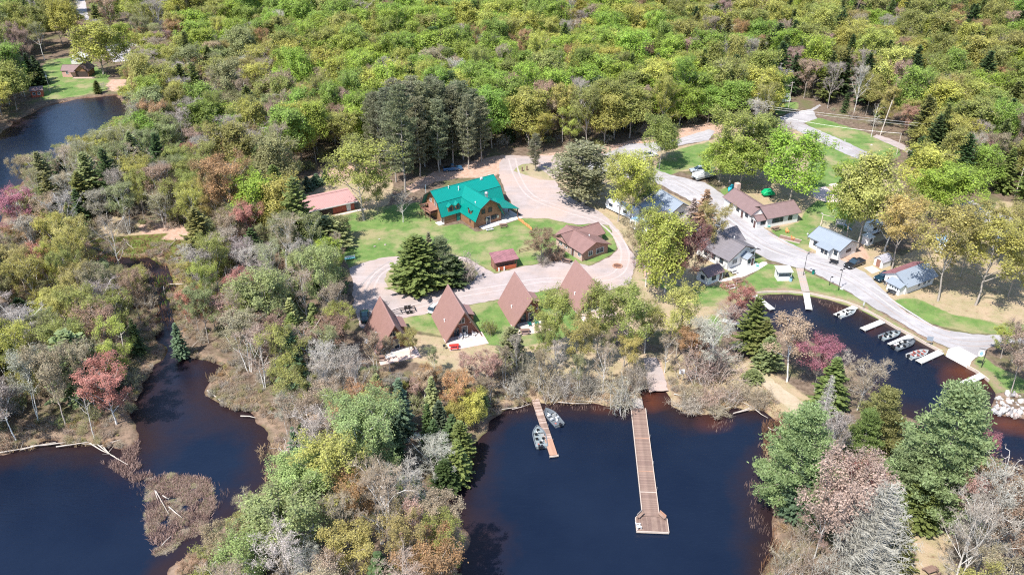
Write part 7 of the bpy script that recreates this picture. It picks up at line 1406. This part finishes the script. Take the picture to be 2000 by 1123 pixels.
SEEN = [np.array(p, float) for p in (      # open places seen in the survey photo: the woods in front of them are low enough to look over
 [(0,290),(0,262),(30,235),(90,208),(180,190),(240,188),(244,212),(205,236),(150,262),(90,285),(30,300)], [(58,195),(62,150),(95,112),(165,100),(228,150),(230,190),(120,200)],
 [(150,0),(172,0),(174,36),(155,34)], [(206,92),(255,84),(262,112),(225,118)], [(598,385),(660,366),(700,395),(700,410),(605,430)], [(600,350),(660,335),(700,345),(650,372),(600,372)],
 [(170,490),(250,480),(350,480),(340,515),(300,520),(200,512)], [(310,560),(340,560),(348,700),(322,700),(308,640)], [(300,712),(400,712),(425,720),(405,765),(440,800),(495,815),(520,850),(535,900),(510,950),(400,950),(280,900),(275,840),(290,750)],
 [(0,885),(190,878),(250,900),(285,930),(280,1010),(330,1123),(0,1123)], [(690,590),(760,565),(1060,565),(1065,690),(960,702),(870,715),(790,728),(700,712)], [(660,440),(1000,440),(1000,520),(700,520)], [(690,520),(1000,520),(1000,580),(700,620),(688,580)],
 [(1515,235),(1590,215),(1600,205),(1610,235),(1755,290),(1712,325),(1660,350),(1600,372),(1595,300),(1540,250)], [(905,905),(935,870),(985,810),(1240,800),(1500,830),(1480,1123),(910,1123),(915,1060),(880,990)], [(790,345),(940,312),(1185,302),(1385,258),(1385,276),(1000,330),(800,372)], [(1590,212),(1700,240),(1760,270),(1760,290),(1640,245)],
 [(280,925),(425,930),(430,985),(410,1040),(350,1090),(300,1100),(280,1010)],
 [(0,292),(14,300),(11,470),(0,480)],
 [(405,740),(440,725),(500,760),(530,800),(440,790)], [(230,840),(265,830),(275,870),(230,880)])]
def fit(x, y, h_, w_):
    for s_ in (1, .85, .7, .55, .42, .3):
        hh = h_ * s_; ww = w_ * max(0.45, s_) ** 0.8; pts = []
        cx, cy = P(x, y, hh * .6); k_ = ww / 2 / SC(*P(x, y)); tx, ty = P(x, y, hh)
        pts = np.array([(tx, ty - 4), (cx - k_, cy), (cx + k_, cy), (cx, cy), (cx - k_ * .7, (cy + ty) / 2), (cx + k_ * .7, (cy + ty) / 2), P(x, y, .5)])
        if not any(pip(pts, q).any() for q in SEEN): return hh
    return None
rg = np.random.default_rng(77)
cand = []
y = 70.0
while y < 640:
    sp_ = 5.6 if y < 150 else 6.0 if y < 215 else 6.6 if y < 270 else 8.2 if y < 350 else 10.2 if y < 470 else 12.0
    half = (y * cp + CAM_H * sp) * 1000 / FPX + 28
    x = -half + rnd.uniform(0, sp_)
    while x < half: cand.append((x + rnd.uniform(-.36, .36) * sp_, y + rnd.uniform(-.36, .36) * sp_, sp_)); x += sp_
    y += sp_ * 0.92
C = np.array(cand); wd = water_sd(C[:, :2]); ok = wd < -0.8
for p in CLEAR: ok &= ~pip(C[:, :2], p)
C = C[ok]; hand = np.array(TREES)
keep = []
for (x, y, s) in C:
    d = np.hypot(hand[:, 0] - x, hand[:, 1] - y)
    if (d < 0.55 * hand[:, 2] + 1.2).any(): continue
    keep.append((x, y, s))
spec = []
for x, y, s in keep:
    px, py = P(x, y); k, t_ = zone(px, py, x, y)
    big = s / 6.2
    if k in ('leafy', 'oak'): h_ = rnd.uniform(12, 20.5) * (0.9 + 0.1 * big); w_ = rnd.uniform(6.5, 11.5) * (0.7 + 0.3 * big)
    elif k in ('budding', 'bare'): h_ = rnd.uniform(10.5, 17.5) * (0.9 + 0.1 * big); w_ = rnd.uniform(5, 7.6) * (0.7 + 0.3 * big)
    elif k == 'birch': h_ = rnd.uniform(11, 16); w_ = rnd.uniform(4.5, 6.5)
    elif k == 'spruce': h_ = rnd.uniform(6, 14); w_ = h_ * rnd.uniform(.3, .42)
    elif k == 'cedar': h_ = rnd.uniform(6, 11); w_ = h_ * rnd.uniform(.5, .65)
    elif k == 'red_pine': h_ = rnd.uniform(15, 20); w_ = rnd.uniform(5, 7)
    else: h_ = rnd.uniform(12, 19); w_ = h_ * rnd.uniform(.30, .42)
    w_ *= 1.22
    if px < 700 and py > 400 and px > -50: h_ *= 0.92
    hv = fit(x, y, h_, w_)
    if hv is None: continue
    if hv < h_: w_ *= max(0.45, hv / h_) ** 0.8; h_ = hv
    spec.append((y, x, k, t_, h_, w_, px, py))
BAND = [G([(700,735),(790,735),(965,750),(965,810),(900,830),(800,835),(700,820),(660,740)])]
for k_ in range(60):
    x, y = W(rnd.uniform(700, 965), rnd.uniform(735, 815)); d = np.hypot(hand[:, 0] - x, hand[:, 1] - y)
    if (d < 0.4 * hand[:, 2] + 0.8).any() or water_sd(np.array([[x, y]]))[0] > -1: continue
    k, t_ = zone(800, 800, x, y); h_ = rnd.uniform(3.5, 6.5) if k != 'birch' else rnd.uniform(5, 8); h_ = fit(x, y, h_, h_ * .6)
    if h_ is None: continue
    spec.append((y, x, k, t_, h_, h_ * 0.6, *P(x, y)))
spec.sort()
def where(px, py):
    if px > 1340 and py < 420: return 'in the woods beyond the upper lawn'
    if py < 420 and px > 640: return 'in the dense forest above the gravel lot'
    if px <= 640 and py < 400: return 'in the woods between far pond and lodge'
    if px > 450 and py > 700: return 'on the wooded peninsula left of the pier'
    return 'in the wet woods left of the A-frames'
SPOT = [(150, 60, 'near the far road'), (60, 330, 'by the far pond'), (330, 60, 'left of the top'), (330, 200, 'right of the far pond'), (300, 330, 'above the marsh'), (520, 250, 'left of the pine grove'), (560, 60, 'at the top, left of centre'), (760, 90, 'above the pine grove'),
  (960, 60, 'at the top centre'), (1000, 220, 'above the gravel lot'), (1175, 60, 'around the pylon'), (1180, 230, 'above the road bend'), (1330, 100, 'right of the pylon'), (1330, 220, 'above the village road'), (1500, 80, 'above the road fork'), (1650, 150, 'behind the leaning pole'),
  (1700, 30, 'at the top right'), (1850, 120, 'above the power line'), (1900, 280, 'under the power line'), (60, 560, 'at the left edge'), (200, 560, 'below the marsh'), (60, 750, 'left of the big conifer'), (200, 740, 'around the big conifer'), (260, 640, 'left of the channel'), (400, 600, 'right of the channel'), (420, 700, 'above the sandy bank'),
  (520, 480, 'near the long outbuilding'), (600, 600, 'left of the driveway'), (540, 720, 'left of the first A-frame'), (620, 780, 'below the first A-frame'), (800, 780, 'below the A-frames'), (700, 880, 'mid peninsula'), (850, 880, 'by the dock side shore'), (520, 880, 'by the left lake'), (600, 1080, 'at the peninsula foot'), (800, 1080, 'at the bottom shore')]
cell = {}; ind = []; rest = []; cnt = {}
for sp_ in spec:
    (y, x, k, t_, h_, w_, px, py) = sp_; inview = -60 < px < 2060 and P(x, y, h_)[1] < 1150
    nmk = NAMES[k][0]
    if inview and cnt.get(nmk, 0) < (245 if nmk == 'leafy_tree' else 260): cnt[nmk] = cnt.get(nmk, 0) + 1; ind.append(sp_)
    else: rest.append((x, y, k, t_, h_, w_))
IX = np.array([[p[6], p[7]] for p in ind]); used = set()
for n_, (y, x, k, t_, h_, w_, px, py) in enumerate(ind):
    tp = P(x, y, h_ * 0.7); spot = min(SPOT, key=lambda q: (q[0] - tp[0]) ** 2 + 2 * (q[1] - tp[1]) ** 2)[2]
    size = {'leafy': 15.5, 'oak': 14, 'budding': 12, 'bare': 12, 'birch': 12.5, 'spruce': 10, 'cedar': 8.5, 'hemlock': 13, 'red_pine': 17}[k]; sz = 'tall' if h_ > size * 1.12 else 'short' if h_ < size * 0.88 else ('wide' if w_ > h_ * .62 else 'slim' if w_ < h_ * .48 else 'mid-sized')
    base = f'{sz} {COLN[t_]} {NAMES[k][1]} {spot}'; lab = base; dd = np.abs(IX[:, 0] - px) + 2 * np.abs(IX[:, 1] - py); od = np.argsort(dd)[1:7]
    if lab in used:
        for q in od:
            rel = 'right of' if IX[q, 0] < px - abs(IX[q, 1] - py) else 'left of' if IX[q, 0] > px + abs(IX[q, 1] - py) else 'behind' if IX[q, 1] > py else 'in front of'
            qq = ind[q]; qt = COLN[qq[3]]; lab = f"{base}, {rel} {'an' if qt[0] in 'aeiou' else 'a'} {qt} {NAMES[qq[2]][1]}"
            if len(lab.split()) > 16: lab = base; continue
            if lab not in used: break
    used.add(lab); tree(k, x, y, h_, w_, t_, lab, f'{NAMES[k][1]}s {where(px, py)}', record=False)
count = cnt
print('individual woods', count, 'rest', len(rest))
# far and out-of-frame woods past the counted ones: one object, instances of the same trees
vmap = {}; variants = []
for k in PROTO:
    for i, (tm, cm, H0, R0) in enumerate(PROTO[k]): vmap[(k, i)] = len(variants); variants.append((k, tm, cm, H0, R0))
pos, idx, scl, rot, tin = [], [], [], [], []
for (x, y, k, t_, h_, w_) in rest:
    i = rnd.randrange(len(PROTO[k])); H0, R0 = PROTO[k][i][2:]; pos.append((x, y, 0)); idx.append(vmap[(k, i)]); scl.append((w_ / 2 / R0, w_ / 2 / R0, h_ / H0)); rot.append((0, 0, rnd.uniform(0, 6.28)))
    kk = rnd.uniform(.88, 1.12); tin.append([c * kk * rnd.uniform(.93, 1.07) for c in TINT[t_]])
def scatter(name, pos, idx, scl, rot, tin):
    """one object: geometry nodes put the tree meshes on its points"""
    me = bpy.data.meshes.new(name); me.from_pydata(pos, [], [])
    for nm, ty, da in (('idx', 'INT', idx), ('scl', 'FLOAT_VECTOR', scl), ('rot', 'FLOAT_VECTOR', rot), ('tint', 'FLOAT_VECTOR', tin)):
        a = me.attributes.new(nm, ty, 'POINT'); a.data.foreach_set('value' if ty == 'INT' else 'vector', np.array(da, dtype=np.int32 if ty == 'INT' else float).ravel())
    o = tag(link(name, me), kind='stuff'); ng = bpy.data.node_groups.new(name, 'GeometryNodeTree'); N = ng.nodes; L = ng.links
    ng.interface.new_socket('Geometry', in_out='INPUT', socket_type='NodeSocketGeometry'); ng.interface.new_socket('Geometry', in_out='OUTPUT', socket_type='NodeSocketGeometry')
    gi = N.new('NodeGroupInput'); go = N.new('NodeGroupOutput'); jn = N.new('GeometryNodeJoinGeometry')
    def na(nm, ty): n_ = N.new('GeometryNodeInputNamedAttribute'); n_.data_type = ty; n_.inputs[0].default_value = nm; return n_.outputs[0]
    ai, as_, ar = na('idx', 'INT'), na('scl', 'FLOAT_VECTOR'), na('rot', 'FLOAT_VECTOR')
    srcs = {}
    for ob in bpy.data.objects:
        if ob.type == 'MESH' and ob.data: srcs.setdefault(ob.data.name, ob)
    for v in sorted(set(idx)):
        k, tm, cm, H0, R0 = variants[v]
        cmp_ = N.new('FunctionNodeCompare'); cmp_.data_type = 'INT'; cmp_.operation = 'EQUAL'; L.new(ai, cmp_.inputs[2]); cmp_.inputs[3].default_value = v
        for msh in (tm, cm):
            if msh.name not in srcs: continue
            oi = N.new('GeometryNodeObjectInfo'); oi.inputs[0].default_value = srcs[msh.name]; oi.transform_space = 'ORIGINAL'; oi.inputs[1].default_value = True
            ip = N.new('GeometryNodeInstanceOnPoints'); L.new(gi.outputs[0], ip.inputs['Points']); L.new(cmp_.outputs[0], ip.inputs['Selection']); L.new(oi.outputs['Geometry'], ip.inputs['Instance']); L.new(ar, ip.inputs['Rotation']); L.new(as_, ip.inputs['Scale']); L.new(ip.outputs[0], jn.inputs[0])
    L.new(jn.outputs[0], go.inputs[0]); md = o.modifiers.new('scatter', 'NODES'); md.node_group = ng; return o
scatter('distant_woodland', pos, idx, scl, rot, tin)
# undergrowth on the forest floor and the banks
pos, idx, scl, rot, tin = [], [], [], [], []
for (y, x, k, t_, h_, w_, px, py) in spec:
    if y > 300 or not (-80 < px < 2080): continue
    for j in range(2 if px < 700 and py > 380 else 1):
        qx, qy = x + rnd.uniform(-3.5, 3.5), y + rnd.uniform(-3.5, 3.5); kk = rnd.choice(['shrub', 'shrub', 'bare_shrub']); i = rnd.randrange(len(PROTO[kk])); s = rnd.uniform(.55, 1.25)
        pos.append((qx, qy, 0)); idx.append(vmap[(kk, i)]); scl.append((s, s, s * rnd.uniform(.7, 1.2))); rot.append((0, 0, rnd.uniform(0, 6.28))); tin.append(TINT[rnd.choice(['tan', 'olive', 'grey', 'rust', 'cedar', 'sage', 'tan'])])
pa = np.array(pos); okk = water_sd(pa[:, :2]) < -0.4
for p in CLEAR: okk &= ~pip(pa[:, :2], p)
sel = [i for i in range(len(pos)) if okk[i]]
scatter('undergrowth', *[[q[i] for i in sel] for q in (pos, idx, scl, rot, tin)])
# low brush and tussocks along the wild shores
pos, idx, scl, rot, tin = [], [], [], [], []
qs = np.random.default_rng(5).uniform([-200, 72], [90, 190], (60000, 2)); wq = msd(qs, [LK['left'], LK['marsh_pool'], LK['main'], LK['north']]); ok_ = (wq > -6.5) & (wq < -0.2) & (vnoise(qs[:, 0], qs[:, 1], 3.5, 31) > 0.35); qs = qs[ok_]
trk = G([(1255,700),(1308,700),(1308,790),(1230,800)]); pth = G([(1466,715),(1540,750),(1600,800),(1570,820),(1480,740)]); dk = G([(1035,770),(1060,770),(1060,800),(1035,800)]); okp = ~(pip(qs, trk) | pip(qs, pth) | pip(qs, dk)); qs = qs[okp][:4200]
isl = G([(288,935),(330,925),(412,935),(420,985),(400,1040),(352,1060),(318,1090),(290,1075),(282,1000)], WZ); q2 = np.random.default_rng(8).uniform(isl.min(0), isl.max(0), (1500, 2)); q2 = q2[sdist(q2, isl) > rnd.random() * 0.3]; q2 = q2[vnoise(q2[:, 0], q2[:, 1], 2.0, 61) > 0.3][:520]
for (qx, qy) in q2:
    i = rnd.randrange(2); s = rnd.uniform(.2, .36); pos.append((qx, qy, WZ - .05)); idx.append(vmap[('bare_shrub', i)]); scl.append((s, s, s * .35)); rot.append((0, 0, rnd.uniform(0, 6.28))); tin.append(TINT[rnd.choice(['pink', 'tan', 'rust', 'tan', 'olive'])])
for (qx, qy) in qs:
    kk = rnd.choice(['shrub', 'bare_shrub', 'bare_shrub']); i = rnd.randrange(len(PROTO[kk])); s = rnd.uniform(.16, .42); pos.append((qx, qy, -0.1)); idx.append(vmap[(kk, i)]); scl.append((s, s, s)); rot.append((0, 0, rnd.uniform(0, 6.28))); tin.append(TINT[rnd.choice(['tan', 'rust', 'orange', 'grey', 'gold', 'tan', 'pink', 'olive'])])
scatter('shore_brush', pos, idx, scl, rot, tin)
print('undergrowth', len(sel), 'objects', len(bpy.data.objects))
